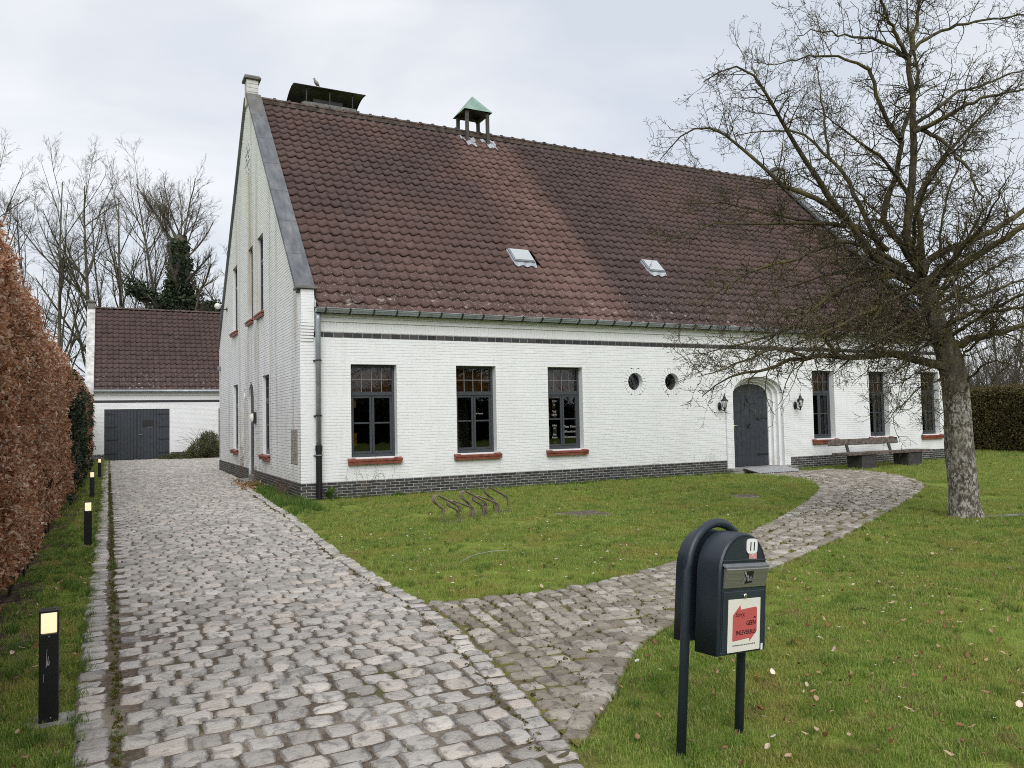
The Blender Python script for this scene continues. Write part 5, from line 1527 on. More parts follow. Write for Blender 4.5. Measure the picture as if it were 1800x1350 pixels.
# the ivy takes over in patches, leave room for it
ivy_c = [(2.4, 1.5, .55, .9), (4.4, 1.0, .5, .7), (6.5, 1.9, 1.0, .8), (8.3, 1.4, .8, 1.2), (12.5, 2.2, 1.6, .5), (16.0, 2.1, 1.3, .55), (15.0, 1.2, .6, .8), (11.0, .6, .7, .5)]
def ivy_w(y, z):
    w = np.zeros_like(y)
    for cy, cz, ry, rz in ivy_c: w = np.maximum(w, 1 - ((y - cy) / ry) ** 2 - ((z - cz) / rz) ** 2)
    return w + .25 * np.sin(y * 5.1) * np.sin(z * 6.3)
keep = (ivy_w(P[:, 1], P[:, 2]) < .62) | (P[:, 0] < -4.7)
P0_ = P[keep]; S0_ = S_[keep]
o = scatter('leaves', P0_ - np.array([-4.9, 5, 0]), R.uniform(-3.14, 3.14, (len(P0_), 3)), S0_, beech, hedge, 7); tag(o, kind='stuff')
core = MB(); ny = 40
yy = np.linspace(-13.6, 23.4, ny)
for a, b in zip(yy[:-1], yy[1:]): core.box(-5.35 + 4.9, -4.46 + 4.9, a - 5, b - 5 - .0005, .32, float(htop(a)) - .3)
core.build('twig_core', MAT['twigbrown'], hedge)
st = []; n = 260
y = R.uniform(-13, 23, n); x = R.uniform(-4.75, -4.3, n)
Pst = np.stack([np.stack([x, y, np.zeros(n)], 1), np.stack([x + R.normal(0, .05, n), y + R.normal(0, .06, n), np.full(n, .4)], 1), np.stack([x + R.normal(0, .1, n), y + R.normal(0, .12, n), np.full(n, .9)], 1)], 1) - np.array([-4.9, 5, 0])
Vs, Fs = tube_arrays(Pst, np.tile(np.array([.016, .012, .008]), (n, 1)), 5)
tag(link('stems', np_mesh('stems', Vs, [Fs], MAT['twigbrown'], True), hedge), kind='stuff')
ivy = thing('ivy', 'dark green ivy climbing in patches over the far part of the brown hedge', 'ivy', (-4.2, 12, 0))
ivl = [leaf_mesh(30, .055, .055, .06, 230 + i, MAT['ivy'], .13, name='ivy_leaves', fold=.1) for i in range(3)]
n = 3600; y = R.uniform(1.5, 23.5, n); z = R.uniform(.1, 2.9, n); k = ivy_w(y, z) > .22
Pi = np.stack([hx(y, z) + .03 + np.abs(R.normal(0, .05, n)), y, z], 1)[k]
tag(scatter('leaves', Pi - np.array([-4.2, 12, 0]), R.uniform(-3.14, 3.14, (len(Pi), 3)), R.uniform(.7, 1.2, len(Pi)), ivl, ivy, 8), kind='stuff')
MB().tube([(.02, -5.6, 0), (.04, -5.5, .8), (.03, -5.6, 1.9)], .012, 5).tube([(.02, 1, 0), (.05, .8, 1.2), (.05, .9, 2.4)], .012, 5).tube([(.02, 5, 0), (.05, 4.8, 1.2), (.05, 5.1, 2.6)], .012, 5).build('stem', MAT['twigbrown'], ivy)

# hedge on the right, beyond the end of the house
h2 = thing('green_brown_hedge', 'lower clipped green and brown hedge closing the lawn behind the apple tree', 'hedge', (26, 2, 0))
a0 = np.array([31.5, 17.0]); a1 = np.array([22.6, -8.5]); e = a1 - a0; Lh = np.linalg.norm(e); e = e / Lh; nrm = np.array([e[1], -e[0]])
hb = [leaf_mesh(34, .06, .04, .1, 260 + i, MAT['hornbeam'], .2, name='hedge_leaves') for i in range(4)]
n = 3600; t = R.uniform(0, Lh, n); z = R.uniform(.15, 2.3, n); dpt = np.abs(R.normal(0, .1, n)) + .05 * np.sin(t * 2)
P = np.stack([a0[0] + e[0] * t, a0[1] + e[1] * t, z], 1); P[:, :2] += -(-nrm) * 0 + np.outer(dpt, -np.sign((CAM[:2] - a0) @ nrm) * nrm)
n2 = 1300; t = R.uniform(0, Lh, n2); q = R.uniform(0, 1.0, n2)
P2 = np.stack([a0[0] + e[0] * t, a0[1] + e[1] * t, 2.3 - np.abs(R.normal(0, .06, n2))], 1); sg = -np.sign((CAM[:2] - a0) @ nrm); P2[:, :2] += np.outer(q, sg * nrm)
P = np.concatenate([P, P2])
tag(scatter('leaves', P - np.array([26, 2, 0]), R.uniform(-3.14, 3.14, (len(P), 3)), R.uniform(1.0, 1.6, len(P)), hb, h2, 9), kind='stuff')
c0 = a0 + sg * nrm * .2; c1 = a1 + sg * nrm * .2; c2 = a1 + sg * nrm * 1.0; c3 = a0 + sg * nrm * 1.0
MB().prism([(p[0] - 26, p[1] - 2) for p in (c0, c1, c2, c3)], 'z', .25, 2.1).build('twig_core', MAT['twigbrown'], h2)
R2 = random.Random(9); mb = MB()
for i in range(120):
    t = R2.uniform(0, Lh); p = a0 + e * t + sg * nrm * R2.uniform(.1, .5) - np.array([26, 2]); mb.tube([(p[0], p[1], 0), (p[0] + R2.uniform(-.05, .05), p[1] + R2.uniform(-.05, .05), .5)], .018, 5, False)
tag(mb.build('stems', MAT['twigbrown'], h2), kind='stuff')

# evergreen screen across the road behind the photographer (seen only as dark reflection in the windows)
h3 = thing('evergreen_screen', 'tall dark evergreen screen across the road, seen mirrored in the windows', 'hedge', (10, -42, 0))
cn = [leaf_mesh(40, .34, .14, .1, 280 + i, MAT['conifer'], .75, name='conifer_spray') for i in range(3)]
n = 2600; x = R.uniform(-45, 60, n); z = R.uniform(.1, 1, n) * (3.6 + .8 * np.sin(x * .35) + .7 * np.sin(x * .9 + 1))
P = np.stack([x - 10, R.normal(.9, .35, n), z], 1)
tag(scatter('foliage', P, R.uniform(-3.14, 3.14, (n, 3)), R.uniform(.8, 1.5, n), cn, h3, 10), kind='stuff')
MB().box(-54, 49, -.8, .4, .0, 2.2).build('inner_mass', MAT['conifer'], h3)

# ------------------------------------------------------------------ bare trees
def spawn(P, Rd, cnt, rng_, t0, t1, ang, length, K, up, wig, rs, rmin, taper=.35):
    """children of polylines P (B,K,3); cnt (B,) ints; length: function(parent length, t)"""
    B, Kp, _ = P.shape
    idx = np.repeat(np.arange(B), cnt); n = len(idx)
    if n == 0: return np.zeros((0, K, 3)), np.zeros((0, K))
    t = rng_.uniform(t0, t1, n); f_ = t * (Kp - 1); i0 = np.minimum(f_.astype(int), Kp - 2); fr = (f_ - i0)[:, None]
    p0 = P[idx, i0] * (1 - fr) + P[idx, i0 + 1] * fr
    T_ = P[idx, i0 + 1] - P[idx, i0]; T_ /= np.linalg.norm(T_, axis=1, keepdims=True) + 1e-9
    rp = Rd[idx, i0] * (1 - fr[:, 0]) + Rd[idx, i0 + 1] * fr[:, 0]
    q = np.cross(T_, rng_.normal(0, 1, (n, 3))); q /= np.linalg.norm(q, axis=1, keepdims=True) + 1e-9
    a = rng_.normal(ang, ang * .22, n)[:, None]
    d = np.cos(a) * T_ + np.sin(a) * q; d[:, 2] += up; d /= np.linalg.norm(d, axis=1, keepdims=True)
    pl = np.linalg.norm(P[idx, 1:] - P[idx, :-1], axis=2).sum(1)
    ln_ = length(pl, t) * rng_.uniform(.6, 1.25, n)
    C_ = np.empty((n, K, 3)); C_[:, 0] = p0
    for k in range(1, K):
        C_[:, k] = C_[:, k - 1] + d * (ln_ / (K - 1))[:, None]
        d = d + rng_.normal(0, wig, (n, 3)); d[:, 2] += up * .5; d /= np.linalg.norm(d, axis=1, keepdims=True)
    r0 = np.maximum(rp * rs, rmin)[:, None]
    RR = np.maximum(r0 * np.linspace(1, taper, K)[None], rmin * .6)
    return C_, RR

def merge_tubes(parts, mat, name):
    VV, FF, off = [], [], 0
    for P, Rr, s in parts:
        if len(P) == 0: continue
        V, F_ = tube_arrays(P, Rr, s); VV.append(V); FF.append(F_ + off); off += len(V)
    return np_mesh(name, np.concatenate(VV), [np.concatenate(FF)], mat, True)

def bare_tree(seed, H, r0, lean, fork=.25, nl=15, limb_ang=.55, limb_len=.42, up=.16, twigs=(9, 6, 4), fine=.008, stems=1):
    g = np.random.default_rng(seed); K = 10
    tr = []; rr = []
    for s in range(stems):
        p = np.array([.25 * s, .2 * s, -.1]); d = np.array([lean[0] + g.normal(0, .06) * (stems > 1) * 2.2, lean[1] + g.normal(0, .05) * (stems > 1) * 2, 1.0]); d /= np.linalg.norm(d); pts = [p]
        Hs = H * (1 if s == 0 else g.uniform(.75, 1))
        for k in range(K - 1):
            p = p + d * Hs / (K - 1); pts.append(p); d = d + g.normal(0, .035, 3); d[2] += .05; d /= np.linalg.norm(d)
        tr.append(pts); rr.append(r0 * (1 if s == 0 else .75) * np.linspace(1, .12, K) ** .85)
    T_ = np.array(tr); Rt = np.array(rr)
    L1, R1 = spawn(T_, Rt, np.full(stems, nl), g, fork, .97, limb_ang, lambda pl, t: pl * limb_len * (1.08 - .72 * t), 7, up, .07, .62, fine * 2.2)
    L2, R2_ = spawn(L1, R1, np.full(len(L1), twigs[0]), g, .18, .98, .62, lambda pl, t: pl * .42 * (1.1 - .5 * t), 5, up * .7, .1, .55, fine * 1.4)
    L3, R3 = spawn(L2, R2_, np.full(len(L2), twigs[1]), g, .15, 1, .62, lambda pl, t: pl * .48 * (1.1 - .5 * t), 4, up * .5, .14, .6, fine)
    L4, R4 = spawn(L3, R3, np.full(len(L3), twigs[2]), g, .2, 1, .6, lambda pl, t: pl * .5, 3, up * .3, .14, .7, fine * .8)
    return merge_tubes([(T_, Rt, 8)], MAT['bgbark'], 'trunk'), merge_tubes([(L1, R1, 5), (L2, R2_, 4), (L3, R3, 3), (L4, R4, 3)], MAT['bgbark'], 'crown')

def place_tree(name, label, meshes, x, y, rz, sc_, group):
    t = thing(name, label, 'tree', (x, y, 0), rz, group); t.scale = (sc_, sc_, sc_)
    link('trunk', meshes[0], t); link('crown', meshes[1], t); return t
GRP = 'bare trees behind the garage'
mA = bare_tree(1, 17, .20, (-.12, 0), .15, 17, .62, .52, .09, fine=.0062)
mB = bare_tree(2, 16.5, .16, (-.08, .02), .18, 15, .60, .48, .10, stems=2, twigs=(7, 5, 4), fine=.0062)
mC = bare_tree(3, 20, .19, (-.10, 0), .34, 17, .60, .46, .09, fine=.0062)
mD = bare_tree(4, 12, .26, (.10, 0), .22, 13, .75, .54, .06, fine=.0065)
mE = bare_tree(5, 13.5, .13, (-.05, 0), .18, 15, .55, .48, .1, fine=.0062)
for lab, m_, x, y, rz, s in (
    ('leftmost bare tree above the brown hedge, leaning left', mA, -8.6, 38.5, 0, .95),
    ('two-stemmed bare tree directly left of the garage chimney', mB, -6.0, 39.0, .2, 1.0),
    ('bare tree rising behind the garage chimney', mA, -4.0, 39.5, .25, .98),
    ('slim two-stemmed bare tree behind the left half of the garage roof', mB, -2.4, 38.6, -.15, .96),
    ('tallest slender bare tree behind the middle of the garage roof, leaning left', mC, .2, 40.0, 0.1, .86),
    ('thin bare tree just left of the ivy-clad trunk', mE, -.9, 37.0, .5, .95),
    ('low spreading bare tree between ivy-clad trunk and white gable', mD, 2.3, 36.5, 0, .95),
    ('faint bare tree standing farthest left behind the hedge', mB, -12.0, 41.0, .1, .95)):
    place_tree('bare_tree', lab, m_, x, y, rz, s, GRP)
# the tree with the ivy trunk: thick pollard base and a fan of long shoots
g = np.random.default_rng(8)
tv = thing('ivy_clad_tree', 'pollarded bare tree whose thick trunk is wrapped in dark ivy', 'tree', (.30, 34.5, 0))
T_ = np.array([[(0, 0, -.1), (.05, 0, 2.4), (0, .05, 4.8), (.05, 0, 7.2), (.1, 0, 9.6), (.1, 0, 12), (.05, 0, 13)]], float); Rt = np.array([[.62, .5, .45, .42, .42, .45, .36]])
link('trunk', merge_tubes([(T_, Rt, 10)], MAT['bgbark'], 'trunk'), tv)
L1, R1 = spawn(T_, Rt, np.array([11]), g, .72, 1.0, .62, lambda pl, t: 5.6 + 0 * t, 8, .15, .06, .14, .03)
L1b, R1b = spawn(T_, Rt, np.array([7]), g, .35, .75, 1.0, lambda pl, t: 3.6 + 0 * t, 7, .10, .09, .28, .03)
L1 = np.concatenate([L1[:, :7], L1b]); R1 = np.concatenate([R1[:, :7], R1b])
L2, R2_ = spawn(L1, R1, np.full(len(L1), 13), g, .22, 1, .55, lambda pl, t: pl * .36 * (1.1 - .5 * t), 5, .1, .1, .45, .010)
L3, R3 = spawn(L2, R2_, np.full(len(L2), 7), g, .15, 1, .55, lambda pl, t: pl * .46, 4, .08, .12, .6, .0058)
L4, R4 = spawn(L3, R3, np.full(len(L3), 3), g, .2, 1, .5, lambda pl, t: pl * .5, 3, .05, .12, .7, .0055)
link('crown', merge_tubes([(L1, R1, 6), (L2, R2_, 4), (L3, R3, 3), (L4, R4, 3)], MAT['bgbark'], 'crown'), tv)
iv = [leaf_mesh(34, .17, .15, .06, 300 + i, MAT['ivy'], .38, name='ivy_leaves', fold=.1) for i in range(3)]
n = 380; z = R.uniform(6, 12.6, n); rr = np.interp(z, [4, 8, 9.3, 10.3, 11.5, 12.8], [1.7, 1.4, 1.0, .62, .48, .3]); a = R.uniform(0, 6.28, n); rd = rr * np.sqrt(R.uniform(.15, 1, n)) * (1 + .35 * np.sin(3 * a + z * 1.7) * np.sin(z * 2.9))
P = np.stack([rd * np.cos(a), rd * np.sin(a), z], 1)
q = R.random(60); P = np.concatenate([P, np.stack([-.6 - 2.0 * q + R.normal(0, .2, 60), R.normal(-.2, .25, 60), 8.6 + 1.0 * q + R.normal(0, .2, 60)], 1)])
k2 = np.stack([R.uniform(1.0, 3.2, 120), R.normal(-.4, .3, 120), R.uniform(7.4, 8.9, 120)], 1); P = np.concatenate([P, k2])
tag(scatter('ivy_leaves', P, R.uniform(-3.14, 3.14, (len(P), 3)), R.uniform(.7, 1.15, len(P)), iv, tv, 11), kind='stuff')
# thicket beyond the right hedge
for lab, m_, x, y, rz, s in (
    ('grey leafless tree behind the right hedge, nearest the house', mD, 33.5, 13.0, 1, .5),
    ('grey leafless tree behind the right hedge at the picture edge', mE, 33.0, 4.0, 2, .48),
    ('tall leafless tree far behind the right hedge', mB, 40.0, 10.0, 2.5, .55),
    ('slim leafless tree behind the right hedge beside the apple trunk', mE, 37.0, 16.0, .3, .5),
    ('broad leafless tree behind the right hedge', mD, 38.5, 2.0, 4, .5)):
    place_tree('leafless_tree', lab, m_, x, y, rz, s, 'leafless trees beyond the right hedge')
th = thing('scrub_thicket', 'grey brown leafless scrub filling the gap above the right hedge', 'scrub', (34, 8, 0)); tag(th, kind='stuff')
n = 1500; g = np.random.default_rng(17); t = g.uniform(-3, Lh + 3, n); off = g.uniform(2, 9, n)
b0 = np.stack([a0[0] + e[0] * t, a0[1] + e[1] * t, np.zeros(n)], 1); b0[:, :2] += np.outer(off, sg * nrm)
B0 = np.stack([b0 + np.array([[0, 0, 0]]), b0 + np.stack([g.normal(0, .3, n), g.normal(0, .3, n), np.full(n, 1.6)], 1), b0 + np.stack([g.normal(0, .9, n), g.normal(0, .9, n), g.uniform(2.6, 4.6, n)], 1)], 1) - np.array([34, 8, 0])
C1, CR = spawn(B0, np.tile(np.array([.025, .018, .01]), (n, 1)), np.full(n, 9), g, .25, 1, .6, lambda pl, t: 1.1 + 0 * t, 4, .1, .15, .6, .008)
link('stems', merge_tubes([(B0, np.tile(np.array([.025, .018, .01]), (n, 1)), 3), (C1, CR, 3)], MAT['bgbark'], 'stems'), th)

# leafless street trees behind the photographer, mirrored in the panes
for lab, m_, x, y, rz, s in (
    ('leafless street tree behind the viewer, mirrored in the left windows', mE, 9.0, -36.0, 1.3, .75),
    ('leafless street tree behind the viewer, mirrored in the middle windows', mD, 17.0, -38.0, .4, .8),
    ('leafless street tree behind the viewer, mirrored in the right windows', mE, 30.0, -37.0, 3.0, .8)):
    place_tree('street_tree', lab, m_, x, y, rz, s, 'street trees behind the viewer')
# ------------------------------------------------------------------ mailbox
Am = np.array([-1.10, -13.28]); Bm = np.array([-.67, -13.20]); Mm = (Am + Bm) / 2; exm = (Bm - Am) / np.linalg.norm(Bm - Am)
rz = math.atan2(exm[1], exm[0])
mail = thing('mailbox', 'dark blue round-topped steel mailbox numbered 11 on a tubular arch stand', 'mailbox', (Mm[0], Mm[1], 0), rz)
mail.rotation_euler = (Matrix.Rotation(rz, 3, 'Z') @ Matrix.Rotation(.098, 3, 'Y')).to_euler()
# local: x along the stand, -y to the front, z up
arc = [(-.22, 0, -.08), (-.22, 0, .84)] + [(-.22 * math.cos(t), 0, .84 + .225 * math.sin(t)) for t in np.linspace(.15, math.pi - .15, 15)] + [(.22, 0, .84), (.22, 0, -.08)]
MB().tube(arc, .0225, 14).build('stand', MAT['boxblue'], mail, True)
def boxprof(w, z0, zs, n=16, k=1.0):
    return [(-w, z0), (w, z0)] + [(w * math.cos(t), zs + w * k * math.sin(t)) for t in np.linspace(0, math.pi, n)]
W_ = .186; Z0 = .465; ZS = .845
def shell(y0, y1, name, w=W_, z0=Z0):
    P = boxprof(w, z0, ZS); mb = MB(); n = len(P); c = .008
    Pi = boxprof(w - c, z0 + c, ZS)
    for (pa, ya), (pb, yb) in (((Pi, y0), (P, y0 + c)), ((P, y0 + c), (P, y1 - c)), ((P, y1 - c), (Pi, y1))):
        k = mb.n
        mb.add([(x, ya, z) for x, z in pa] + [(x, yb, z) for x, z in pb], [(i, (i + 1) % n, n + (i + 1) % n, n + i) for i in range(n)])
    mb.add([(x, y0, z) for x, z in Pi], [tuple(range(n))]); mb.add([(x, y1, z) for x, z in Pi], [tuple(range(n))[::-1]])
    o = mb.build(name, MAT['boxblue'], mail)
    me = o.data
    me.polygons.foreach_set('use_smooth', [len(p.vertices) == 4 and p.index not in () for p in me.polygons]); 
    return o
shell(-.165, -.024, 'front_body'); shell(.024, .105, 'back_body', W_, Z0 + .03)
# front face frame line, flap, lower door
yf = -.165
fr = MB(); P = boxprof(W_ - .014, Z0 + .012, ZS); Q = boxprof(W_ - .020, Z0 + .018, ZS); n = len(P)
for i in range(n): j = (i + 1) % n; fr.quad((P[i][0], yf - .002, P[i][1]), (P[j][0], yf - .002, P[j][1]), (Q[j][0], yf - .0005, Q[j][1]), (Q[i][0], yf - .0005, Q[i][1]))
fr.build('front_rim', MAT['boxblue'], mail)
MB().cbox(-.170, .170, yf - .006, yf, .898, .905, .002).build('hood_crease', MAT['boxblue'], mail)
MB().prism([(yf - .001, .888), (yf - .001, .879), (yf - .022, .868), (yf - .024, .876)], 'x', -.168, .168).build('flap_hood', MAT['leadbar'], mail)
flap = MB().prism([(yf - .020, .868), (yf - .005, .868), (yf - .003, .778), (yf - .006, .775), (yf - .024, .862)], 'x', -.163, .163).build('letter_flap', MAT['steel'], mail)
MB().cbox(-.158, .158, yf - .006, yf, .485, .758, .003).build('lower_door', MAT['boxblue'], mail)
MB().lathe([(.013, 0), (.013, .006), (.009, .009)], 14, TRS((.0, yf - .006, .735), (math.pi / 2, 0, 0))).build('lock', MAT['chrome'], mail, True)
MB().cbox(-.125, .125, yf - .0078, yf - .0064, .478, .722, .0004).build('notice_sheet', MAT['paper'], mail)
MB().cbox(.135, .15, yf - .008, yf - .0065, .472, .502, .0004).build('tape_tag', MAT['plate'], mail)
ay = yf - .0083
# the red double arrow panel
P = [(-.086, .528), (.040, .536), (.042, .520), (.098, .565), (.098, .672), (.088, .680), (-.030, .672), (-.034, .694), (-.090, .648), (-.090, .534)]
MB().prism(P, 'y', ay, ay + .0006).build('red_arrow_print', MAT['red'], mail)
def mtext(body, x, z, size, mat, align='LEFT', shear=.0, y=None, bold=0.0, nm='lettering'):
    o = link(nm, text_mesh(body, size, mat, shear, align, .0002, bold), mail, (x, ay - .0008 if y is None else y, z)); o.rotation_euler = (math.pi / 2, 0, 0); return o
mtext('Sorry,', -.072, .640, .030, MAT['ink'], shear=.3)
mtext('nu', .088, .628, .017, MAT['ink'], 'RIGHT', .2, bold=.0004)
mtext('GEEN', .088, .597, .030, MAT['ink'], 'RIGHT', .12, bold=.0003)
mtext('INLEVERBUS', .090, .556, .0285, MAT['ink'], 'RIGHT', .12, bold=.0003)
mtext('De inleverbus vind je aan de deur van de bib', .0, .506, .0098, MAT['ink'], 'CENTER')
# number plate, sticker, worn print on the flap
pp = [(.052 + .042 * math.copysign(abs(math.cos(t)) ** .5, math.cos(t)), .968 + .036 * math.copysign(abs(math.sin(t)) ** .5, math.sin(t))) for t in np.linspace(0, 2 * math.pi, 33)[:-1]]
MB().prism(pp, 'y', yf - .005, yf - .001).build('number_plate', MAT['plate'], mail)
mtext('11', .052, .948, .056, MAT['ink'], 'CENTER', .06, yf - .0056, .0012, 'house_number')
MB().box(.032, .092, yf - .003, yf - .0012, .907, .934).build('faded_sticker', MAT['pink'], mail)
mtext('bib', .062, .922, .012, MAT['plate'], 'CENTER', 0, yf - .0034)
tl = math.atan2(.017, .09)
def fl_y(z): return yf - .0245 + (.862 - z) * .019 / .087
fx = MB(); fx.add([(a, fl_y(z) - .0012, z) for a, z in ((-.018, .852), (.045, .853), (.046, .795), (-.012, .792), (.0, .815), (-.024, .838))], [(0, 5, 4, 3, 2, 1)])
fx.build('worn_bib_logo', MAT['iron'], mail)
o = mtext('bib', .0, .806, .034, MAT['leadbar'], 'LEFT', 0, fl_y(.81) - .0022, .001, 'logo_lettering'); o.rotation_euler = (math.pi / 2 + tl, 0, 0)
sc_m = MB()
for (a, b), (c, d) in (((-.03, .85), (-.005, .825)), ((-.02, .82), (-.035, .79)), ((.0, .83), (.012, .806))):
    sc_m.quad((a, fl_y(b) - .0026, b), (a + .009, fl_y(b) - .0026, b + .004), (c + .006, fl_y(d) - .0026, d), (c, fl_y(d) - .0026, d - .003))
sc_m.build('scratch', MAT['scratch'], mail)

# ------------------------------------------------------------------ bollard lights
def bollard(x, y, label, rz=0.0, scr=False):
    t = thing('bollard_light', label, 'bollard', (x, y, 0), rz, 'bollard lights along the drive')
    h = .605; w = .047; d = .047
    mb = MB()
    mb.cbox(-w, w, -d, d, -.03, h - .125, .003)
    for sx in (-1, 1):
        for sy in (-1, 1): mb.cbox(sx * w - (.008 if sx > 0 else 0), sx * w + (.008 if sx < 0 else 0), sy * d - (.008 if sy > 0 else 0), sy * d + (.008 if sy < 0 else 0), h - .125, h - .012, .0015)
    mb.cbox(-w, w, -d, -.018, h - .012, h, .002).cbox(-w, w, .018, d, h - .012, h, .002).cbox(-w, -.03, -.018, .018, h - .012, h, .002).cbox(.03, w, -.018, .018, h - .012, h, .002)
    mb.box(-w + .001, w - .001, .028, d - .001, h - .125, h - .012).box(w - .016, w - .001, -.03, d - .002, h - .125, h - .012).box(-w + .001, -w + .016, -.03, d - .002, h - .125, h - .012)
    mb.build('post', MAT['boll'], t)
    MB().cbox(-w + .009, w - .009, -d + .003, .024, h - .122, h - .008, .003).build('diffuser', MAT['lamp'], t)
    MB().lathe([(.004, 0), (.004, .002), (.002, .003)], 8, TRS((0, -d, h - .14), (math.pi / 2, 0, 0))).lathe([(.004, 0), (.004, .002), (.002, .003)], 8, TRS((0.01, -d, .03), (math.pi / 2, 0, 0))).build('screw', MAT['chrome'], t)
    MB().cbox(-w - .06, w + .10, -d - .05, d + .05, -.03, .006, .004).build('footing', MAT['concrete'], t)
    if scr:
        s = MB()
        for a, z0, z1, q in ((-.012, .30, .40, .0016), (-.006, .31, .36, .003), (.0, .31, .335, .003), (-.026, .22, .27, .0012), (.002, .27, .276, .002)):
            s.quad((a - q, -d - .0006, z0), (a + q, -d - .0006, z0 + .004), (a + q * .4 + .004, -d - .0006, z1), (a + .003, -d - .0006, z1))
        s.build('scratch', MAT['scratch'], t)
bollard(-3.782, -11.215, 'scratched black bollard light nearest the viewer, lamp lit', .02, True)
bollard(-3.733, -4.22, 'second lit black bollard light from the viewer beside the drive', -.02)
bollard(-3.815, 3.78, 'third lit black bollard light from the viewer, close to the hedge', .05)
bollard(-3.735, 11.85, 'farthest lit black bollard light, nearest the garage doors', 0)

# ------------------------------------------------------------------ bicycle rack
rack = thing('bicycle_rack', 'low rusty bicycle rack of five doubled hoops standing in the lawn', 'bicycle rack', (2.0, -4.5, 0))
feet = [(1.40, -4.86), (1.72, -4.66), (2.03, -4.46), (2.35, -4.25), (2.66, -4.04)]
for i, (fx_, fy) in enumerate(feet):
    H = 1.0 if i % 2 == 0 else .74
    sh = [(0, -.04), (0, .14), (-.005, .205), (-.03, .25), (-.075, .282), (-.33, .425), (-.385, .447), (-.43, .432), (-.452, .395), (-.44, .345), (-.40, .312), (-.31, .245), (-.28, .205), (-.272, .16), (-.272, -.04)]
    P = smooth([(fx_ - 2.0 + a, fy + 4.5, z * H) for a, z in sh], 2)
    hp = MB().tube(P, .0105, 6)
    P2 = P.copy(); P2[:, 1] -= .052; P2[:, 0] += .012; hp.tube(P2, .0105, 6)
    for q in (int(len(P) * .38), int(len(P) * .30)): hp.tube([P[q], P2[q]], .007, 5)
    hp.build('hoop', MAT['rack'], rack, True)
MB().cbox(-.95, -.55, -.43, -.22, -.03, .02, .01).cbox(.48, .80, .38, .55, -.03, .02, .01).build('footing', simple('mossy_concrete', (.10, .10, .06), .95, .1, var=.3), rack)
for q in (0, -.272):
    MB().tube([(feet[0][0] - 2.05 + q, feet[0][1] + 4.47, .006), (feet[-1][0] - 1.95 + q, feet[-1][1] + 4.53, .006)], .011, 6).build('ground_bar', MAT['rack'], rack)

# ------------------------------------------------------------------ manhole covers
def cover(x, y, rz, w, d, label):
    t = thing('manhole_cover', label, 'manhole cover', (x, y, 0), rz, 'manhole covers in the lawn')
    MB().cbox(-w, w, -d, d, -.02, .012, .004).build('frame', MAT['concrete'], t)
    MB().cbox(-w + .035, w - .035, -d + .035, d - .035, -.01, .019, .003).build('plate', MAT['cover'], t)
    MB().box(-.03, .03, -.01, .01, .0195, .0215).build('lifting_eye', MAT['iron'], t)
cover(3.50, -5.18, -.03, .36, .36, 'square rusty manhole cover right of the bicycle rack')
cover(7.55, -4.62, .1, .27, .24, 'half overgrown manhole cover in the lawn near the front door')

# ------------------------------------------------------------------ bench
bn = thing('plank_bench', 'heavy weathered plank bench under the windows right of the door', 'bench', (16.3, -1.0, 0))
def plank(x0, x1, y0, y1, z0, z1, name, M=None, seed=0):
    g = np.random.default_rng(seed); mb = MB(); n = 14; xs = np.linspace(x0, x1, n)
    V = []; 
    for x in xs:
        j = g.normal(0, .006, 4); V += [(x, y0 + j[0], z0), (x, y1 + j[1], z0), (x, y1 + j[1], z1 + j[2] * .5), (x, y0 + j[0], z1 + j[3] * .5)]
    F_ = []
    for k in range(n - 1):
        for i in range(4): a = k * 4 + i; b = k * 4 + (i + 1) % 4; F_.append((b, a, a + 4, b + 4))
    F_ += [(3, 2, 1, 0), tuple((n - 1) * 4 + i for i in range(4))]
    F_[-2] = (0, 1, 2, 3); F_[-1] = tuple((n - 1) * 4 + i for i in (3, 2, 1, 0))
    V = np.array(V)
    if M is not None: V = xf(V, M)
    return mb.add(V, F_).build(name, MAT['oldwood'], bn)
plank(-1.78, 1.82, -.30, -.02, .405, .465, 'seat_plank', None, 1); plank(-1.80, 1.80, .0, .28, .405, .462, 'seat_plank', None, 2)
plank(-1.86, 1.05, -.03, .03, -.085, .085, 'backrest', TRS((0, .36, .745), (-.22, 0, 0)), 3)
for x in (-.95, 1.0):
    MB().prism([(-.24, -.02), (.22, -.02), (.24, .404), (-.27, .404)], 'x', x - .30, x + .30).build('leg', MAT['benchleg'], bn)
    MB().cbox(-.045, .045, -.02, .02, -.25, .10, .004, TRS((x - .22 if x < 0 else x - .4, .29, .60), (-.30, .0, 0))).build('back_bracket', MAT['benchleg'], bn)
    MB().cbox(x - .36, x + .36, -.32, .3, -.02, .008, .004).build('footing', MAT['concrete'], bn)

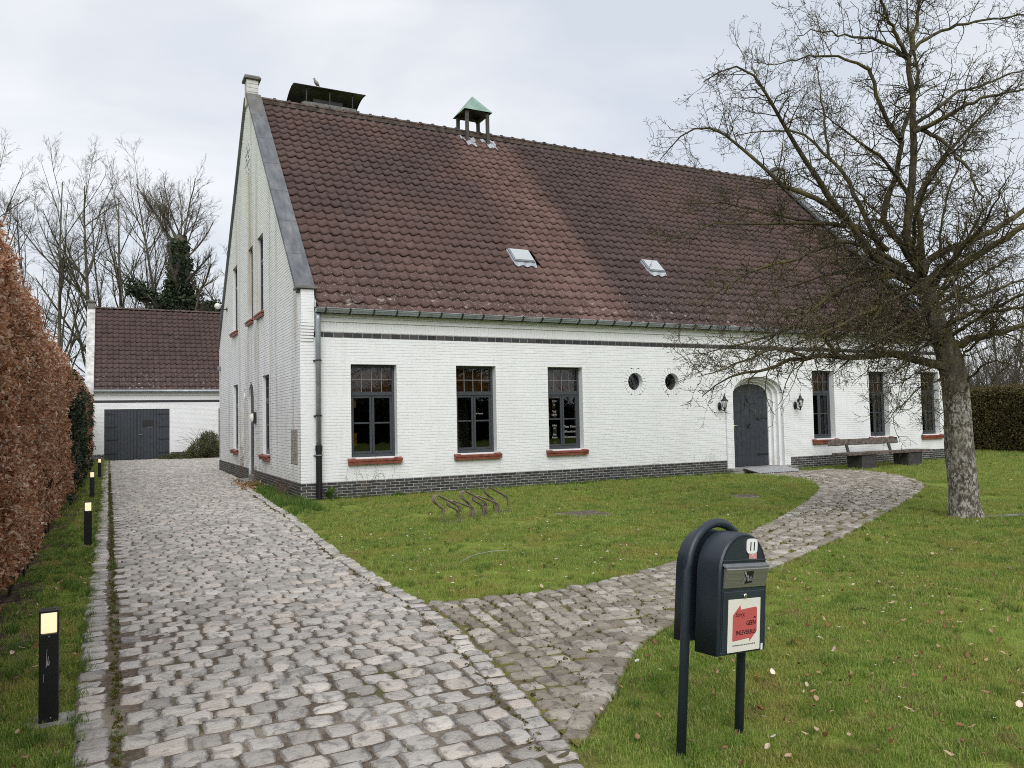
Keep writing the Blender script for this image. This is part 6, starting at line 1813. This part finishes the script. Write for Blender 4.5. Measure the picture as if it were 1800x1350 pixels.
# ------------------------------------------------------------------ ramp at the doorstep
rp = thing('aluminium_ramp', 'ribbed aluminium wheelchair ramp leaning on the doorstep', 'ramp', (0, 0, 0))
ra = [np.array(p) for p in ((11.62, -.30, .150), (13.12, -.30, .150), (13.16, -.86, .045), (11.66, -.86, .045))]
mb = MB().add([*ra, *[p - np.array([0, 0, .03]) for p in ra]], [(3, 2, 1, 0), (4, 5, 6, 7), (0, 1, 5, 4), (1, 2, 6, 5), (2, 3, 7, 6), (3, 0, 4, 7)]); mb.build('deck', MAT['benchleg'], rp)
for i in range(20):
    f0 = (i + .2) / 20; f1 = (i + .62) / 20
    a = ra[0] + (ra[1] - ra[0]) * f0; b = ra[0] + (ra[1] - ra[0]) * f1; c = ra[3] + (ra[2] - ra[3]) * f1; d = ra[3] + (ra[2] - ra[3]) * f0; up_ = np.array([0, 0, .012])
    MB().add([a, b, c, d, a + up_, b + up_, c + up_, d + up_], [(4, 7, 6, 5), (0, 1, 5, 4), (1, 2, 6, 5), (2, 3, 7, 6), (3, 0, 4, 7)]).build('rib', MAT['alu'], rp)

# ------------------------------------------------------------------ small plants and litter
R = np.random.default_rng(55)
def litter_leaf(n, seed, name):
    return leaf_mesh(n, .055, .032, .10, seed, MAT['litter'], .0005, name=name)
srcs = []
for i in range(8):
    g = np.random.default_rng(400 + i); c = g.uniform(-.22, .22); L_ = g.uniform(.036, .056); Wd = L_ * g.uniform(.45, .75)
    V = []
    for t, ww, z in ((0, .15, .010), (.3, .8, .003), (.65, 1, .004 + abs(c) * .06), (1, .1, .010 + abs(c) * .12)):
        for s in (-1, 0, 1): V.append(((t - .5) * L_, s * ww * Wd * .5, z + abs(s) * ww * g.uniform(.004, .013)))
    Q = [(r_ * 3 + q, r_ * 3 + q + 1, r_ * 3 + q + 4, r_ * 3 + q + 3) for r_ in range(3) for q in (0, 1)]
    srcs.append(source(np.array(V), [np.array(Q)], MAT['litter'], np.zeros(12), 'loose_leaf'))
P = []
def ground_pts(n, x0, x1, y0, y1, z=.028):
    x = R.uniform(x0, x1, n); y = R.uniform(y0, y1, n); k = lawn_mask(x, y, 0); return np.stack([x, y, np.full(n, z)], 1)[k]
P = np.concatenate([ground_pts(420, -1.2, 3.2, -14.2, -10.5), ground_pts(260, 0, 8, -14, -9), ground_pts(420, -1, 10, -11.5, -2), ground_pts(420, -4.25, -3.62, -13.2, 8), ground_pts(60, 8, 20, -9, -1),
                    np.stack([R.uniform(-3.9, -3.5, 60), R.uniform(9, 23, 60), np.full(60, .02)], 1)])
cl = np.stack([R.normal(-1.0, .2, 40), R.normal(-12.0, .35, 40), np.full(40, .03)], 1); P = np.concatenate([P, cl[lawn_mask(cl[:, 0], cl[:, 1], 0)]])
cl = np.stack([R.normal(.3, .45, 34), R.normal(-12.7, .5, 34), np.full(34, .03)], 1); P = np.concatenate([P, cl[lawn_mask(cl[:, 0], cl[:, 1], 0)]])
tag(scatter('fallen_leaves', P, np.stack([R.normal(0, .3, len(P)), R.normal(0, .3, len(P)), R.uniform(0, 6.28, len(P))], 1), R.uniform(.45, 1.0, len(P)), srcs, None, 12), kind='stuff')
P = np.stack([np.clip(R.normal(-.24, .16, 520), -.75, -.03), np.clip(R.normal(4.7, .75, 520), 2.6, 5.75), np.abs(R.normal(0, .035, 520)) + .012], 1)
tag(scatter('leaf_pile', P, R.normal(0, .5, (520, 3)) + np.stack([np.zeros(520), np.zeros(520), R.uniform(0, 6.28, 520)], 1), R.uniform(1.0, 1.6, 520), srcs, None, 13), kind='stuff')
# pale bits and daisies
d = MB()
for k in range(7):
    a = 2 * math.pi * k / 7; d.prism([(.002 * math.cos(a), .002 * math.sin(a)), (.011 * math.cos(a - .35), .011 * math.sin(a - .35)), (.012 * math.cos(a + .35), .012 * math.sin(a + .35))], 'z', .030, .0315)
dm = d.mesh('daisy_head', MAT['daisy']); dsrc = [bpy.data.objects.new('daisy_head', dm)]
P = np.concatenate([ground_pts(110, -1, 2.6, -10.4, -5.2, 0), ground_pts(70, 2, 9, -9, -4, 0), ground_pts(24, -1.2, 3, -13.8, -11, 0), ground_pts(40, 6, 16, -8, -1.5, 0)])
tag(scatter('daisies', P, np.stack([R.normal(0, .25, len(P)), R.normal(0, .25, len(P)), R.uniform(0, 6.28, len(P))], 1), R.uniform(.6, 1.3, len(P)), dsrc, None, 14), kind='stuff')
# a few single leaves one can point at
for lab, x, y, s, rv, a in (('large pale leaf lying alone in the grass at lower right', .75, -13.75, 1.25, .95, .6), ('reddish brown leaf beside the right foot of the mailbox stand', -.42, -13.1, 1.2, .25, 2.0), ('curled cream leaf in the grass to the right of the mailbox', .05, -12.72, 1.2, .97, 1.2)):
    me = srcs[int(rv * 7)].data.copy(); me.attributes['rnd'].data.foreach_set('value', np.full(12, rv, np.float32)); me.materials.clear(); c = (.70, .60, .46) if rv > .5 else (.26, .10, .045); me.materials.append(simple('single_leaf', c, .6, .2, var=.2, scale=40))
    o = link('fallen_leaf', me, None, (x, y, .03)); o.scale = (s, s, s); o.rotation_euler = (.15, .1, a); tag(o, lab, 'leaf')
# twig on the lawn
tw = MB().tube(smooth([(-.05, -8.2, .02), (.25, -7.9, .035), (.55, -7.75, .03), (.8, -7.75, .02)]), [.004] * len(smooth([(0, 0, 0)] * 4)), 5)
tag(tw.build('fallen_twig', MAT['scratch']), 'thin pale twig lying in the lawn below the bicycle rack', 'twig')
rt = MB().tube(smooth([(7.95, -9.0, .0), (8.5, -9.35, .035), (9.2, -9.7, .03), (10.2, -10.3, .02), (11.2, -10.8, -.01)]), .03, 6)
tag(rt.build('surface_root', MAT['bluecap']), 'pale root line running through the grass right of the apple trunk', 'root')

# dock plant by the downpipe
dk = thing('dock_plant', 'broad leaved green weed at the foot of the downpipe', 'plant', (.55, -.16, 0))
for i in range(11):
    g = np.random.default_rng(500 + i); a = g.uniform(-1.6, 1.9); h = g.uniform(.16, .34); l = g.uniform(.08, .22); V = []
    for t, w in ((0, .012), (.3, .03), (.6, .042), (.85, .026), (1, .003)):
        x = math.cos(a - 1.57) * l * t; y = math.sin(a - 1.57) * l * t * .6; z = h * (t - .35 * t * t) * 1.4
        for s in (-1, 0, 1): V.append((x - math.sin(a - 1.57) * w * s, y + math.cos(a - 1.57) * w * s, z + abs(s) * w * .35))
    MB().add(V, [(r_ * 3 + q, r_ * 3 + q + 1, r_ * 3 + q + 4, r_ * 3 + q + 3) for r_ in range(4) for q in (0, 1)]).build('leaf', MAT['weed'], dk, True)
# dry seed stalks along the walls
def stalks(name, label, x, y, n, spread, h, seed, cat='plant'):
    t = thing(name, label, cat, (x, y, 0)); g = np.random.default_rng(seed)
    P0_ = np.stack([g.uniform(-spread, spread, n), g.normal(-.02, .05, n), np.zeros(n)], 1)
    d = np.stack([g.normal(0, .28, n), g.normal(-.05, .08, n), np.ones(n)], 1); hh = g.uniform(.45, 1, n) * h
    A = np.stack([P0_ + d * (hh * k / 4)[:, None] + g.normal(0, .012, (n, 3)) * k for k in range(5)], 1)
    R_ = np.tile(np.linspace(.0032, .0016, 5), (n, 1))
    B_, RB = spawn(A, R_, np.full(n, 6), g, .55, 1, .8, lambda pl, t: .07 + 0 * t, 3, .1, .1, .7, .0014)
    m_ = merge_tubes([(A, R_, 4), (B_, RB, 3)], MAT['dry'], 'stalk'); link('stalk', m_, t)
    tips = B_[:, -1]; oc = np.array([(1, 0, 0), (-1, 0, 0), (0, 1, 0), (0, -1, 0), (0, 0, 1), (0, 0, -1)], float) * .008
    F_ = np.array([(0, 2, 4), (2, 1, 4), (1, 3, 4), (3, 0, 4), (2, 0, 5), (1, 2, 5), (3, 1, 5), (0, 3, 5)])
    V = (tips[:, None] + oc[None]).reshape(-1, 3); FF = (F_[None] + (np.arange(len(tips)) * 6)[:, None, None]).reshape(-1, 3)
    tag(link('seed_heads', np_mesh('seed_heads', V, [FF], MAT['dry']), t), kind='stuff'); return t
stalks('dry_weed', 'dry brown seed stalks under the first front window', 1.35, -.16, 13, .55, .85, 1)
stalks('dry_weed', 'short dry seed stalks in front of the plinth left of the door', 10.6, -.14, 7, .5, .62, 2)
stalks('dry_weed', 'few dry stalks by the plinth under the round windows', 8.9, -.13, 4, .4, .58, 4)
t = stalks('bare_rose', 'tangled bare thorny stems beside the arched gable door', -.2, 6.7, 15, .3, 1.0, 3); t.rotation_euler = (0, 0, 1.4)
t = stalks('bare_rose', 'low tangle of dead stems at the gable foot near the leaf pile', -.25, 4.4, 14, .5, .55, 6); t.rotation_euler = (0, 0, 1.5)
t = stalks('dead_grass', 'dead straw stems leaning at the front corner of the gable', -.2, 1.2, 26, .9, .42, 7); t.rotation_euler = (0, 0, 1.5)
# shrub by the garage wall
shb = thing('garden_shrub', 'grey green shrub against the garage wall right of its doors', 'shrub', (.55, 24.0, 0))
sl_ = [leaf_mesh(30, .075, .03, .1, 330 + i, MAT['shrub'], .16, name='shrub_leaves') for i in range(3)]
n = 330; P = np.stack([R.normal(.1, .55, n), R.normal(0, .35, n), R.random(n) ** .8 * 1.25], 1); P[:, 2] *= np.exp(-((P[:, 0] - .25) / .9) ** 2)
P = np.concatenate([P, np.stack([R.normal(-1.3, .35, 60), R.normal(.2, .15, 60), R.uniform(.03, .22, 60)], 1)])
tag(scatter('leaves', P, R.uniform(-3.1, 3.1, (len(P), 3)), R.uniform(.7, 1.2, len(P)), sl_, shb, 15), kind='stuff')
g = np.random.default_rng(4); n = 26
A = np.stack([np.stack([g.normal(0, .25, n), g.normal(0, .12, n), np.zeros(n)], 1) + np.stack([g.normal(0, .5, n), g.normal(0, .2, n), g.uniform(.8, 1.5, n)], 1) * k / 3 for k in range(4)], 1)
link('stem', merge_tubes([(A, np.tile(np.linspace(.012, .005, 4), (n, 1)), 4)], MAT['dry'], 'stem'), shb)
# ------------------------------------------------------------------ the apple tree in front
LIMBS = [
 ('trunk',[(7.80,-8.89,-0.06,0.235),(7.77,-8.91,0.42,0.226),(7.73,-8.91,0.93,0.219),(7.69,-8.92,1.44,0.213),(7.66,-8.92,1.86,0.208),(7.60,-8.91,2.24,0.204),(7.51,-8.88,2.57,0.200),(7.40,-8.84,2.91,0.197),(7.30,-8.81,3.25,0.193),(7.23,-8.78,3.55,0.190)]),
 ('A',[(7.24,-8.78,3.46,0.100),(7.12,-8.77,3.76,0.092),(6.94,-8.74,4.13,0.084),(6.94,-8.79,4.50,0.078),(6.94,-8.83,4.72,0.074),(6.93,-8.93,5.43,0.063),(6.90,-8.96,5.74,0.058),(6.84,-9.01,6.26,0.051),(6.76,-9.03,6.67,0.045)]),
 ('A1',[(6.76,-9.03,6.67,0.040),(6.67,-9.04,6.76,0.036),(6.36,-9.05,7.12,0.027),(6.14,-9.07,7.38,0.021),(5.92,-9.10,7.67,0.015)]),
 ('A2',[(6.77,-9.04,6.70,0.040),(6.80,-9.04,6.78,0.037),(6.89,-9.04,7.06,0.031),(7.08,-9.04,7.61,0.021),(7.24,-9.02,8.17,0.012)]),
 ('A3',[(6.81,-9.07,6.78,0.032),(6.99,-9.14,6.97,0.028),(7.24,-9.25,7.11,0.025),(7.56,-9.38,7.20,0.021),(7.98,-9.56,7.27,0.017),(8.41,-9.73,7.36,0.013),(8.82,-9.90,7.33,0.010)]),
 ('A4',[(6.74,-9.03,6.71,0.034),(6.42,-8.99,6.83,0.027),(6.14,-8.95,6.87,0.023),(5.69,-8.87,6.86,0.016),(5.32,-8.82,6.87,0.011),(5.08,-8.78,6.83,0.009),(4.88,-8.75,6.75,0.006)]),
 ('B',[(7.32,-8.72,3.56,0.075),(7.13,-8.58,4.01,0.066),(6.87,-8.39,4.50,0.059),(7.00,-8.43,4.81,0.056),(7.16,-8.48,5.27,0.051),(7.26,-8.50,5.62,0.047),(7.28,-8.50,5.78,0.046),(7.12,-8.39,5.98,0.043),(7.03,-8.33,6.28,0.040),(7.00,-8.28,6.62,0.037),(6.96,-8.25,6.86,0.035)]),
 ('B1',[(6.96,-8.25,6.86,0.030),(6.78,-8.11,7.01,0.025),(6.57,-7.96,7.12,0.021),(6.43,-7.85,7.15,0.018),(6.33,-7.78,7.18,0.017),(6.08,-7.59,7.14,0.013),(5.73,-7.32,7.09,0.008),(5.58,-7.21,7.17,0.006)]),
 ('B2',[(7.21,-8.54,5.72,0.040),(7.36,-8.55,6.07,0.034),(7.52,-8.56,6.46,0.029),(7.66,-8.57,6.76,0.025),(7.64,-8.50,7.06,0.022),(7.64,-8.44,7.40,0.019),(7.66,-8.40,7.70,0.016),(7.73,-8.36,8.09,0.012),(7.77,-8.30,8.60,0.008)]),
 ('C',[(7.17,-8.75,3.55,0.085),(6.84,-8.68,3.65,0.076),(6.59,-8.63,3.78,0.071),(6.34,-8.58,3.89,0.066),(6.06,-8.57,4.24,0.059),(5.80,-8.54,4.47,0.053),(5.65,-8.53,4.63,0.050),(5.46,-8.52,4.82,0.046),(5.25,-8.52,5.07,0.041),(5.11,-8.52,5.24,0.037),(4.86,-8.50,5.50,0.032),(4.66,-8.52,5.76,0.027),(4.52,-8.51,5.90,0.025),(4.36,-8.51,6.07,0.021),(4.19,-8.50,6.24,0.018),(4.06,-8.47,6.28,0.016),(3.89,-8.43,6.25,0.014),(3.67,-8.38,6.14,0.010),(3.52,-8.35,6.02,0.008)]),
 ('D',[(6.61,-8.37,3.95,0.070),(6.47,-8.27,4.32,0.060),(6.32,-8.15,4.59,0.054),(6.02,-7.95,4.82,0.047),(5.72,-7.75,5.00,0.041),(5.53,-7.62,5.15,0.037),(5.31,-7.47,5.41,0.031),(5.07,-7.31,5.76,0.025),(4.93,-7.21,5.93,0.022),(4.79,-7.12,6.03,0.020),(4.62,-7.00,6.04,0.017),(4.42,-6.86,5.95,0.014),(4.26,-6.73,5.76,0.010),(4.13,-6.62,5.56,0.007)]),
 ('E',[(6.85,-8.49,3.79,0.060),(6.80,-8.26,4.35,0.047),(6.78,-8.11,4.78,0.041),(6.76,-8.01,5.03,0.037),(6.70,-7.86,5.39,0.032),(6.60,-7.71,5.63,0.028),(6.44,-7.48,5.99,0.022),(6.31,-7.33,6.14,0.019),(5.91,-6.90,6.18,0.012),(5.69,-6.66,6.17,0.008)]),
 ('E2',[(6.71,-7.61,5.68,0.030),(6.81,-7.47,6.15,0.022),(6.93,-7.36,6.59,0.017),(7.00,-7.23,7.03,0.012),(7.10,-7.11,7.49,0.008)]),
 ('F',[(7.29,-8.81,3.46,0.100),(7.33,-8.89,3.56,0.093),(7.52,-9.13,3.66,0.081),(7.68,-9.37,3.84,0.071),(7.78,-9.52,3.93,0.065),(7.98,-9.83,4.17,0.052),(8.15,-10.13,4.41,0.040),(8.32,-10.41,4.60,0.030)]),
 ('F2',[(7.23,-8.79,3.63,0.085),(7.36,-8.79,3.86,0.078),(7.62,-8.85,3.97,0.073),(8.15,-8.97,4.18,0.063),(8.45,-9.04,4.28,0.059),(9.12,-9.20,4.65,0.048),(9.80,-9.35,5.15,0.038),(10.29,-9.45,5.64,0.030)]),
 ('F3',[(7.41,-8.66,3.75,0.060),(7.56,-8.55,4.34,0.049),(7.59,-8.42,4.76,0.043),(8.07,-8.45,5.38,0.034),(8.58,-8.51,5.88,0.027),(9.20,-8.61,6.41,0.019),(9.83,-8.71,6.96,0.012)]),
 ('G',[(6.92,-8.96,5.73,0.040),(7.02,-9.10,5.61,0.034),(7.11,-9.26,5.44,0.030),(7.18,-9.42,5.18,0.025),(7.22,-9.54,4.96,0.021),(7.20,-9.63,4.70,0.018),(7.24,-9.74,4.53,0.015)]),
 ('H',[(6.87,-8.98,5.63,0.045),(7.04,-9.21,5.72,0.037),(7.20,-9.44,5.85,0.031),(7.36,-9.67,5.94,0.025),(7.47,-9.81,5.95,0.022),(7.67,-10.09,5.98,0.016),(7.86,-10.36,6.04,0.010)]),
 ('H2',[(6.92,-8.96,5.75,0.035),(7.37,-9.05,6.04,0.028),(7.69,-9.11,6.33,0.023),(8.09,-9.21,6.41,0.020),(8.52,-9.31,6.62,0.016),(8.92,-9.41,6.75,0.012),(9.46,-9.54,7.01,0.008)]),
 ('I',[(7.72,-8.71,3.94,0.025),(7.87,-8.68,4.49,0.020),(8.02,-8.67,4.86,0.018),(8.20,-8.69,5.22,0.015),(8.45,-8.71,5.72,0.012),(8.71,-8.74,6.22,0.010),(8.88,-8.76,6.50,0.008)]),
 ('J',[(7.57,-8.89,2.21,0.085),(7.37,-8.85,2.25,0.078),(7.07,-8.78,2.36,0.071),(6.78,-8.71,2.39,0.064),(6.49,-8.64,2.43,0.059),(6.15,-8.55,2.39,0.052),(5.78,-8.46,2.37,0.045),(5.51,-8.40,2.43,0.040),(5.25,-8.34,2.34,0.035),(5.09,-8.31,2.37,0.033),(4.78,-8.24,2.26,0.027),(4.49,-8.17,2.20,0.022),(4.16,-8.09,2.14,0.017),(3.88,-8.03,2.00,0.011),(3.66,-7.99,1.85,0.007)]),
 ('J2',[(5.22,-8.37,2.35,0.035),(4.93,-8.38,2.48,0.028),(4.57,-8.37,2.48,0.023),(4.30,-8.37,2.39,0.019),(3.94,-8.36,2.28,0.014),(3.59,-8.37,2.16,0.010),(3.28,-8.37,2.10,0.006)]),
 ('J3',[(5.72,-8.51,2.38,0.035),(5.44,-8.50,2.67,0.026),(5.20,-8.45,2.79,0.022),(5.02,-8.41,2.81,0.019),(4.66,-8.33,2.67,0.013),(4.35,-8.26,2.50,0.008)]),
 ('K',[(7.17,-8.75,3.42,0.065),(6.80,-8.70,3.56,0.056),(6.54,-8.65,3.57,0.052),(6.03,-8.56,3.48,0.044),(5.77,-8.52,3.39,0.040),(5.50,-8.49,3.20,0.036),(5.29,-8.46,3.06,0.032),(4.97,-8.43,2.83,0.027),(4.70,-8.39,2.72,0.023),(4.41,-8.35,2.63,0.019),(4.10,-8.31,2.55,0.015),(3.71,-8.26,2.47,0.010),(3.39,-8.22,2.38,0.006)]),
 ('L',[(7.08,-8.60,3.74,0.050),(6.56,-8.57,3.96,0.042),(6.08,-8.52,4.06,0.037),(5.82,-8.49,4.06,0.034),(5.53,-8.46,3.98,0.031),(5.14,-8.42,3.79,0.027),(4.88,-8.40,3.69,0.025),(4.68,-8.38,3.67,0.023),(4.24,-8.34,3.51,0.019),(3.87,-8.32,3.34,0.015),(3.45,-8.30,3.09,0.011),(3.04,-8.31,2.79,0.007),(2.88,-8.31,2.68,0.005)]),
 ('M',[(6.85,-8.50,4.00,0.045),(6.47,-8.42,4.26,0.037),(6.28,-8.37,4.32,0.035),(5.82,-8.24,4.36,0.029),(5.36,-8.11,4.37,0.024),(5.02,-8.01,4.32,0.021),(4.58,-7.89,4.32,0.016),(4.14,-7.77,4.31,0.012),(3.93,-7.70,4.25,0.010),(3.60,-7.62,4.04,0.006)]),
 ('N',[(6.33,-8.14,4.39,0.035),(6.04,-7.92,4.48,0.029),(5.70,-7.66,4.57,0.024),(5.44,-7.46,4.68,0.020),(5.18,-7.27,4.77,0.017),(4.84,-7.01,4.89,0.013),(4.60,-6.83,4.92,0.010),(4.39,-6.66,4.82,0.008),(4.24,-6.51,4.59,0.005)]),
 ('O',[(7.74,-8.96,1.85,0.028),(7.73,-9.03,1.93,0.025),(7.67,-9.20,2.13,0.020),(7.69,-9.44,2.27,0.015),(7.72,-9.56,2.31,0.013),(7.72,-9.70,2.22,0.010),(7.73,-9.87,2.09,0.007)]),
 ('O2',[(7.66,-8.94,2.19,0.030),(7.66,-9.07,2.42,0.024),(7.70,-9.20,2.55,0.020),(7.82,-9.42,2.70,0.014),(7.97,-9.68,2.55,0.008)]),
 ('P',[(7.55,-8.90,2.49,0.090),(7.78,-8.97,2.62,0.079),(8.24,-9.11,2.70,0.065),(8.52,-9.20,2.80,0.058),(8.80,-9.29,2.85,0.051),(9.27,-9.45,2.96,0.040),(9.75,-9.60,3.00,0.030)]),
 ('P2',[(7.44,-8.85,2.74,0.050),(7.43,-9.13,2.92,0.040),(7.46,-9.44,3.01,0.032),(7.50,-9.74,2.93,0.026),(7.50,-10.12,3.03,0.017),(7.51,-10.47,2.91,0.010)]),
 ('P3',[(7.36,-8.82,2.96,0.050),(8.08,-8.80,3.25,0.036),(8.79,-8.81,3.42,0.027),(9.68,-8.83,3.70,0.017),(10.43,-8.86,3.83,0.010)]),
 ('Q',[(7.60,-8.90,2.13,0.016),(7.30,-8.91,2.05,0.013),(6.84,-8.92,1.93,0.011),(6.47,-8.96,1.71,0.008),(6.10,-9.00,1.54,0.006),(5.77,-9.05,1.34,0.004)]),
 ('Q2',[(7.18,-8.92,2.27,0.014),(6.98,-8.89,2.19,0.012),(6.83,-8.87,2.12,0.010),(6.60,-8.84,2.01,0.008),(6.35,-8.81,1.99,0.006),(6.02,-8.76,2.01,0.004)]),
 ('Q3',[(7.44,-9.07,1.56,0.010),(7.12,-9.10,1.55,0.008),(6.82,-9.13,1.59,0.006),(6.49,-9.22,1.77,0.004),(6.35,-9.26,1.85,0.003)]),
 ('R',[(5.81,-8.50,3.40,0.014),(5.81,-8.58,2.99,0.009),(5.85,-8.65,2.71,0.006),(5.74,-8.64,2.51,0.004)]),
 ('S1',[(7.25,-8.79,3.46,0.050),(6.70,-8.85,3.26,0.041),(6.04,-8.93,3.05,0.032),(5.40,-9.03,2.85,0.025),(4.71,-9.15,2.62,0.017),(4.19,-9.25,2.49,0.012),(3.67,-9.37,2.33,0.006)]),
 ('S2',[(7.36,-8.83,3.12,0.050),(6.72,-9.00,2.91,0.037),(5.93,-9.22,2.69,0.024),(5.33,-9.42,2.51,0.015),(4.63,-9.64,2.39,0.006)]),
 ('S3',[(7.21,-8.77,3.55,0.045),(7.19,-8.32,3.71,0.035),(7.15,-7.85,3.88,0.028),(7.06,-7.27,3.89,0.020),(6.94,-6.65,3.79,0.012),(6.83,-6.11,3.67,0.006)]),
 ('S4',[(7.32,-8.82,3.38,0.045),(7.09,-9.22,3.63,0.035),(6.86,-9.71,3.83,0.025),(6.53,-10.23,4.07,0.016),(6.00,-10.78,4.36,0.006)]),
 ('S5',[(7.29,-8.81,3.46,0.045),(7.53,-8.28,4.10,0.032),(7.73,-7.85,4.66,0.023),(7.84,-7.14,5.43,0.013),(7.88,-6.65,5.98,0.006)]),
 ('S6',[(7.24,-8.62,4.78,0.040),(6.57,-8.85,5.07,0.029),(6.04,-8.99,5.20,0.023),(5.40,-9.14,5.30,0.016),(4.79,-9.30,5.37,0.010),(4.35,-9.42,5.41,0.006)]),
 ('S7',[(7.29,-8.81,3.46,0.045),(6.56,-9.08,4.02,0.031),(6.21,-9.53,4.51,0.021),(6.05,-9.98,4.82,0.013),(5.93,-10.44,5.01,0.006)]),
 ('S8',[(7.64,-8.64,3.16,0.045),(8.66,-8.54,3.59,0.027),(9.52,-8.48,3.94,0.016),(10.42,-8.43,4.30,0.006)]),
]
apple = thing('apple_tree', 'old leafless apple tree with lichen spotted trunk and wide twiggy crown', 'tree', (7.79, -8.9, 0))
AB = np.array([7.79, -8.9, 0])
g = np.random.default_rng(2024)
limbs = {n_: np.array(p) for n_, p in LIMBS}
# trunk: ring mesh with flare and lumpy bark
Tp = resample(smooth(limbs['trunk'], 2), 34); K = len(Tp); ns = 26
V = np.empty((K, ns, 3)); an = np.arange(ns) * 2 * math.pi / ns
for k in range(K):
    z = Tp[k, 2]; r_ = Tp[k, 3] * (.87 - .20 * min(max((z - 2.3) / 1.0, 0), 1)) + .05 * math.exp(-max(z, 0) / .14)
    lump = 1 + .05 * np.sin(3 * an + z * 2.1) + .035 * np.sin(5 * an - z * 3.3 + 1) + .02 * np.sin(9 * an + z * 7) + g.normal(0, .014, ns) + .09 * math.exp(-max(z, 0) / .15) * np.sin(4 * an + 1)
    V[k, :, 0] = Tp[k, 0] + r_ * lump * np.cos(an); V[k, :, 1] = Tp[k, 1] + r_ * lump * np.sin(an); V[k, :, 2] = z + g.normal(0, .006, ns) - (.12 if k == 0 else 0)
i = np.arange(K - 1)[:, None] * ns; j = np.arange(ns)[None]; j2 = (j + 1) % ns
F_ = np.stack([i + j, i + j2, i + ns + j2, i + ns + j], -1).reshape(-1, 4)
link('trunk', np_mesh('trunk', V.reshape(-1, 3) - AB, [F_], MAT['bark'], True), apple)
KL = 18; LP = []; LR = []; names = []
for n_, p in limbs.items():
    if n_ == 'trunk': continue
    q = resample(smooth(p, 2), KL); q[1:, :3] += g.normal(0, .012, (KL - 1, 3)); LP.append(q[:, :3]); LR.append(q[:, 3] * (.74 if n_ in ('A', 'B', 'F', 'F2', 'P') else .85)); names.append(n_)
LP = np.array(LP) - AB; LR = np.array(LR)
# shorter boughs all round the head of the trunk, bending down at their ends
HB, HR = spawn((Tp[:, :3] - AB)[None], Tp[None, :, 3] * .8, np.array([20]), g, .70, .99, 1.25, lambda pl, t: 1.9 + 0 * t, KL, .0, .09, .17, .014, .28)
HB[:, :, 2] += .22 * np.sin(np.linspace(0, 1, KL) * 2.2)[None] - .50 * (np.linspace(0, 1, KL) ** 2)[None]
LP = np.concatenate([LP, HB]); LR = np.concatenate([LR, HR]); names += ['head'] * len(HB)
for n_, p, r_ in zip(names, LP, LR):
    link('limb', merge_tubes([(p[None], r_[None], 9)], MAT['limb'], 'limb'), apple)
ll = np.linalg.norm(np.diff(LP, axis=1), axis=2).sum(1)
# laterals, twigs, spurs
c1 = np.maximum(3, (ll / .096).astype(int))
A1, Q1 = spawn(LP, LR, c1, g, .12, 1.0, 1.0, lambda pl, t: .52 + .22 * np.minimum(pl, 3) / 3 - .18 * t, 8, .05, .21, .42, .0042, .4)
Q1 = np.minimum(Q1, g.uniform(.0055, .0125, (len(Q1), 1)) * np.linspace(1, .4, 8)[None])
A2, Q2 = spawn(A1, Q1, np.full(len(A1), 6), g, .12, 1.0, .95, lambda pl, t: pl * .42, 6, .06, .27, .7, .0031, .5)
A3, Q3 = spawn(A2, Q2, np.full(len(A2), 3), g, .2, 1.0, .9, lambda pl, t: .055 + .03 * t, 3, .06, .2, .9, .0026, .8)
# straight water shoots from the upper limbs
top = LP[:, :, 2].mean(1) > 3.0
W1, WR = spawn(LP[top], LR[top], np.full(top.sum(), 2), g, .45, 1.0, 1.2, lambda pl, t: .42 + 0 * t, 4, .75, .04, .3, .0026, .5)
link('laterals', merge_tubes([(A1, Q1, 5), (A2, Q2, 4)], MAT['limb'], 'laterals'), apple)
tag(link('twigs', merge_tubes([(A3, Q3, 3), (W1, WR, 3)], MAT['twig'], 'twigs'), apple), kind='stuff')
A3b = A3[::2]; tips = np.concatenate([A3b[:, -1], A2[:, -1]]); dr = np.concatenate([A3b[:, -1] - A3b[:, -2], A2[:, -1] - A2[:, -2]]); dr /= np.linalg.norm(dr, axis=1, keepdims=True) + 1e-9
sd_ = np.cross(dr, [.3, .2, 1]); sd_ /= np.linalg.norm(sd_, axis=1, keepdims=True) + 1e-9; s2 = np.cross(dr, sd_)
k = g.uniform(.7, 1.3, (len(tips), 1)); bw = .0062 * k; bl_ = .012 * k
V = np.stack([tips + sd_ * bw, tips + s2 * bw, tips - sd_ * bw, tips - s2 * bw, tips + dr * bl_, tips - dr * bl_ * .5], 1).reshape(-1, 3)
F_ = np.array([(0, 1, 4), (1, 2, 4), (2, 3, 4), (3, 0, 4), (1, 0, 5), (2, 1, 5), (3, 2, 5), (0, 3, 5)])
tag(link('buds', np_mesh('buds', V, [(F_[None] + (np.arange(len(tips)) * 6)[:, None, None]).reshape(-1, 3)], MAT['bud']), apple), kind='stuff')
print('apple tubes', len(A1), len(A2), len(A3))
